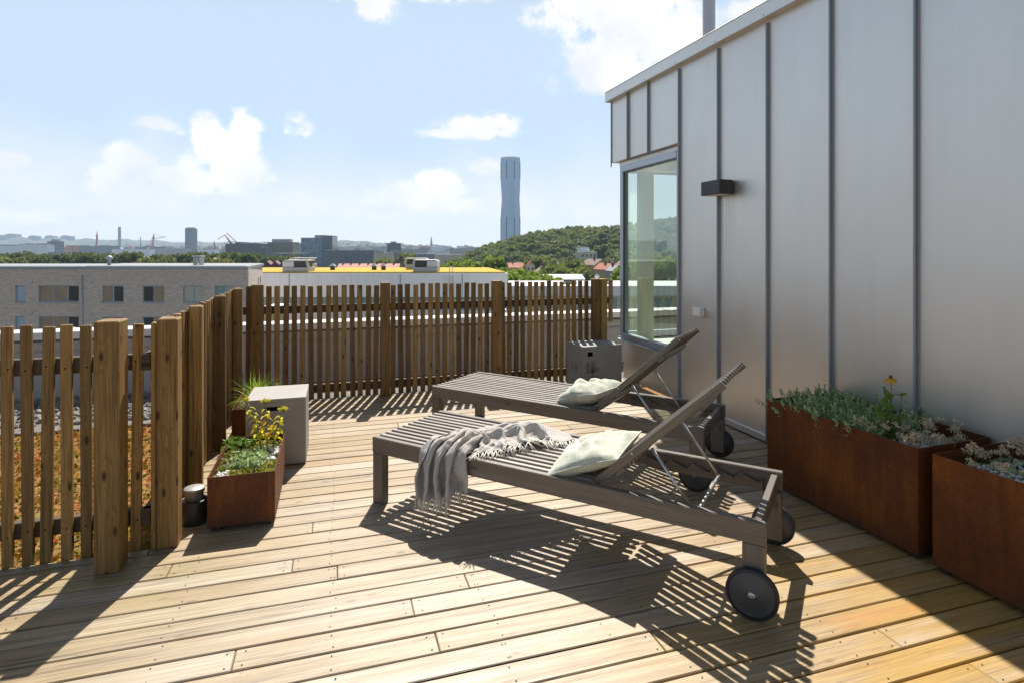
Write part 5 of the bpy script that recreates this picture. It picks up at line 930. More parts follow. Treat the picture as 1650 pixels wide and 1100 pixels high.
def pillow(name, label, L, W, T, place, seed, dent=0.0):
    """cushion with pinched corners, wrinkled faces and a piped seam"""
    r_ = np.random.default_rng(seed); n = 44
    u = np.linspace(-1, 1, n); U, V = np.meshgrid(u, u, indexing='ij')
    pin = 1-0.05*(1-np.abs(V)**2.2); pin2 = 1-0.05*(1-np.abs(U)**2.2)
    X = U*L/2*pin; Y = V*W/2*pin2
    prof = ((1-np.abs(U)**3.2)*(1-np.abs(V)**3.2))
    th = T/2*np.clip(prof, 0, 1)**0.55
    wr = np.zeros_like(U)
    for k in range(14):
        a = r_.uniform(0, math.pi); fq = r_.uniform(5, 17); ph = r_.uniform(0, 6)
        wr += np.sin((U*math.cos(a)+V*math.sin(a))*fq+ph+1.1*np.sin(V*3+ph))/fq
    wr = wr*0.044*np.clip(prof, 0, 1)
    crease = np.exp(-((U*0.7+V*0.7+0.1)**2)/0.010)*0.010+np.exp(-((U*0.3-V*0.95-0.35)**2)/0.006)*0.008
    sag = -dent*(U+1)**2*0.25
    b = MB(); ids = []
    for sgn in (1, -1):
        Z = sgn*th+wr*(1.0 if sgn > 0 else 0.5)-(crease*prof if sgn > 0 else 0)+sag
        base = len(b.v)
        b.v.extend(zip(X.ravel().tolist(), Y.ravel().tolist(), Z.ravel().tolist()))
        for i in range(n-1):
            for j in range(n-1):
                q = [base+i*n+j, base+(i+1)*n+j, base+(i+1)*n+j+1, base+i*n+j+1]
                uvs = [((b.v[k][0], b.v[k][1])) for k in q]
                if sgn < 0: q = q[::-1]; uvs = uvs[::-1]
                b.face(q, uvs, 0, 0.5, True)
    loc, rot = place
    o = b.build(name, M['linen_pale']); o.location = loc; o.rotation_euler = rot
    ring = [(X[i,0], Y[i,0], sag[i,0]) for i in range(n)]+[(X[-1,j], Y[-1,j], sag[-1,j]) for j in range(1, n)]+[(X[i,-1], Y[i,-1], sag[i,-1]) for i in range(n-2, -1, -1)]+[(X[0,j], Y[0,j], sag[0,j]) for j in range(n-2, -1, -1)]
    p = MB(); p.tube(ring, 0.0042, 6, cap=False); pp = p.build('piping', M['linen_pale']); pp.parent = o
    return tag(o, label, 'pillow', 'pale linen pillows')
def lpos(T, x, y, z):
    c, s = math.cos(T.rotation_euler.z), math.sin(T.rotation_euler.z)
    return Vector((T.location.x+c*x-s*y, T.location.y+s*x+c*y, z))
def lrot(T, ry, rz=0.0, rx=0.0):
    return (Matrix.Rotation(T.rotation_euler.z, 3, 'Z') @ Matrix.Rotation(rz, 3, 'Z') @ Matrix.Rotation(-ry, 3, 'Y') @ Matrix.Rotation(rx, 3, 'X')).to_euler()
pillow('pillow', 'pale linen pillow leaning on the backrest of the lounger with the throw', 0.38, 0.45, 0.125, (lpos(near, 1.262, 0.245, 0.446), lrot(near, math.radians(26), 0.08)), 3, 0.03)
pillow('pillow', 'crumpled pale linen pillow on the lounger without a throw', 0.34, 0.40, 0.15, (lpos(fl, 1.245, 0.225, 0.458), lrot(fl, math.radians(26), -0.16)), 8, 0.05)
# woven throw: its draped shape as a grid of points in the lounger's own axes
def throw():
    NL, NW = 66, 46
    P = np.cumsum(np.array(THROW, float).reshape(3, NL, NW).transpose(1, 2, 0), axis=1)/2000.0
    P[..., 1] = np.where(P[..., 1] > .05, .05+(P[..., 1]-.05)*1.16, P[..., 1]); P[..., 0] = 0.50+(P[..., 0]-0.50)*np.where(P[..., 0] > 0.50, 0.86, 1.0)
    b = MB(); b.v = [tuple(x) for x in P.reshape(-1, 3).tolist()]
    for i in range(NL-1):
        for j in range(NW-1):
            k = [i*NW+j, (i+1)*NW+j, (i+1)*NW+j+1, i*NW+j+1]
            b.face(k, [(a*0.02, c*0.0173) for a, c in ((i, j), (i+1, j), (i+1, j+1), (i, j+1))], 0, 0.5, True)
    o = b.build('woven_throw', M['throw_weave']); o.location = near.location; o.rotation_euler = near.rotation_euler
    o.modifiers.new('thick', 'SOLIDIFY').thickness = 0.004
    ss = o.modifiers.new('smooth', 'SUBSURF'); ss.levels = 1; ss.render_levels = 2
    r_ = random.Random(9)
    for end, hang in ((0, True), (NL-1, False)):
        f = MB(); nx = 1 if end == 0 else NL-2
        for j in np.arange(0, NW-1, 1.15):
            i0 = int(j); t = j-i0; c = Vector(P[end, i0]*(1-t)+P[end, min(i0+1, NW-1)]*t); inn = Vector(P[nx, i0]*(1-t)+P[nx, min(i0+1, NW-1)]*t)
            d = (c-inn).normalized(); L = r_.uniform(.055, .085)
            for s in range(3):
                if hang: v = (d*0.35+Vector((r_.uniform(-.25,.25), r_.uniform(-.2,.12), -1))).normalized()
                else:
                    v = Vector((d.x+r_.uniform(-.5,.5), d.y+r_.uniform(-.5,.5), 0)).normalized()
                mid = c+v*L*.45+Vector((r_.uniform(-.004,.004), r_.uniform(-.004,.004), 0)); tip = c+v*L+Vector((r_.uniform(-.008,.008), r_.uniform(-.008,.008), 0))
                if not hang:
                    mid.z = max(.382, c.z*.6+.382*.4); tip.z = .381+r_.uniform(0, .004)
                f.tube([c-d*.004, c+v*L*.12, mid, tip], [.0022, .0030, .0021, .0012], 5)
        fr = f.build('fringe', M['fringe_cream']); fr.parent = o
    tag(o, 'grey brown woven throw with cream fringe draped over the nearest lounger', 'throw')
throw()

# ------------------------------------------------------------------ concrete blocks, ashtray
def block(name, label, x0, y0, w, d, h, rz, mat, slot):
    t = empty(name, (x0, y0, 0), rz, label, 'side table', 'concrete side tables')
    # shell with a real slot through the front: front made of four pieces round the opening
    b = MB(); (sx0, sx1, sz0, sz1) = slot; e = 0.02
    def bx(xa, xb, ya, yb, za, zb): b.box(((xa+xb)/2, (ya+yb)/2, (za+zb)/2), (xb-xa, yb-ya, zb-za), None, 0.0015, wall=True)
    bx(0, w, 0, d, h-e, h)
    bx(0, e, 0, d, 0.008, h-e); bx(w-e, w, 0, d, 0.008, h-e); bx(e, w-e, d-e, d, 0.008, h-e)
    bx(e, w-e, 0, e, 0.008, sz0); bx(e, w-e, 0, e, sz1, h-e); bx(e, sx0, 0, e, sz0, sz1); bx(sx1, w-e, 0, e, sz0, sz1)
    o = b.build('shell', mat); o.parent = t
    b = MB(); bx2 = b.box((w/2, d/2, 0.006), (w-0.05, d-0.05, 0.012), None, 0.002, wall=True); o = b.build('base', M['dark_void']); o.parent = t
    return t
block('concrete_block', 'grey concrete box table beside the planter of yellow leaved stonecrop', -0.548, 4.165, 0.375, 0.40, 0.452, -0.01, M['concrete'], (0.115, 0.215, 0.372, 0.400))
block('concrete_block', 'concrete box table with a black soot stain under the corner window', 2.44, 5.43, 0.46, 0.36, 0.452, 0.10, M['concrete_soot'], (0.05, 0.115, 0.350, 0.395))
t = empty('ashtray_bucket', (-0.702, 3.44, 0), 0, 'black bucket with a grey lidded pot on top beside the fence post', 'bucket'); AC = (-0.702, 3.44, 0)
b = MB(); b.lathe([(0, 0.002), (0.058, 0.002), (0.063, 0.010), (0.065, 0.122), (0.061, 0.129), (0.055, 0.124), (0.054, 0.08), (0, 0.08)], AC, 36); b.build('bucket', M['ash_black'], t)
b = MB(); b.lathe([(0, 0.081), (0.043, 0.081), (0.045, 0.160), (0.047, 0.162), (0.047, 0.166)], AC, 36); b.build('pot', M['ash_lid'], t)
b = MB(); b.lathe([(0.047, 0.1662), (0.051, 0.167), (0.051, 0.184), (0.047, 0.188), (0, 0.189)], AC, 36); b.build('lid', M['ash_lid'], t)

# ------------------------------------------------------------------ planters and plants
def planter(label, loc, w, d, h, rz, fill, leg=0.025):
    t = empty('corten_planter', loc, rz, label, 'planter', 'rusty steel planters')
    b = MB(); e = 0.004
    def bx(xa, xb, ya, yb, za, zb): b.box(((xa+xb)/2, (ya+yb)/2, (za+zb)/2), (xb-xa, yb-ya, zb-za), None, 0.001, wall=True)
    bx(0, w, 0, e, leg, h); bx(0, w, d-e, d, leg, h); bx(0, e, e, d-e, leg, h); bx(w-e, w, e, d-e, leg, h); bx(e, w-e, e, d-e, leg, leg+0.01)
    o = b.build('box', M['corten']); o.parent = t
    for xx in (0.04, w-0.04):
        for yy in (0.04, d-0.04):
            q = MB(); q.box((xx, yy, leg/2), (0.04, 0.04, leg-.001), None, 0.002); o = q.build('foot', M['black_rubber']); o.parent = t
    q = MB(); nx, ny = 14, 26
    for i in range(nx):
        for j in range(ny):
            P = []
            for a, c in ((i, j), (i+1, j), (i+1, j+1), (i, j+1)):
                x = e+(w-2*e)*a/nx; y = e+(d-2*e)*c/ny
                P.append((x, y, fill+0.012*math.sin(x*37+y*21)+0.01*math.sin(y*53-x*11)))
            q.poly(P, sm=True)
    o = q.build('soil', M['soil']); o.parent = t
    return t
def wp(t, x, y, z):
    c, s = math.cos(t.rotation_euler.z), math.sin(t.rotation_euler.z)
    return Vector((t.location.x+c*x-s*y, t.location.y+s*x+c*y, t.location.z+z))
PG = planter('long rusty planter of silvery foliage against the zinc wall', (2.597, 2.018, 0), 0.495, 0.945, 0.525, 0.030, 0.44)
PH = planter('rusty planter of dried flower heads, nearest the camera by the wall', (2.628, 0.86, 0), 0.495, 1.09, 0.525, 0.030, 0.44)
PS = planter('small rusty planter with yellow stonecrop beside the concrete table', (-0.612, 3.286, 0), 0.322, 0.66, 0.285, 0.0, 0.235)
PT = planter('small rusty planter holding a tuft of grass behind the concrete table', (-0.70, 4.62, 0), 0.322, 0.66, 0.285, 0.0, 0.235)

def sprig(b, p, d, L, size, m=0, n=12, r=0.5):
    """a feathery shoot: leaflets all round a short axis"""
    p = np.asarray(p); d = np.asarray(d)/np.linalg.norm(d)
    tt = nrng.random(n*3); P = p+np.outer(tt*L, d)+nrng.normal(size=(n*3, 3))*size*1.55*(1.15-tt)[:, None]
    b.leaves(P, size, m, np.clip(r+0.35*(tt-0.4)+0.12*nrng.normal(size=n*3), 0, 1), 1.9, nrm=np.tile(d, (n*3, 1)), up=0.5)
def bush(name, label, t, x0, x1, y0, y1, z, n, L, size, mat, cat, spill=0.05):
    o = empty(name, wp(t, (x0+x1)/2, (y0+y1)/2, z), 0, label, cat)
    b = MB(); s = MB(); c = np.array([(x0+x1)/2, (y0+y1)/2])
    for i in range(n):
        x = rng.uniform(x0, x1); y = rng.uniform(y0, y1)
        out = np.array([(x-c[0])/(x1-x0), (y-c[1])/(y1-y0), 0])*0.75
        d = out*rng.uniform(.5, 1.3)+np.array([rng.uniform(-.35,.35), rng.uniform(-.35,.35), rng.uniform(.55, 1.1)])
        ln = L*rng.uniform(.6, 1.15); root = wp(t, x, y, z-0.02); d = d/np.linalg.norm(d)
        st = rng.uniform(0.25, 0.95)
        s.tube([root, root+Vector(d)*ln], 0.0016, 4, cap=False)
        sprig(b, np.array(root)+d*ln*0.25, d+np.array([0,0,-.15]), ln*0.8, size, 0, 26, rng.uniform(.25, .7))
    s.build('stems', M['stem_green'], o); b.build('foliage', M[mat], o)
    return o
bush('silver_shrub', 'silvery green feathery shrub filling the far end of the long rusty planter', PG, 0.03, 0.45, 0.33, 0.91, 0.45, 430, 0.15, 0.0066, 'leaf_silver', 'shrub')

def seed_heads(name, label, t, spots, z, group):
    o = empty(name, wp(t, spots[0][0], spots[0][1], z), 0, label, 'plant', group)
    s = MB(); hd = MB()
    for (x, y, h) in spots:
        root = wp(t, x, y, z-0.01); tip = root+Vector((rng.uniform(-.03,.03), rng.uniform(-.03,.03), h))
        mid = (root+tip)/2+Vector((rng.uniform(-.01,.01), rng.uniform(-.01,.01), 0))
        s.tube([root, mid, tip], [0.0017, 0.0014, 0.001], 5)
        for k in range(rng.randint(3, 6)):
            e = tip+Vector((rng.uniform(-.018,.018), rng.uniform(-.018,.018), rng.uniform(-.012,.012)))
            s.tube([mid*0.25+tip*0.75, e], 0.0008, 4, cap=False)
            P = np.array(e)+nrng.normal(size=(26, 3))*np.array([.0078, .0078, .0052])
            hd.leaves(P, 0.0068, 0, rng.uniform(.3, .8), 1.1)
    s.build('stems', M['stem_brown'], o); hd.build('seed_heads', M['seed_head_tan'], o)
R2 = random.Random(21)
G1 = 'dried stonecrop in the rusty planters'
sp = [(R2.uniform(.02, .24), R2.uniform(.05, .36), R2.uniform(.06, .13)) for _ in range(20)]; seed_heads('dried_stonecrop', 'dried tan flower heads along the front edge of the long planter', PG, sp, 0.44, G1)
sp = [(R2.uniform(.16, .40), R2.uniform(.03, .22), R2.uniform(.08, .15)) for _ in range(15)]; seed_heads('dried_stonecrop', 'dried tan flower heads in the near corner of the long planter', PG, sp, 0.44, G1)
sp = [(R2.uniform(.03, .45), R2.uniform(.55, 1.04), R2.uniform(.08, .16)) for _ in range(40)]; seed_heads('dried_stonecrop', 'dried tan flower heads crowding the planter nearest the camera', PH, sp, 0.44, G1)
def ground_leaves(name, label, cat, t, x0, x1, y0, y1, z, n, size, mat, amp=0.02, kind='stuff'):
    x = nrng.uniform(x0, x1, n); y = nrng.uniform(y0, y1, n); c, s = math.cos(t.rotation_euler.z), math.sin(t.rotation_euler.z)
    h = 0.5+0.5*np.sin(x*31+2*np.sin(y*17))*np.sin(y*26+x*9)
    P = np.stack([t.location.x+c*x-s*y, t.location.y+s*x+c*y, z+amp*h+0.006*nrng.random(n)], 1)
    b = MB(); b.leaves(P, size, 0, np.clip(h+0.25*nrng.normal(size=n), 0, 1), 1.5, up=0.4)
    return tag(b.build(name, M[mat]), label, cat, kind=kind)
ground_leaves('low_stonecrop', 'low grey green ground cover in the near end of the long planter', 'ground cover', PG, .01, .48, .02, .34, 0.447, 1500, 0.014, 'leaf_silver')
ground_leaves('low_stonecrop', 'low grey green ground cover in the planter nearest the camera', 'ground cover', PH, .01, .48, .3, 1.07, 0.447, 1800, 0.014, 'leaf_silver')
def pebbles(label, t, x0, x1, y0, y1, z, n, r0, r1):
    p = MB()
    for i in range(n):
        x, y = rng.uniform(x0, x1), rng.uniform(y0, y1); r = rng.uniform(r0, r1)
        p.box(wp(t, x, y, z), (r*2, r*1.5, r), Euler((rng.random()*6, rng.random()*6, rng.random()*6)).to_matrix(), r*0.45, 0, rng.random())
    tag(p.build('pebbles', M['pebble_white']), label, 'pebbles', kind='stuff')
pebbles('white pebbles among the dried flower heads of the long planter', PG, .18, .44, .03, .27, .458, 190, .007, .014)
pebbles('white pebbles in the planter nearest the camera', PH, .15, .46, .4, 1.05, .458, 260, .007, .014)
# coneflower
def coneflower():
    o = empty('yellow_coneflower', wp(PG, .20, .30, .45), 0, 'yellow coneflower on a tall dark stem rising from the long planter', 'flower')
    s = MB(); lf = MB(); pt = MB(); ct = MB()
    base = wp(PG, .20, .30, .44)
    tips = [(Vector((0.008, -0.004, 0.335)), True), (Vector((-.075, .012, .245)), False), (Vector((-.012, .02, .28)), False)]
    for off, op in tips:
        tip = base+off; mid = base+off*0.5+Vector((.012, .0, .01))
        st_ = MB(); st_.tube([base, mid, tip], [.0028, .0022, .0016], 6); st_.build('stem', M['stem_brown'], o)
        for q in (0.35, 0.55, 0.72):
            c = base.lerp(tip, q); n = 5
            for k in range(3): lf.leaves([np.array(c)+nrng.normal(size=3)*.01], 0.028, 0, .5, 2.2)
        if op:
            ct.lathe([(0.0, .016), (.006, .014), (.0095, .006), (.009, 0), (0, -.002)], tip, 14)
            for k in range(11):
                a = k*2*math.pi/11+rng.uniform(-.1,.1); dv = Vector((math.cos(a), math.sin(a), 0)); w = Vector((-dv.y, dv.x, 0))*.0062
                p0 = tip+dv*.007; p1 = tip+dv*.024+Vector((0,0,-.006-.006*rng.random())); p2 = tip+dv*.033+Vector((0,0,-.022-.012*rng.random()))
                pt.poly([p0-w*.5, p1-w, p1+w, p0+w*.5]); pt.poly([p1-w, p2-w*.3, p2+w*.3, p1+w])
        else:
            ct.lathe([(0.0, .010), (.006, .008), (.008, 0), (0, -.004)], tip, 10, m=1)
    side = base+Vector((.075, .01, .0)); s.tube([side, side+Vector((.02, .01, .12)), side+Vector((.028, 0, .235))], .0016, 5)
    for q in (.10, .15, .19, .235):
        for k in range(3): lf.leaves([np.array(side+Vector((.022, .005, q)))+nrng.normal(size=3)*.01], 0.026, 0, .5, 1.9)
    for k in range(70): lf.leaves([np.array(base)+nrng.normal(size=3)*np.array([.035, .035, .018])+np.array([0,0,.035])], 0.024, 0, .35, 1.8)
    s.build('stem', M['stem_brown'], o); lf.build('leaves', M['leaf_green'], o); pt.build('petals', M['petal'], o); ct.build('flower_centre', [M['stem_brown'], M['stem_green']], o)
coneflower()
# small planter: moss, silver tuft, pebbles, three stonecrops, sprig
ground_leaves('moss_cover', 'yellow green moss and low stonecrop covering the small planter', 'moss', PS, .008, .314, .01, .64, 0.235, 4200, 0.011, 'moss', 0.022)
pebbles('white pebbles in the front corner of the small planter', PS, .024, .09, .026, .16, .25, 34, .008, .014)
pebbles('white pebbles along the inner edge of the small planter', PS, .22, .30, .26, .50, .25, 60, .007, .015)
bush('low_herb', 'low blue green herb tuft in the middle of the small planter', PS, .09, .23, .20, .42, .245, 90, .055, .011, 'leaf_silver', 'herb')
def stonecrop(label, x, y, h, lean, hue, nleaf):
    o = empty('stonecrop', wp(PS, x, y, .24), 0, label, 'plant', 'yellow leaved stonecrops in the small planter')
    s = MB(); lf = MB(); hd = MB(); b0 = wp(PS, x, y, .235); tip = b0+Vector((lean[0], lean[1], h)); mid = b0.lerp(tip, .5)+Vector((lean[0]*-.2, 0, 0))
    s.tube([b0, mid, tip], [.0042, .0036, .0026], 7)
    for i in range(nleaf):
        q = .28+.62*i/nleaf; c = b0.lerp(mid, q*2) if q < .5 else mid.lerp(tip, q*2-1); a = i*2.4+rng.uniform(-.3,.3)
        dv = Vector((math.cos(a), math.sin(a), .55)).normalized(); w = dv.cross(Vector((0,0,1))).normalized(); L = rng.uniform(.044, .064)*(1.15-.45*q); wd = L*.30; up = Vector((0,0,1))
        r = hue+rng.uniform(-.2,.2)
        pts = [(0,.12),(.3,.8),(.62,1),(.86,.62),(1,.05)]
        for (t0, w0), (t1, w1) in zip(pts[:-1], pts[1:]):
            z0, z1 = -.012*t0*t0*4*L/.05, -.012*t1*t1*4*L/.05
            A = c+dv*L*t0+up*z0; B = c+dv*L*t1+up*z1
            lf.poly([A-w*wd*w0+up*.004*w0, A, B, B-w*wd*w1+up*.004*w1], r=r, sm=True); lf.poly([A, A+w*wd*w0+up*.004*w0, B+w*wd*w1+up*.004*w1, B], r=r, sm=True)
    for k in range(14):
        a = rng.uniform(0, 6.28); rr = .024*math.sqrt(rng.random()); e = tip+Vector((math.cos(a)*rr, math.sin(a)*rr, .018-.25*rr+rng.uniform(-.003,.003)))
        s.tube([tip-Vector((0,0,.012)), e], .0012, 4, cap=False)
        hd.leaves(np.array(e)+nrng.normal(size=(16,3))*.0042, .006, 0, rng.uniform(0,.6), 1.1)
    s.build('stem', M['stem_green'], o); lf.build('leaves', M['leaf_yellow'], o); hd.build('flower_head', M['leaf_yellow'], o)
stonecrop('tallest yellow leaved stonecrop in the small planter, leaning left', .205, .50, .30, (-.085, .02), .22, 17)
stonecrop('orange tinted stonecrop standing between the two yellow ones', .235, .50, .285, (-.012, .02), .75, 13)
stonecrop('shorter yellow leaved stonecrop leaning over the planter edge', .262, .52, .23, (.06, -.01), .35, 13)
bush('green_sprig', 'small green leafy sprig in the back corner of the small planter', PS, .03, .11, .52, .62, .24, 14, .075, .014, 'leaf_green', 'plant')
def grass_tuft(label, t, x, y, z, n, L):
    b = MB(); c = wp(t, x, y, z)
    for i in range(n):
        a = rng.uniform(0, 6.283); sp = rng.uniform(.15, 1.25); ln = L*rng.uniform(.6, 1.1)
        p = c+Vector((rng.uniform(-.05,.05), rng.uniform(-.05,.05), 0)); dv = Vector((math.cos(a), math.sin(a), 0)); w = Vector((-dv.y, dv.x, 0))*rng.uniform(.0022, .0042)
        pts = []; ang = math.pi/2-sp*0.45; q = p.copy(); k = 7; r = rng.uniform(.1, 1)
        for j in range(k+1):
            pts.append(q.copy()); q = q+(dv*math.cos(ang)+Vector((0,0,1))*math.sin(ang))*(ln/k); ang -= sp*rng.uniform(.18, .30)
        for j in range(k):
            w0, w1 = w*(1-j/k)**.6, w*(1-(j+1)/k)**.6
            b.poly([pts[j]-w0, pts[j]+w0, pts[j+1]+w1, pts[j+1]-w1], r=r+.1*(j/k), sm=True)
    return tag(b.build('grass_tuft', M['leaf_grass']), label, 'grass')
grass_tuft('bright green arching grass tuft in the planter behind the concrete table', PT, .15, .22, .23, 190, .30)
bush('green_sprig', 'thin green herb beside the grass tuft behind the concrete table', PT, .22, .30, .25, .40, .24, 26, .14, .012, 'leaf_green', 'plant')
ground_leaves('moss_cover', 'low green moss around the grass tuft', 'moss', PT, .008, .314, .01, .64, 0.235, 1600, 0.012, 'moss', 0.02)
# ------------------------------------------------------------------ the town beyond: trees, houses, skyline
def crown_pts(n, rx, rz, seed, lumps=9):
    r_ = np.random.default_rng(seed)
    ctr = r_.normal(size=(lumps, 3)); ctr /= np.linalg.norm(ctr, axis=1)[:, None]; ctr[:, 2] = np.abs(ctr[:, 2])*0.9-0.25
    ctr *= np.array([rx*.62, rx*.62, rz*.6]); rad = r_.uniform(.30, .52, lumps)*rx
    k = r_.integers(0, lumps, n); d = r_.normal(size=(n, 3)); d /= np.linalg.norm(d, axis=1)[:, None]
    q = r_.random(n)**.35
    P = ctr[k]+d*(rad[k]*q)[:, None]*np.array([1, 1, .85])
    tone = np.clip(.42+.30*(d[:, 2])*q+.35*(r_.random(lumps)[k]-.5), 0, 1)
    return P, tone
def make_tree(name, mat, h, rx, rz, n, leaf, seed):
    o = empty(name, (0,0,0)); b = MB(); P, tone = crown_pts(n, rx, rz, seed); P[:, 2] += h-rz*0.95
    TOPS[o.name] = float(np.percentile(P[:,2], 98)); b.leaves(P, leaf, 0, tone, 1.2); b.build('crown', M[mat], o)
    q = MB(); q.tube([(0,0,0), (.1,0,h*.4), (0,.1,h*.8)], [h*.022, h*.016, h*.006], 7)
    for k in range(4):
        a = k*1.6+seed; q.tube([(0,0,h*.45), (rx*.5*math.cos(a), rx*.5*math.sin(a), h*.72)], [h*.010, h*.004], 5)
    q.build('trunk', M['bark'], o); return o
TOPS = {}
def plant_row(proto, spots, label, cat, group, rnd_):
    for i, (p, s) in enumerate(spots):
        o = proto[i % len(proto)]
        if i < len(proto): c = o
        else: c = copy_tree(o)
        c.location = p; c.rotation_euler = (0, 0, rnd_.uniform(0, 6.28)); s = s/TOPS[o.name]; c.scale = (s*rnd_.uniform(.9, 1.12), s*rnd_.uniform(.9, 1.12), s)
        tag(c, label, cat, group)
RT = random.Random(5)
# long dark row beyond the brick block
protos = [make_tree('broadleaf_tree', 'leaf_row', 22, 5.4, 7.5, 900, 1.15, 30+i) for i in range(4)]
sp = []
u = -14.0
while u < 484:
    D = 330+RT.uniform(-12, 26); top = 411+RT.uniform(-2.5, 3)
    if 60 < u < 95: top += 3
    if 228 < u < 243: u += 10; continue
    if u > 425: top += 5
    z = EYE-(top-401)*D/935; p = far(u, 401, D); sp.append((Vector((p.x, p.y, -24)), (z+24))); u += RT.uniform(8.5, 12.5)
plant_row(protos, sp, 'dark green tree in the long row behind the brick block', 'tree', 'trees in the row behind the brick block', RT)
protos = [make_tree('broadleaf_tree', 'leaf_olive', 16, 4.0, 5.2, 600, 0.95, 50+i) for i in range(3)]
sp = []
for u in [2, 14, 27, 236, 246, 258, 268, 318, 328, 337, 347, 356, 366]:
    D = 265+RT.uniform(-8, 12); top = 419+RT.uniform(-3, 3); z = EYE-(top-401)*D/935; p = far(u, 401, D); sp.append((Vector((p.x, p.y, -24)), (z+24)))
plant_row(protos, sp, 'smaller pale olive tree in front of the long dark row', 'tree', 'pale trees behind the brick block', RT)
protos = [make_tree('broadleaf_tree', 'leaf_bright', 21, 4.2, 6.5, 1500, 0.62, 70+i) for i in range(4)]
sp = []
for (u, top, D) in [(742,424,150),(757,426,150),(733,428,150),(768,428,148),(798,417,175),(812,434,170),(825,440,125),(838,439,122),(851,441,128),(862,444,124),(874,447,122),(888,449,124),(846,445,110),(832,446,108),(866,450,112),(902,453,128),(818,446,120),(1012,425,130),(1034,420,135),(1056,415,140),(1078,420,130),(1100,424,132),(1125,418,136)]:
    z = EYE-(top-401)*D/935; p = far(u, 401, D); sp.append((Vector((p.x, p.y, -24)), (z+24)))
plant_row(protos, sp, 'bright green tree between the white hall and the wooded hill', 'tree', 'bright green trees below the wooded hill', RT)
protos = [make_tree('broadleaf_tree', 'leaf_wood_hill', 18, 6.0, 8.0, 1100, 1.05, 90+i) for i in range(3)]
sp = []
for (u, top, D, s) in [(925,424,235,1), (912,434,215,.9), (898,428,240,.9), (940,436,205,.85), (890,431,230,.8), (963,452,180,.5), (866,419,300,1.0), (983,428,260,.8), (655,410,420,.9), (666,412,400,.8), (618,419,330,.7), (1006,433,240,.9), (950,423,255,.8)]:
    z = EYE-(top-401)*D/935; p = far(u, 401, D); sp.append((Vector((p.x, p.y, -24)), (z+24)))
plant_row(protos, sp, 'full dark green tree among the houses at the foot of the hill', 'tree', 'trees among the houses below the hill', RT)

# wooded hill: terrain and its mass of crowns
CREST = [(690,430),(722,422),(740,416),(762,404),(790,393),(815,386),(845,377),(880,372),(915,367),(940,365),(970,366),(1000,363),(1060,353),(1120,350),(1200,352),(1320,352)]
def crest_v(u):
    for (u0, v0), (u1, v1) in zip(CREST[:-1], CREST[1:]):
        if u0 <= u <= u1: return v0+(v1-v0)*(u-u0)/(u1-u0)
    return 430
DC, DF = 620.0, 330.0
def hill_z(u, D):
    zc = EYE-(crest_v(u)-401)*DC/935-10.5; zc = max(zc, -24); q = min(1, max(0, (D-DF)/(DC-DF))); q = q*q*(3-2*q)*0.55+q*0.45
    return -24.3+(zc+24.3)*q
hm = MB(); us = list(range(690, 1321, 15)); Ds = [DF+(DC-DF)*i/10 for i in range(11)]+[680, 800]
for i in range(len(us)-1):
    for j in range(len(Ds)-1):
        P = []
        for a, c in ((i,j),(i+1,j),(i+1,j+1),(i,j+1)):
            D = Ds[c]; p = far(us[a], 401, D); z = hill_z(us[a], min(D, DC)); z = z if D <= DC else z-(D-DC)*.08; P.append((p.x, p.y, z))
        hm.poly(P, sm=True)
tag(hm.build('wooded_hill_ground', M['wood_floor']), kind='structure')
wd = MB(); core = MB(); cnt = 0
for k in range(2200):
    if cnt >= 1000: break
    u = RT.uniform(715, 1300); D = DF+18+(DC-DF-10)*math.sqrt(RT.random())
    cv = crest_v(u); z0 = hill_z(u, D); zc = EYE-(cv-401)*DC/935
    if zc < -21: continue
    vtop = 401-(z0+11-EYE)*935/D
    if 926 < u < 972 and 396 < vtop < 424: continue
    if vtop > 437: continue
    cnt += 1
    h = RT.uniform(8.5, 13.5); rx = RT.uniform(4.2, 7.2); p = far(u, 401, D)
    P, tone = crown_pts(170, rx, rx*1.05, 1000+k, 6); P += np.array([p.x, p.y, z0+h-rx*.9])
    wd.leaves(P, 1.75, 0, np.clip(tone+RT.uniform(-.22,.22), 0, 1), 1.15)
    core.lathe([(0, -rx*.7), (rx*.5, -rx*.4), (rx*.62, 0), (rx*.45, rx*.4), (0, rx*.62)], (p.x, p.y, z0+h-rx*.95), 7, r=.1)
tag(wd.build('hill_wood', M['leaf_wood_hill']), 'dense green wood covering the hill below the tall tower', 'wood', kind='stuff')
tag(core.build('hill_wood_undergrowth', M['leaf_wood_hill']), 'dark inner foliage of the wood on the hill', 'wood', kind='stuff')

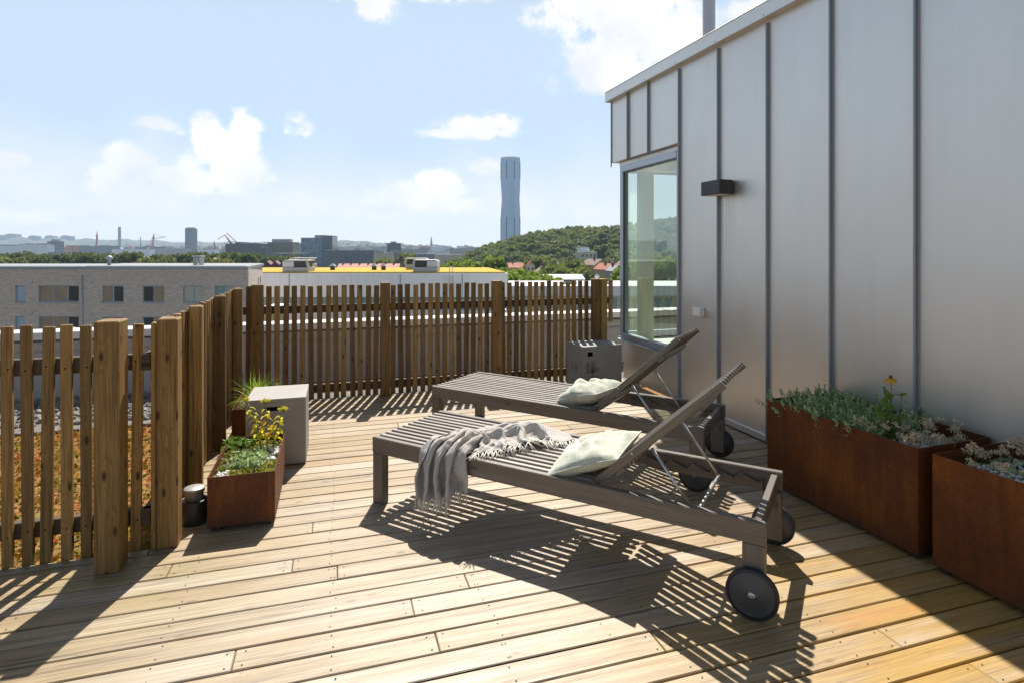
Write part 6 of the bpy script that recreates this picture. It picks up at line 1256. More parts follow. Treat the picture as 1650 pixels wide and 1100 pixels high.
def frame(u, D, turn=0.0):
    """plan axes of a building seen at u: a along its front, b going away"""
    a = (Matrix.Rotation(turn, 3, 'Z') @ RV); b_ = (Matrix.Rotation(turn, 3, 'Z') @ FV)
    return a, b_
def slab(mb, o, a, b_, w, d, z0, z1, m=0):
    """box from front-left corner o, w along a, d along b"""
    P = [o, o+a*w, o+a*w+b_*d, o+b_*d]; mb.prism([(p.x, p.y) for p in P], z0, z1, m)
def bld(name, label, u0, u1, vtop, D, depth, fac, roof='roof_grey', cat='building', turn=0.0, z0=-24, tops=(), group=None, band=None):
    """a flat roofed town building whose front spans u0..u1 at distance D"""
    a, b_ = frame(u0, D, turn); p0 = far(u0, 401, D); p1 = far(u1, 401, D); w = (p1-p0).length/max(.3, math.cos(turn)); zt = EYE-(vtop-401)*D/935
    o = empty(name, (p0.x, p0.y, z0), 0, label, cat, group); flat = Vector((p0.x, p0.y, 0))
    q = MB(); slab(q, flat, a, b_, w, depth, z0, zt); q.build('wall', M[fac], o)
    q = MB(); slab(q, flat-a*.15-b_*.15, a, b_, w+.3, depth+.3, zt+.002, zt+.45)
    for (f0, f1, hh) in tops: slab(q, flat+a*w*f0+b_*depth*.25, a, b_, w*(f1-f0), depth*.5, zt+.452, zt+.45+hh)
    q.build('roof', M[roof], o)
    return o
# near brick block (front facing the camera, short lit end)
D1 = 54.0; k1 = D1/935.0
def bp(u, v, dd=0.0): p = far(u, 401, D1); return Vector((p.x, p.y, EYE-(v-401)*k1))+FV*dd
t = empty('brick_apartment_block', (bp(200, 430).x, bp(200, 430).y, -24), 0, 'grey brown brick apartment block with a flat roof beyond the left fence', 'building')
end = (far(423, 401, 64.5)-far(398, 401, 54.0)); end.z = 0; end = end.normalized()
zt = EYE-(433.5-401)*k1
def xy(p): return (p.x, p.y)
c0 = bp(127, 430); c1 = bp(398, 430); cL = bp(-200, 430, .45); cM = bp(126.8, 430, .45); TH = .30
WIN = []
for (va, vb) in ((460.5, 487.5), (510.5, 537.5), (560.5, 587.5)):
    WIN += [(18, 34, va, vb, ['pane_blue']), (56, 126, va, vb, ['pane_tan', 'pane_tan', 'pane_dark']), (165, 199, va, vb, ['pane_tan', 'pane_dark']),
            (230, 264.5, va, vb, ['pane_dark', 'pane_tan']), (295, 328, va, vb, ['pane_bright', 'pane_bright']), (346, 379, va, vb, ['pane_teal', 'pane_bright'])]
q = MB()
q.prism([xy(c0+FV*TH), xy(c1+FV*TH), xy(c1+end*11), xy(c0+end*11)], -24, zt)
q.prism([xy(cL+FV*TH), xy(cM+FV*TH), xy(cM+end*10.5), xy(cL+end*10.5)], -24, zt-.02)
def front(ua, ub, off, top):
    def pc(u0, u1, z0, z1):
        a_ = far(u0, 401, D1)+FV*off; b_ = far(u1, 401, D1)+FV*off
        q.prism([xy(a_), xy(b_), xy(b_+FV*(TH-.001)), xy(a_+FV*(TH-.001))], z0, z1)
    ws = [w for w in WIN if ua <= w[0] and w[1] <= ub]; rows = sorted({(w[2], w[3]) for w in ws}); z_ = top
    for (va, vb) in rows:
        za, zb = EYE-(va-401)*k1, EYE-(vb-401)*k1; pc(ua, ub, za, z_); u_ = ua
        for w in sorted(w for w in ws if w[2] == va):
            if w[0] > u_+.01: pc(u_, w[0], zb, za)
            u_ = w[1]
        if ub > u_+.01: pc(u_, ub, zb, za)
        z_ = zb
    pc(ua, ub, -24, z_)
front(127, 398, 0, zt); front(-200, 126.8, .45, zt-.02)
q.build('wall', M['brick_grey_brown'], t)
q = MB(); e_ = .12
q.prism([xy(c0-RV*.02-FV*e_), xy(c1+RV*e_-FV*e_), xy(c1+RV*e_+end*11.1), xy(c0-RV*.02+end*11.1)], zt+.003, zt+.24)
q.prism([xy(cL-FV*e_), xy(cM-FV*e_-RV*.05), xy(cM+end*10.4-RV*.05), xy(cL+end*10.4)], zt+.003, zt+.20)
q.build('roof_edge', M['edge_metal'], t)
q = MB(); q.prism([xy(c0+FV*.5+RV*.3), xy(c1+FV*.5-RV*.4), xy(c1-RV*.4+end*10.6), xy(c0+RV*.3+end*10.6)], zt+.242, zt+.27)
q.prism([xy(cL+FV*.5), xy(cM+FV*.5-RV*.3), xy(cM-RV*.3+end*9.9), xy(cL+end*9.9)], zt+.202, zt+.23); q.build('roof', M['roof_grey'], t)
rot = Matrix.Rotation(-YAW, 3, 'Z')
def fbox(mb, u0, u1, v0, v1, dd, th, bev=.01):
    p = bp((u0+u1)/2, (v0+v1)/2, dd); mb.box(p, ((u1-u0)*k1, th, (v1-v0)*k1), rot, bev, wall=True)
for (u0, u1, v0, v1, panes) in WIN:
    dd = (.45 if u1 < 127 else 0.0)+.15
    w_ = MB(); f_ = 1.6
    fbox(w_, u0, u1, v0, v0+f_, dd-.02, .08); fbox(w_, u0, u1, v1-f_, v1-.05, dd-.02, .08); fbox(w_, u0-.7, u1+.7, v1, v1+.9, dd-.19, .10)
    n = len(panes); ww = (u1-u0)/n
    for i in range(n+1): fbox(w_, max(u0, u0+ww*i-f_/2), min(u1, u0+ww*i+f_/2), v0+f_+.05, v1-f_-.05, dd-.02, .08)
    win = w_.build('window', M['frame_grey'], t)
    for i, pm in enumerate(panes):
        g_ = MB(); fbox(g_, u0+ww*i+f_/2+.1, u0+ww*(i+1)-f_/2-.1, v0+f_+.1, v1-f_-.1, dd-.005, .03); g_.build('pane', M[pm], win)
q = MB(); q.tube([bp(133, 443, -.08), bp(133, 640, -.08)], .055, 8); q.build('downpipe', M['unit_grey'], t)
for (u, v) in ((43, 456), (146, 456), (43, 506), (146, 506)):
    q = MB(); fbox(q, u-3.4, u+3.4, v-1.6, v+1.6, (.45 if u < 127 else 0)-.03, .08); q.build('wall_vent', M['unit_grey'], t)
q = MB(); p = bp(146, 430, 2.5); q.lathe([(0, zt), (.16, zt), (.16, zt+.85), (.3, zt+.87), (.3, zt+1.05), (.1, zt+1.2), (0, zt+1.2)], (p.x, p.y, 0), 14); q.build('roof_cowl', M['unit_grey'], t)
q = MB(); p = bp(292, 430, 3.0); p.z = 0
for dx in (-.28, .28): q.box(p+RV*dx+Vector((0,0,zt+.55)), (.14, .7, 1.0), rot, .02, wall=True)
q.box(p+Vector((0,0,zt+1.12)), (.95, .85, .12), rot, .02, wall=True); q.build('roof_chimney', M['unit_grey'], t)
for i, (s, zz) in enumerate(((2.0, -2.3), (4.2, -2.3), (7.2, -2.3), (9.0, -2.3), (2.0, -5.2), (4.2, -5.2), (7.2, -5.2))):
    q = MB(); p = c1+end*s; nrm = Vector((end.y, -end.x, 0)); R3 = Matrix((end, nrm, Vector((0,0,1)))).transposed()
    q.box(Vector((p.x, p.y, zz)), (.8, .08, 1.5), R3, .01, wall=True); q.build('window', M['pane_dark'], t)

# long white hall with the yellow planted roof
D2 = 75.0; k2 = D2/935.0
def hp(u, v, dd=0.0): p = far(u, 401, D2); return Vector((p.x, p.y, EYE-(v-401)*k2))+FV*dd
t = empty('white_hall', (hp(600, 440).x, hp(600, 440).y, -24), 0, 'long white hall with a bright yellow planted roof', 'building')
A0 = hp(300, 440); A1 = hp(818, 440); zr = EYE-(440.5-401)*k2
B0 = A0+FV*18; B1 = far(790, 401, 93)
q = MB(); q.prism([xy(A0), xy(A1), xy(B1), xy(B0)], EYE-(479-401)*k2, zr); q.build('wall', M['white_ribbed'], t)
q = MB(); q.prism([xy(A0+FV*.25), xy(A1+FV*.25-RV*.3), xy(B1-FV*.3-RV*.3), xy(B0-FV*.3)], zr+.003, zr+.16); q.build('planted_roof', M['sedum_yellow'], t)
q = MB(); fr = MB()
zz0, zz1 = EYE-(500-401)*k2, EYE-(479.5-401)*k2
q.prism([xy(A0+FV*.6), xy(A1+FV*.6-RV*.4), xy(B1-FV*.6), xy(B0-FV*.6)], zz0, zz1-.002); q.build('glazed_storey', M['pane_teal'], t)
for u in range(426, 818, 13): p = hp(u, 401, .54); fr.box(Vector((p.x, p.y, (zz0+zz1)/2)), (.10, .10, zz1-zz0-.02), rot, .01, wall=True)
fr.build('mullions', M['frame_grey'], t)
q = MB(); q.prism([xy(A0), xy(A1), xy(B1), xy(B0)], -24, zz0-.002); q.build('lower_wall', M['wall_white'], t)
q = MB()
for u in (466, 645, 745): p = hp(u, 401, -.04); q.box(Vector((p.x, p.y, EYE-(460-401)*k2)), (.12, .08, 3.0), rot, .01, wall=True)
q.build('joint_cover', M['unit_grey'], t)
q = MB(); lz0, lz1 = EYE-(478-401)*k2, EYE-(428-401)*k2
for u in (724.5, 730): p = hp(u, 401, -.25); q.tube([(p.x, p.y, lz0), (p.x, p.y, lz1)], .035, 6)
for i in range(13):
    z = lz0+(lz1-lz0)*(i+.5)/13; q.tube([hp(724.5, 401, -.25)*Vector((1,1,0)) if False else Vector((hp(724.5,401,-.25).x, hp(724.5,401,-.25).y, z)), Vector((hp(730,401,-.25).x, hp(730,401,-.25).y, z))], .02, 5)
for z in (lz0+.8, lz0+1.8, lz0+2.8):
    c = hp(727.2, 401, -.55); q.tube([Vector((c.x, c.y, z))+RV*(.36*math.cos(a))+FV*(.3*math.sin(a)) for a in np.linspace(math.pi*0, -math.pi, 9)], .02, 5)
q.build('ladder', M['unit_grey'], t)
GU = 'ventilation units on the planted roof'
def roof_unit(label, u0, u1, vt, vb, dd, flip):
    o = empty('ventilation_unit', (hp(u0, 430, dd).x, hp(u0, 430, dd).y, zr), 0, label, 'ventilation unit', GU)
    kk = (D2+dd)/935.0
    def P(u, v): p = far(u, 401, D2+dd); return Vector((p.x, p.y, EYE-(v-401)*kk))
    w = (u1-u0)*kk; h = (vb-vt)*kk; c = P((u0+u1)/2, (vt+vb)/2)
    q = MB(); q.box(c-Vector((0,0,h*.30)), (w, 2.6, h*.40), rot, .06, wall=True); q.build('base', M['unit_grey'], o)
    q = MB(); s = -1 if flip else 1
    q.box(c+RV*(-.28*w*s)+Vector((0,0,h*.17)), (w*.44, 2.5, h*.50), rot, .05, wall=True); q.build('housing', M['cap_metal'], o)
    q = MB(); q.box(c+RV*(.20*w*s)+Vector((0,0,h*.17)), (w*.46, 2.3, h*.48), rot, .05, wall=True); q.build('louvre', M['unit_dark'], o)
    q = MB(); q.box(c+RV*(.03*w*s)+Vector((0,0,h*.47)), (w*.94, 2.7, h*.10), rot, .05, wall=True)
    q.bar(c+RV*(.44*w*s)+Vector((0,0,h*.44))-FV*1.2, c+RV*(.50*w*s)-Vector((0,0,h*.12))-FV*1.2, .22, .3, (0,0,1), .03); q.build('hood', M['unit_grey'], o)
    q = MB(); q.box(c-Vector((0,0,h*.52)), (w*.92, 2.2, h*.10), rot, .02, wall=True); q.build('plinth', M['unit_dark'], o)
roof_unit('large ventilation unit on the yellow roof next to the brick block, in front', 461, 502, 419.5, 438, 2.0, False)
roof_unit('ventilation unit on the yellow roof half hidden behind the first one', 470, 506, 416, 431, 9.5, False)
roof_unit('large ventilation unit near the middle of the yellow roof, in front', 668, 707, 419, 438, 2.0, True)
roof_unit('ventilation unit near the middle of the yellow roof, half hidden behind another', 655, 690, 416.5, 432, 9.5, True)
GV = 'small vents on the planted roof'
for u, lb in ((536, 'small peaked vent on the yellow roof beside the first ventilation units'), (603, 'small low vent at the middle of the yellow roof'), (618, 'small peaked vent close to the middle units of the yellow roof')):
    o = empty('roof_vent', (hp(u, 430, 7).x, hp(u, 430, 7).y, zr), 0, lb, 'vent', GV); p = far(u, 401, D2+7); p.z = zr
    q = MB(); q.box(p+Vector((0,0,.40)), (.55, .55, .6), rot, .03, wall=True); q.build('shaft', M['unit_dark'], o)
    q = MB(); a = .42; q.prism([xy(p-RV*a-FV*a), xy(p+RV*a-FV*a), xy(p+RV*a+FV*a), xy(p-RV*a+FV*a)], zr+.70, zr+1.05, top=[xy(p-RV*.1-FV*.1), xy(p+RV*.1-FV*.1), xy(p+RV*.1+FV*.1), xy(p-RV*.1+FV*.1)]); q.build('hood', M['unit_grey'], o)
# stair house with yellow walls between brick block and hall
o = empty('stair_house', (hp(440, 440, -8).x, hp(440, 440, -8).y, -24), 0, 'small pale yellow stair house behind the fence corner', 'building')
q = MB(); p0 = far(424, 401, 60); p1 = far(446, 401, 60); kk = 60/935
q.prism([xy(p0), xy(p1), xy(p1+FV*3), xy(p0+FV*3)], -24, EYE-(497-401)*kk, top=None); q.build('wall', M['wall_yellow'], o)
q = MB(); q.prism([xy(p0-RV*.1-FV*.2), xy(p1+RV*.2-FV*.2), xy(p1+RV*.2+FV*3.2), xy(p0-RV*.1+FV*3.2)], EYE-(496.9-401)*kk, EYE-(494-401)*kk); q.build('roof', M['roof_white'], o)
# low white building on the right
D3 = 52.0; k3 = D3/935
def lp(u, v, dd=0.0): p = far(u, 401, D3); return Vector((p.x, p.y, EYE-(v-401)*k3))+FV*dd
t = empty('low_white_building', (lp(950, 460).x, lp(950, 460).y, -24), 0, 'low white flat roofed building behind the right end of the back fence', 'building')
q = MB(); P = [lp(819, 401, 1.0), lp(1260, 401, 1.0), lp(1260, 401, 9), lp(819, 401, 9)]; zt3 = EYE-(463-401)*k3
q.prism([xy(p) for p in P], -24, zt3); q.build('wall', M['wall_cream'], t)
q = MB(); q.prism([xy(lp(818, 401, .8)), xy(lp(1261, 401, .8)), xy(lp(1261, 401, 9.2)), xy(lp(818, 401, 9.2))], EYE-(478-401)*k3, EYE-(462-401)*k3); q.build('parapet', M['roof_white'], t)
q = MB()
for u in range(830, 1250, 18): fb = lp(u, 490, .98); q.box(fb, (.62, .06, 1.0), rot, .01, wall=True)
q.build('window_band', M['pane_teal'], t)
for (u, w, h, lb) in ((918, 1.3, .45, 'flat dark roof light on the low white building beside the hall'), (968, 1.5, .5, 'low dark ventilation box on the low white building below the villa')):
    o = empty('roof_light', (lp(u, 460, 3).x, lp(u, 460, 3).y, EYE-(462-401)*k3), 0, lb, 'roof light', 'boxes on the low white roof'); p = far(u, 401, D3+3.5); p.z = EYE-(462-401)*k3
    q = MB(); q.box(p+Vector((0,0,h*.3)), (w, .9, h*.55), rot, .03, wall=True); q.build('base', M['unit_grey'], o)
    q = MB(); q.box(p+Vector((0,0,h*.78)), (w*.9, .8, h*.36), rot, .05, wall=True); q.build('dome', M['pane_dark'], o)
o = empty('roof_cowl', (lp(962, 460, 3).x, lp(962, 460, 3).y, 0), 0, 'small white roof cowl on the low white building next to the window', 'vent'); p = far(962, 401, D3+5); p.z = EYE-(462-401)*k3
q = MB(); q.lathe([(0, 0), (.10, 0), (.10, .55), (.22, .57), (.20, .70), (0, .9)], p, 12); q.build('cowl', M['roof_white'], o)

# houses at the foot of the hill
def house(label, u0, u1, veave, vridge, D, depth, wall, roof, turn=0.3, gable=True, name='gabled_house', group='houses at the foot of the wooded hill', z0=-24.3, chim=True):
    a, b_ = frame(u0, D, turn); p0 = far(u0, 401, D); w = (far(u1, 401, D)-p0).length; kk = D/935; ze = EYE-(veave-401)*kk; zr_ = EYE-(vridge-401)*kk
    o = empty(name, (p0.x, p0.y, z0), 0, label, 'house', group); P0 = Vector((p0.x, p0.y, 0))
    q = MB(); slab(q, P0, a, b_, w, depth, z0, ze)
    if gable:
        for s in (0, depth):
            L = [P0+b_*s, P0+a*w+b_*s, P0+a*w*.5+b_*s]; q.poly([(L[0].x, L[0].y, ze), (L[1].x, L[1].y, ze), (L[2].x, L[2].y, zr_-.15)])
    q.build('wall', M[wall], o)
    q = MB(); ov = .5
    def rp(s, t_, z): p = P0+a*s+b_*t_; return Vector((p.x, p.y, z))
    if gable:
        for s0, s1 in ((-ov, w*.5), (w+ov, w*.5)):
            z_e = ze-.25
            top = [rp(s0, -ov, z_e), rp(s1, -ov, zr_), rp(s1, depth+ov, zr_), rp(s0, depth+ov, z_e)]
            low = [p-Vector((0,0,.25)) for p in top]
            q.poly(top); q.poly(low[::-1])
            for i in range(4): j = (i+1) % 4; q.poly([top[j], top[i], low[i], low[j]])
    else:
        for t0, t1 in ((-ov, depth*.5), (depth+ov, depth*.5)):
            top = [rp(-ov, t0, ze-.2), rp(w+ov, t0, ze-.2), rp(w+ov, t1, zr_), rp(-ov, t1, zr_)]; low = [p-Vector((0,0,.25)) for p in top]
            q.poly(top); q.poly(low[::-1])
            for i in range(4): j = (i+1) % 4; q.poly([top[j], top[i], low[i], low[j]])
        for s in (0, w): q.poly([rp(s, 0, ze), rp(s, depth, ze), rp(s, depth*.5, zr_-.15)])
    rf = q.build('roof', M[roof], o)
    if chim:
        q = MB(); c = rp(w*.42, depth*.45, zr_+.1); q.box(c, (.8, .8, 1.8), rot, .03, wall=True); q.build('chimney', M['roof_brown'], rf)
    nw = max(2, int(w/2.6)); hh = ze-z0
    R3 = Matrix((a, b_, Vector((0,0,1)))).transposed()
    for lev in range(2):
        for i in range(nw):
            zz = ze-1.5-lev*2.8
            if zz < z0+1: continue
            q = MB(); q.box(rp(w*(i+.5)/nw, -.03, zz), (.95, .1, 1.35), R3, .02, wall=True); q.build('window', M['pane_dark'], o)
    return o
house('yellow gabled house with a brown roof, nearest the zinc building', 958, 985, 427, 418, 235, 12, 'wall_yellow', 'roof_brown', .35)
house('small yellow house with a red roof in front of the gabled one', 976, 996, 434, 425, 205, 9, 'wall_yellow', 'roof_tile', .30)
house('lilac house with a grey roof squeezed against the zinc building', 988, 1004, 436, 428, 198, 9, 'wall_lilac', 'roof_grey', .2)
house('long red roofed house row at the near foot of the wooded hill', 812, 848, 431, 424, 300, 11, 'wall_cream', 'roof_tile', .05, False)
house('cream house with a red roof beside the long red row', 848, 862, 429, 421, 295, 10, 'wall_cream', 'roof_tile', .1)
house('brown roofed cream house between the red row and the trees', 864, 896, 442, 430, 250, 13, 'wall_cream', 'roof_brown', .1)
house('low brown roofed house behind the brown one', 886, 912, 440, 432, 262, 10, 'wall_cream', 'roof_brown', -.1, False)
house('low white walled shed house behind the fence and bright trees', 876, 940, 449, 444, 170, 14, 'wall_white', 'roof_white', .02, False, chim=False, name='low_shed')
house('yellow house with a brown roof seen through the corner window', 1010, 1034, 428, 419, 250, 11, 'wall_yellow', 'roof_brown', .3)
# villa half way up the hill
o = bld('hillside_villa', 'pale yellow villa with a white roof storey halfway up the wooded hill', 936, 963, 407, 420, 12, 'wall_cream', 'roof_white', 'house', .25, z0=-16, tops=((.05, .6, 3.2),))
for i in range(4):
    a, b_ = frame(936, 420, .25); p = far(936, 401, 420); w = 12.5; q = MB(); R3 = Matrix((a, b_, Vector((0,0,1)))).transposed(); c = p+a*(w*(i+.5)/4)-b_*.05; q.box(Vector((c.x, c.y, -3.6)), (1.2, .2, 1.6), R3, .03, wall=True); q.build('window', M['pane_dark'], o)
# pavilion tents seen through the corner window
for u, lb in ((1047, 'white pointed pavilion tent standing apart, seen through the corner window'), (1078, 'white pointed pavilion tent next to another, seen through the corner window'), (1089, 'white pointed pavilion tent close to the window jamb')):
    p = far(u, 401, 118); zb = EYE-(460-401)*118/935; a = .85
    o = empty('pavilion_tent', (p.x, p.y, zb), 0, lb, 'tent', 'white pavilion tents')
    q = MB(); n = 8; prof = [(a*1.25, 0), (a*.55, .45), (a*.2, .95), (.03, 1.5)]; q.lathe(prof, (p.x, p.y, zb), 8, sm=False); q.build('canopy', M['tent_white'], o)
    for k in range(4):
        q = MB(); c = p+RV*(a*.9*(1 if k % 2 else -1))+FV*(a*.9*(1 if k > 1 else -1)); q.tube([(c.x, c.y, zb-20), (c.x, c.y, zb+.02)], .05, 5); q.build('pole', M['roof_white'], o)

# skyscraper
def skyscraper():
    D = 1350.0; p = far(822.5, 401, D); k = D/935; o = empty('tall_tower', (p.x, p.y, -24), 0, 'very tall pale blue glass tower with a twisted waist behind the wooded hill', 'tower')
    R0 = 15.5*k/math.cos(math.pi/8)
    def ring(z, sc, tw): return [(p.x+R0*sc*math.cos(tw-YAW+math.pi/8+i*math.pi/4), p.y+R0*sc*math.sin(tw-YAW+math.pi/8+i*math.pi/4), z) for i in range(8)]
    zs = lambda v: EYE-(v-401)*k
    LV = [(-24, 1, 0), (zs(352), 1, 0)]
    for i in range(1, 16):
        w = 0.5-0.5*math.cos(2*math.pi*i/16); LV.append((zs(352-62*i/16), 1-0.10*w**1.6, 0.12*w))
    LV += [(zs(290), 1, 0), (zs(258), 1, 0)]
    q = MB(); side = R0*2*math.sin(math.pi/8)
    for (z0, s0, t0), (z1, s1, t1) in zip(LV[:-1], LV[1:]):
        a, c = ring(z0, s0, t0), ring(z1, s1, t1)
        for i in range(8):
            j = (i+1) % 8; q.poly([a[i], a[j], c[j], c[i]], uvs=[(i*side, z0), ((i+1)*side, z0), ((i+1)*side, z1), (i*side, z1)])
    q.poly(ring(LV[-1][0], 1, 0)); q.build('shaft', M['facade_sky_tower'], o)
    for i in range(8):
        a = math.pi/8+i*math.pi/4-YAW; c = Vector((p.x+R0*1.0*math.cos(a), p.y+R0*1.0*math.sin(a), 0)); R3 = Matrix.Rotation(a, 3, 'Z')
        for za, zb in ((-24, zs(351)), (zs(291), zs(262))): q = MB(); q.box(c+Vector((0,0,(za+zb)/2)), (.7, 2.0, zb-za), R3, .05, wall=True); q.build('groove', M['tower_groove'], o)
    q = MB(); a, c = ring(zs(258)+.01, .985, 0), ring(zs(255.2), .985, 0)
    for i in range(8): j = (i+1) % 8; q.poly([a[i], a[j], c[j], c[i]])
    q.poly(c); q.build('crown', M['tower_crown'], o)
skyscraper()
# middle distance town
bld('glass_office', 'tall blue glass office block, the largest in the middle of the skyline', 485, 519, 384, 760, 30, 'facade_glass_blue', turn=-.12, tops=((.55, .98, 3.5),))
bld('glass_office', 'dark glass office slab joined to the right of the blue glass block', 518, 535, 380.5, 764, 34, 'facade_glass_dark', turn=.1)
bld('glass_office', 'long low dark glass office building in front of the blue block', 522, 602, 404, 700, 26, 'facade_glass_dark', turn=.04, tops=((.2, .27, 2), (.58, .68, 1.6)))
bld('office_block', 'low dark office wing below the blue glass block', 440, 488, 409, 690, 22, 'facade_glass_dark')
bld('office_block', 'beige office block with rows of windows beside the long dark one', 602, 632, 408.5, 620, 18, 'facade_beige', turn=.08, tops=((.1, .5, 2),))
bld('office_block', 'pale grey stepped office block beside the beige one', 630, 652, 405, 640, 20, 'facade_grey', turn=-.08)
bld('office_tower', 'small dark square office tower in front of the distant ridge', 624, 645, 392.5, 900, 20, 'facade_glass_dark', turn=.3, tops=((.3, .7, 2.4),))
bld('office_block', 'brownish stepped office block left of the blue glass block', 431, 471, 391, 860, 30, 'facade_brown', turn=.05, tops=((.1, .8, 4.5),))
bld('office_block', 'small blue grey block behind the brownish one', 470, 482, 393.5, 1050, 26, 'facade_slab')
bld('office_block', 'grey office block between the navy building and the brownish one', 408, 432, 394, 930, 28, 'facade_grey', turn=.1)
bld('construction_block', 'dark navy building under construction beneath the tower crane', 363, 418, 393.5, 820, 40, 'facade_navy', turn=.08, tops=((.3, .45, 2.5), (.5, .8, 1.5)))
bld('office_block', 'lower navy wing at the right of the building under construction', 415, 428, 400, 800, 20, 'facade_navy')
bld('slab_tower', 'slim blue grey slab tower standing alone on the skyline', 298, 310.5, 369, 1500, 22, 'facade_slab', tops=((.0, .95, 3),))
bld('housing_row', 'long pale housing row at the far left of the skyline', -20, 62, 396.5, 1250, 24, 'facade_white', tops=((.2, .5, 2),))
bld('housing_row', 'pale housing block with a stepped roof beside the dark tower', 32, 76, 394.5, 1180, 22, 'facade_white', tops=((.1, .3, 2), (.5, .9, 2)))
bld('housing_tower', 'dark blue housing tower at the end of the pale rows', 76, 90, 389.5, 1200, 22, 'facade_slab', tops=((.2, .8, 4),))
bld('housing_block', 'orange brick housing block beside the dark blue housing tower', 94, 106, 399, 1300, 18, 'facade_orange')
bld('housing_block', 'taller orange brick housing block near the red crane', 106, 117, 396, 1320, 18, 'facade_orange')
bld('housing_row', 'blue grey housing row behind the red crane', 118, 183, 397, 1500, 24, 'facade_slab', tops=((.1, .3, 2), (.6, .8, 2)))
bld('housing_row', 'low grey quay building below the pale chimney', 180, 240, 402, 1350, 22, 'facade_white')
bld('quay_shed', 'low pale blue quay shed right of the dark housing tower', 77, 100, 407, 1000, 20, 'facade_slab')
bld('quay_shed', 'long grey quay shed between the cranes', 240, 300, 401, 1450, 24, 'facade_grey')
bld('quay_shed', 'low white quay shed right of the slab tower', 318, 346, 402.5, 1300, 22, 'facade_white')
for (u0, u1, v, D, lb) in ((8, 27, 378, 4150, 'square hilltop apartment block at the far left'), (45, 59, 381, 4150, 'low hilltop apartment block, second from the far left'), (72, 86, 381, 4150, 'hilltop apartment block above the pale housing rows'), (97, 114, 381, 4150, 'stepped hilltop apartment block nearest the red crane'), (-6, 6, 380, 4150, 'hilltop apartment block cut by the edge of the picture')):
    bld('hilltop_block', lb, u0, u1, v, D, 40, 'facade_slab', z0=20, tops=((.1, .6, 5),), group='apartment blocks on the far hill')
for (u0, u1, v, D, fac, lb) in ((648, 690, 402, 1100, 'facade_grey', 'low grey town block below the church'), (688, 722, 405, 950, 'facade_white', 'low white town block right of the church'), (716, 748, 402.5, 1200, 'facade_grey', 'low grey town block beside the wooded hill'), (702, 745, 411, 760, 'facade_beige', 'long beige hall just before the wooded hill'), (655, 700, 410, 800, 'facade_glass_dark', 'low dark town block in front of the church ridge'), (640, 662, 398, 1800, 'facade_white', 'pale far town block under the ridge'), (664, 684, 399.5, 1700, 'facade_slab', 'blue far town block under the ridge')):
    bld('town_block', lb, u0, u1, v, D, 22, fac)
# the countless small blocks of the far town
def far_town():
    q = MB(); r_ = random.Random(12); mats = ['facade_white', 'facade_grey', 'facade_slab', 'facade_beige', 'facade_brown', 'facade_orange', 'roof_white', 'roof_tile_pink']
    for k in range(330):
        u = r_.uniform(-10, 760); D = r_.uniform(1500, 2900); v = r_.uniform(396.5, 404) if u > 60 else r_.uniform(395, 403); w = r_.uniform(10, 46); zt_ = EYE-(v-401)*D/935; p = far(u, 401, D); p.z = 0
        a, b_ = frame(u, D, r_.uniform(-.5, .5)); m = r_.choices(range(8), (5, 5, 4, 3, 2, 1, 2, 1))[0]; slab(q, p, a, b_, w, r_.uniform(10, 24), -24, zt_, m)
        if r_.random() < .4: slab(q, p+a*w*.25+b_*3, a, b_, w*.3, 6, zt_+.01, zt_+r_.uniform(2, 4), m)
    tag(q.build('far_town', [M[m] for m in mats]), 'mass of small pale blocks of the far town below the hills', 'town', kind='stuff')
far_town()
# red roofs behind the hall
for i, (u0, u1) in enumerate(((422, 437), (436, 450), (449, 463))):
    house(('dark red sawtooth roofed workshop next to the brick block', 'dark red sawtooth roofed workshop in the middle of three', 'dark red sawtooth roofed workshop against the ventilation unit')[i], u0, u1, 429, 421.5, 240, 26, 'roof_dark_red', 'roof_dark_red', .35, chim=False, name='workshop', group='dark red workshops')
RL = ['nearest the middle ventilation units', 'second in the pink row', 'third in the pink row', 'fourth in the pink row', 'fifth in the pink row', 'sixth in the pink row', 'nearest the first ventilation units']
for i, u in enumerate((628, 614, 600, 586, 572, 558, 545)):
    house('low house with a pale red roof, '+RL[i], u, u+13.5, 431, 425.5, 260, 9, 'wall_cream', 'roof_tile_pink', .12, False, name='row_house', group='pale red roofed row behind the hall')
# church
def church():
    D = 3000; k = D/935; p = far(695, 401, D); o = empty('church', (p.x, p.y, 0), 0, 'grey church with a tall stepped spire on the far ridge', 'church'); q = MB()
    zs = lambda v: EYE-(v-401)*k; a = 1.7*k
    def sq(r): return [xy(p-RV*r-FV*r), xy(p+RV*r-FV*r), xy(p+RV*r+FV*r), xy(p-RV*r+FV*r)]
    q.prism(sq(a), -20, zs(392)); q.prism(sq(a*.8), zs(392)+.01, zs(388)); q.prism(sq(a*.6), zs(388)+.01, zs(385.5)); q.prism(sq(a*.55), zs(385.5)+.01, zs(381.5), top=sq(a*.08)); q.build('spire', M['church_stone'], o)
    q = MB(); n0 = p+RV*(1.8*k); slab(q, Vector((n0.x, n0.y, 0))-FV*6, RV, FV, 9*k, 14, -20, zs(394.5)); q.build('nave', M['church_stone'], o)
    q = MB(); c = p-RV*(3.5*k); slab(q, Vector((c.x, c.y, 0))-FV*6, RV, FV, 1.8*k, 14, -20, zs(396)); q.build('annexe', M['church_stone'], o)
church()
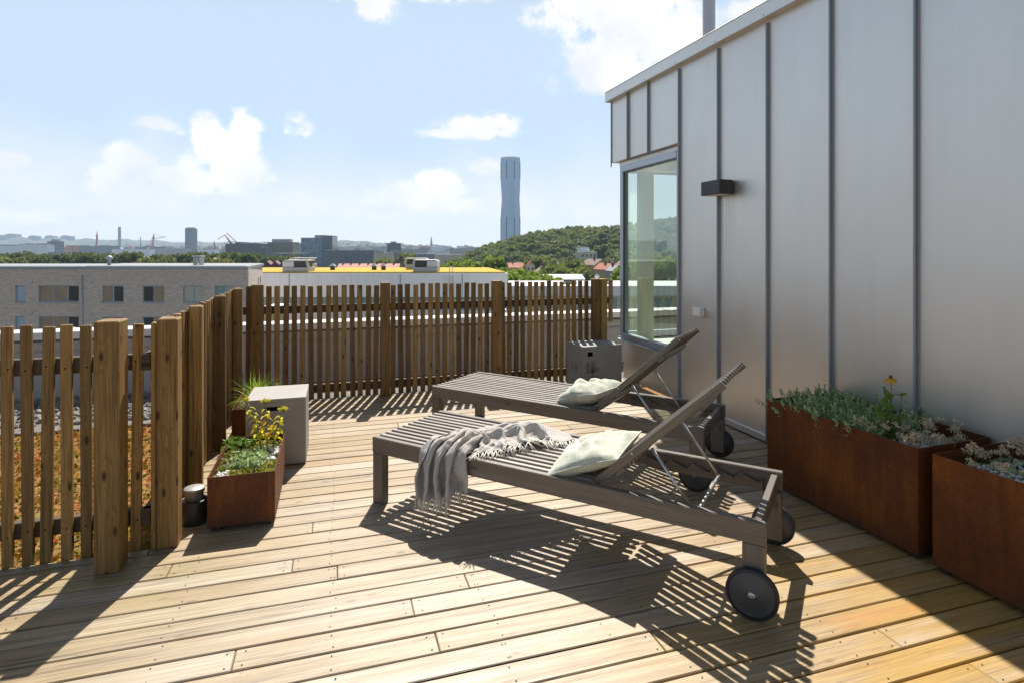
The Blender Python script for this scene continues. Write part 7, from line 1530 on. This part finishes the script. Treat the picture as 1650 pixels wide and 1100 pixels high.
# chimneys, masts, cranes
def stack(name, label, u, vt, D, r, mat, cat):
    p = far(u, 401, D); z = EYE-(vt-401)*D/935; q = MB(); q.lathe([(0, -24), (r*1.25, -24), (r, z), (r*1.12, z+.01), (r*1.12, z+3), (0, z+3)], (p.x, p.y, 0), 14); tag(q.build(name, M[mat]), label, cat)
stack('chimney', 'tall pale turquoise chimney right of the red crane', 192.5, 367.5, 1900, 4.0, 'chimney_teal', 'chimney')
stack('mast', 'thin pale mast between the chimney and the second crane', 226.5, 384, 1900, 1.6, 'chimney_teal', 'mast')
def crane(label, u, vt, vb, D, lean, blue, jib):
    k = D/935; b0 = far(u, vb, D); t0 = far(u+lean, vt, D); o = empty('harbour_crane', (b0.x, b0.y, -24), 0, label, 'crane', 'harbour cranes')
    q = MB(); w = 2.0*k
    for s in (-1, 1):
        for d in (-1, 1): q.tube([b0+RV*(w*s)+FV*(w*d)-Vector((0,0,18)), b0.lerp(t0, .35)+RV*(w*.35*s)+FV*(w*.35*d)], .8, 5)
    q.tube([b0+Vector((0,0,1)), b0.lerp(t0, .5), t0], [2.6, 2.0, 1.2], 6)
    for i in range(9):
        c = b0.lerp(t0, i/9); d = b0.lerp(t0, (i+1)/9); q.tube([c+RV*2.4, d-RV*2.2], .45, 4)
    q.build('tower', M['crane_red'], o)
    q = MB(); q.box(b0.lerp(t0, .12), (7, 7, 6), None, .2, wall=True); q.build('machine_house', M['crane_blue' if blue else 'crane_red'], o)
    q = MB(); q.box(b0.lerp(t0, .8), (4, 4, 7), None, .2, wall=True); q.build('cab', M['crane_red'], o)
    q = MB(); q.tube([t0, t0+Vector((0,0,2.5*k))], .9, 5)
    for (du, dv) in jib: q.tube([b0.lerp(t0, .75), far(u+du, vb+dv, D)], .7, 5); q.tube([t0, far(u+du, vb+dv, D)], .35, 4)
    q.build('jib', M['crane_dark'], o)
crane('red harbour crane at the left with an upright jib', 155, 376, 402, 1600, 1.5, False, ((3, -14),))
crane('red and blue portal crane left of the slab tower', 245, 379, 404, 1500, 3, True, ((-3.5, -13), (22, -22)))
crane('small leaning red crane right of the slab tower', 347.5, 391, 403, 1600, -2.5, False, ((-1.5, -8),))
def tower_crane():
    D = 815; o = empty('tower_crane', (far(372, 394, D).x, far(372, 394, D).y, 0), 0, 'luffing crane on top of the dark navy building', 'crane', 'harbour cranes'); q = MB()
    q.tube([far(373.5, 394, D), far(362.5, 379, D)], [1.4, .9], 6); q.build('tower', M['crane_red'], o)
    q = MB(); q.tube([far(362.5, 379, D), far(351, 386, D)], .4, 5); q.build('jib', M['crane_dark'], o)
    q = MB(); q.tube([far(365, 375.5, D), far(382, 391.5, D)], .55, 5); q.tube([far(382, 391.5, D), far(388, 391, D)], .9, 5); q.box(far(383, 392.4, D), (6, 3, 2), None, .1, wall=True); q.build('counter_jib', M['crane_dark'], o)
tower_crane()
p = far(400, 401, 420); q = MB(); a = 6
q.prism([xy(p-RV*a), xy(p+RV*a), xy(p+RV*a+FV*9), xy(p-RV*a+FV*9)], -24, -7, top=[xy(p-RV*a), xy(p-RV*(a-2)), xy(p-RV*(a-2)+FV*9), xy(p-RV*a+FV*9)]); tag(q.build('slanted_canopy', M['roof_white']), 'small pale slanted roof showing above the dark tree row', 'roof')
# far hills with scattered houses
def ridge(name, prof, D, dep, seed, base=-24):
    r_ = random.Random(seed); q = MB(); n = 160; u0, u1 = prof[0][0], prof[-1][0]
    def pv(u):
        for (a, va), (b_, vb) in zip(prof[:-1], prof[1:]):
            if a <= u <= b_: return va+(vb-va)*(u-a)/(b_-a)
        return prof[-1][1]
    jit = [r_.uniform(-.5, .5) for _ in range(n+1)]
    rows = [0, .25, .5, .75, 1.0, 1.4]
    G = []
    for i in range(n+1):
        u = u0+(u1-u0)*i/n; zt_ = EYE-(pv(u)+jit[i]-401)*D/935; col_ = []
        for t_ in rows:
            d_ = D-dep*(1-t_); p = far(u, 401, d_); h = max(0, math.sin(min(t_, 1)*math.pi/2)) if t_ <= 1 else .4
            wob = 1+.12*math.sin(u*.11+t_*5+seed)*(1 if 0 < t_ < 1 else 0); col_.append((p.x, p.y, base+(zt_-base)*h*wob))
        G.append(col_)
    for i in range(n):
        for j in range(len(rows)-1): q.poly([G[i][j], G[i+1][j], G[i+1][j+1], G[i][j+1]], sm=True)
    tag(q.build(name, M['far_hill']), kind='structure')
ridge('far_hills', [(-260,384),(-60,382),(0,384),(30,383),(55,384.5),(100,384),(130,386),(180,387),(230,387),(255,389),(285,391),(330,390.5),(400,391),(470,392),(520,394),(560,396)], 4600, 1500, 1)
ridge('far_ridge', [(440,395),(500,391),(540,388.5),(555,387),(575,389),(600,391),(640,394),(690,397.5),(740,400),(800,401)], 3200, 900, 2)
ridge('far_hills', [(560,399),(700,399.5),(760,399),(860,398),(1000,398),(1200,396),(1400,395)], 6000, 1500, 3)
def hill_houses():
    q = MB(); r_ = random.Random(4)
    for k in range(300):
        u = r_.uniform(0, 740); near_ = u > 470
        D = r_.uniform(2500, 3050) if near_ else r_.uniform(3350, 4200); v = r_.uniform(393, 402) if not near_ else r_.uniform(391+max(0, (u-600)*.05), 402)
        p = far(u, v, D); w = r_.uniform(8, 22); q.box(p, (w, 10, r_.uniform(5, 10)), rot, .3, r_.choice((0, 0, 1, 2)), wall=True)
    tag(q.build('hillside_houses', [M['wall_white'], M['roof_tile_pink'], M['wall_cream']]), 'scatter of tiny pale houses over the distant hillsides', 'houses', kind='stuff')
hill_houses()
# haze: one closed box of thin even air round everything
t_ = bpy.data.materials.new('air'); t_.use_nodes = True; nt = t_.node_tree; nt.nodes.clear(); oo = nt.nodes.new('ShaderNodeOutputMaterial'); vv = nt.nodes.new('ShaderNodeVolumePrincipled')
vv.inputs['Color'].default_value = (0.64, 0.82, 1.0, 1); vv.inputs['Density'].default_value = HAZE_DENSITY; vv.inputs['Anisotropy'].default_value = 0.1
nt.links.new(vv.outputs[0], oo.inputs['Volume'])
hz = MB(); hz.box((0, 0, 125), (13000, 13000, 300), None, .01); tag(hz.build('haze', t_), kind='stuff')
SC.cycles.use_denoising = True; SC.cycles.volume_bounces = 0; SC.cycles.transparent_max_bounces = 12; SC.cycles.max_bounces = 8
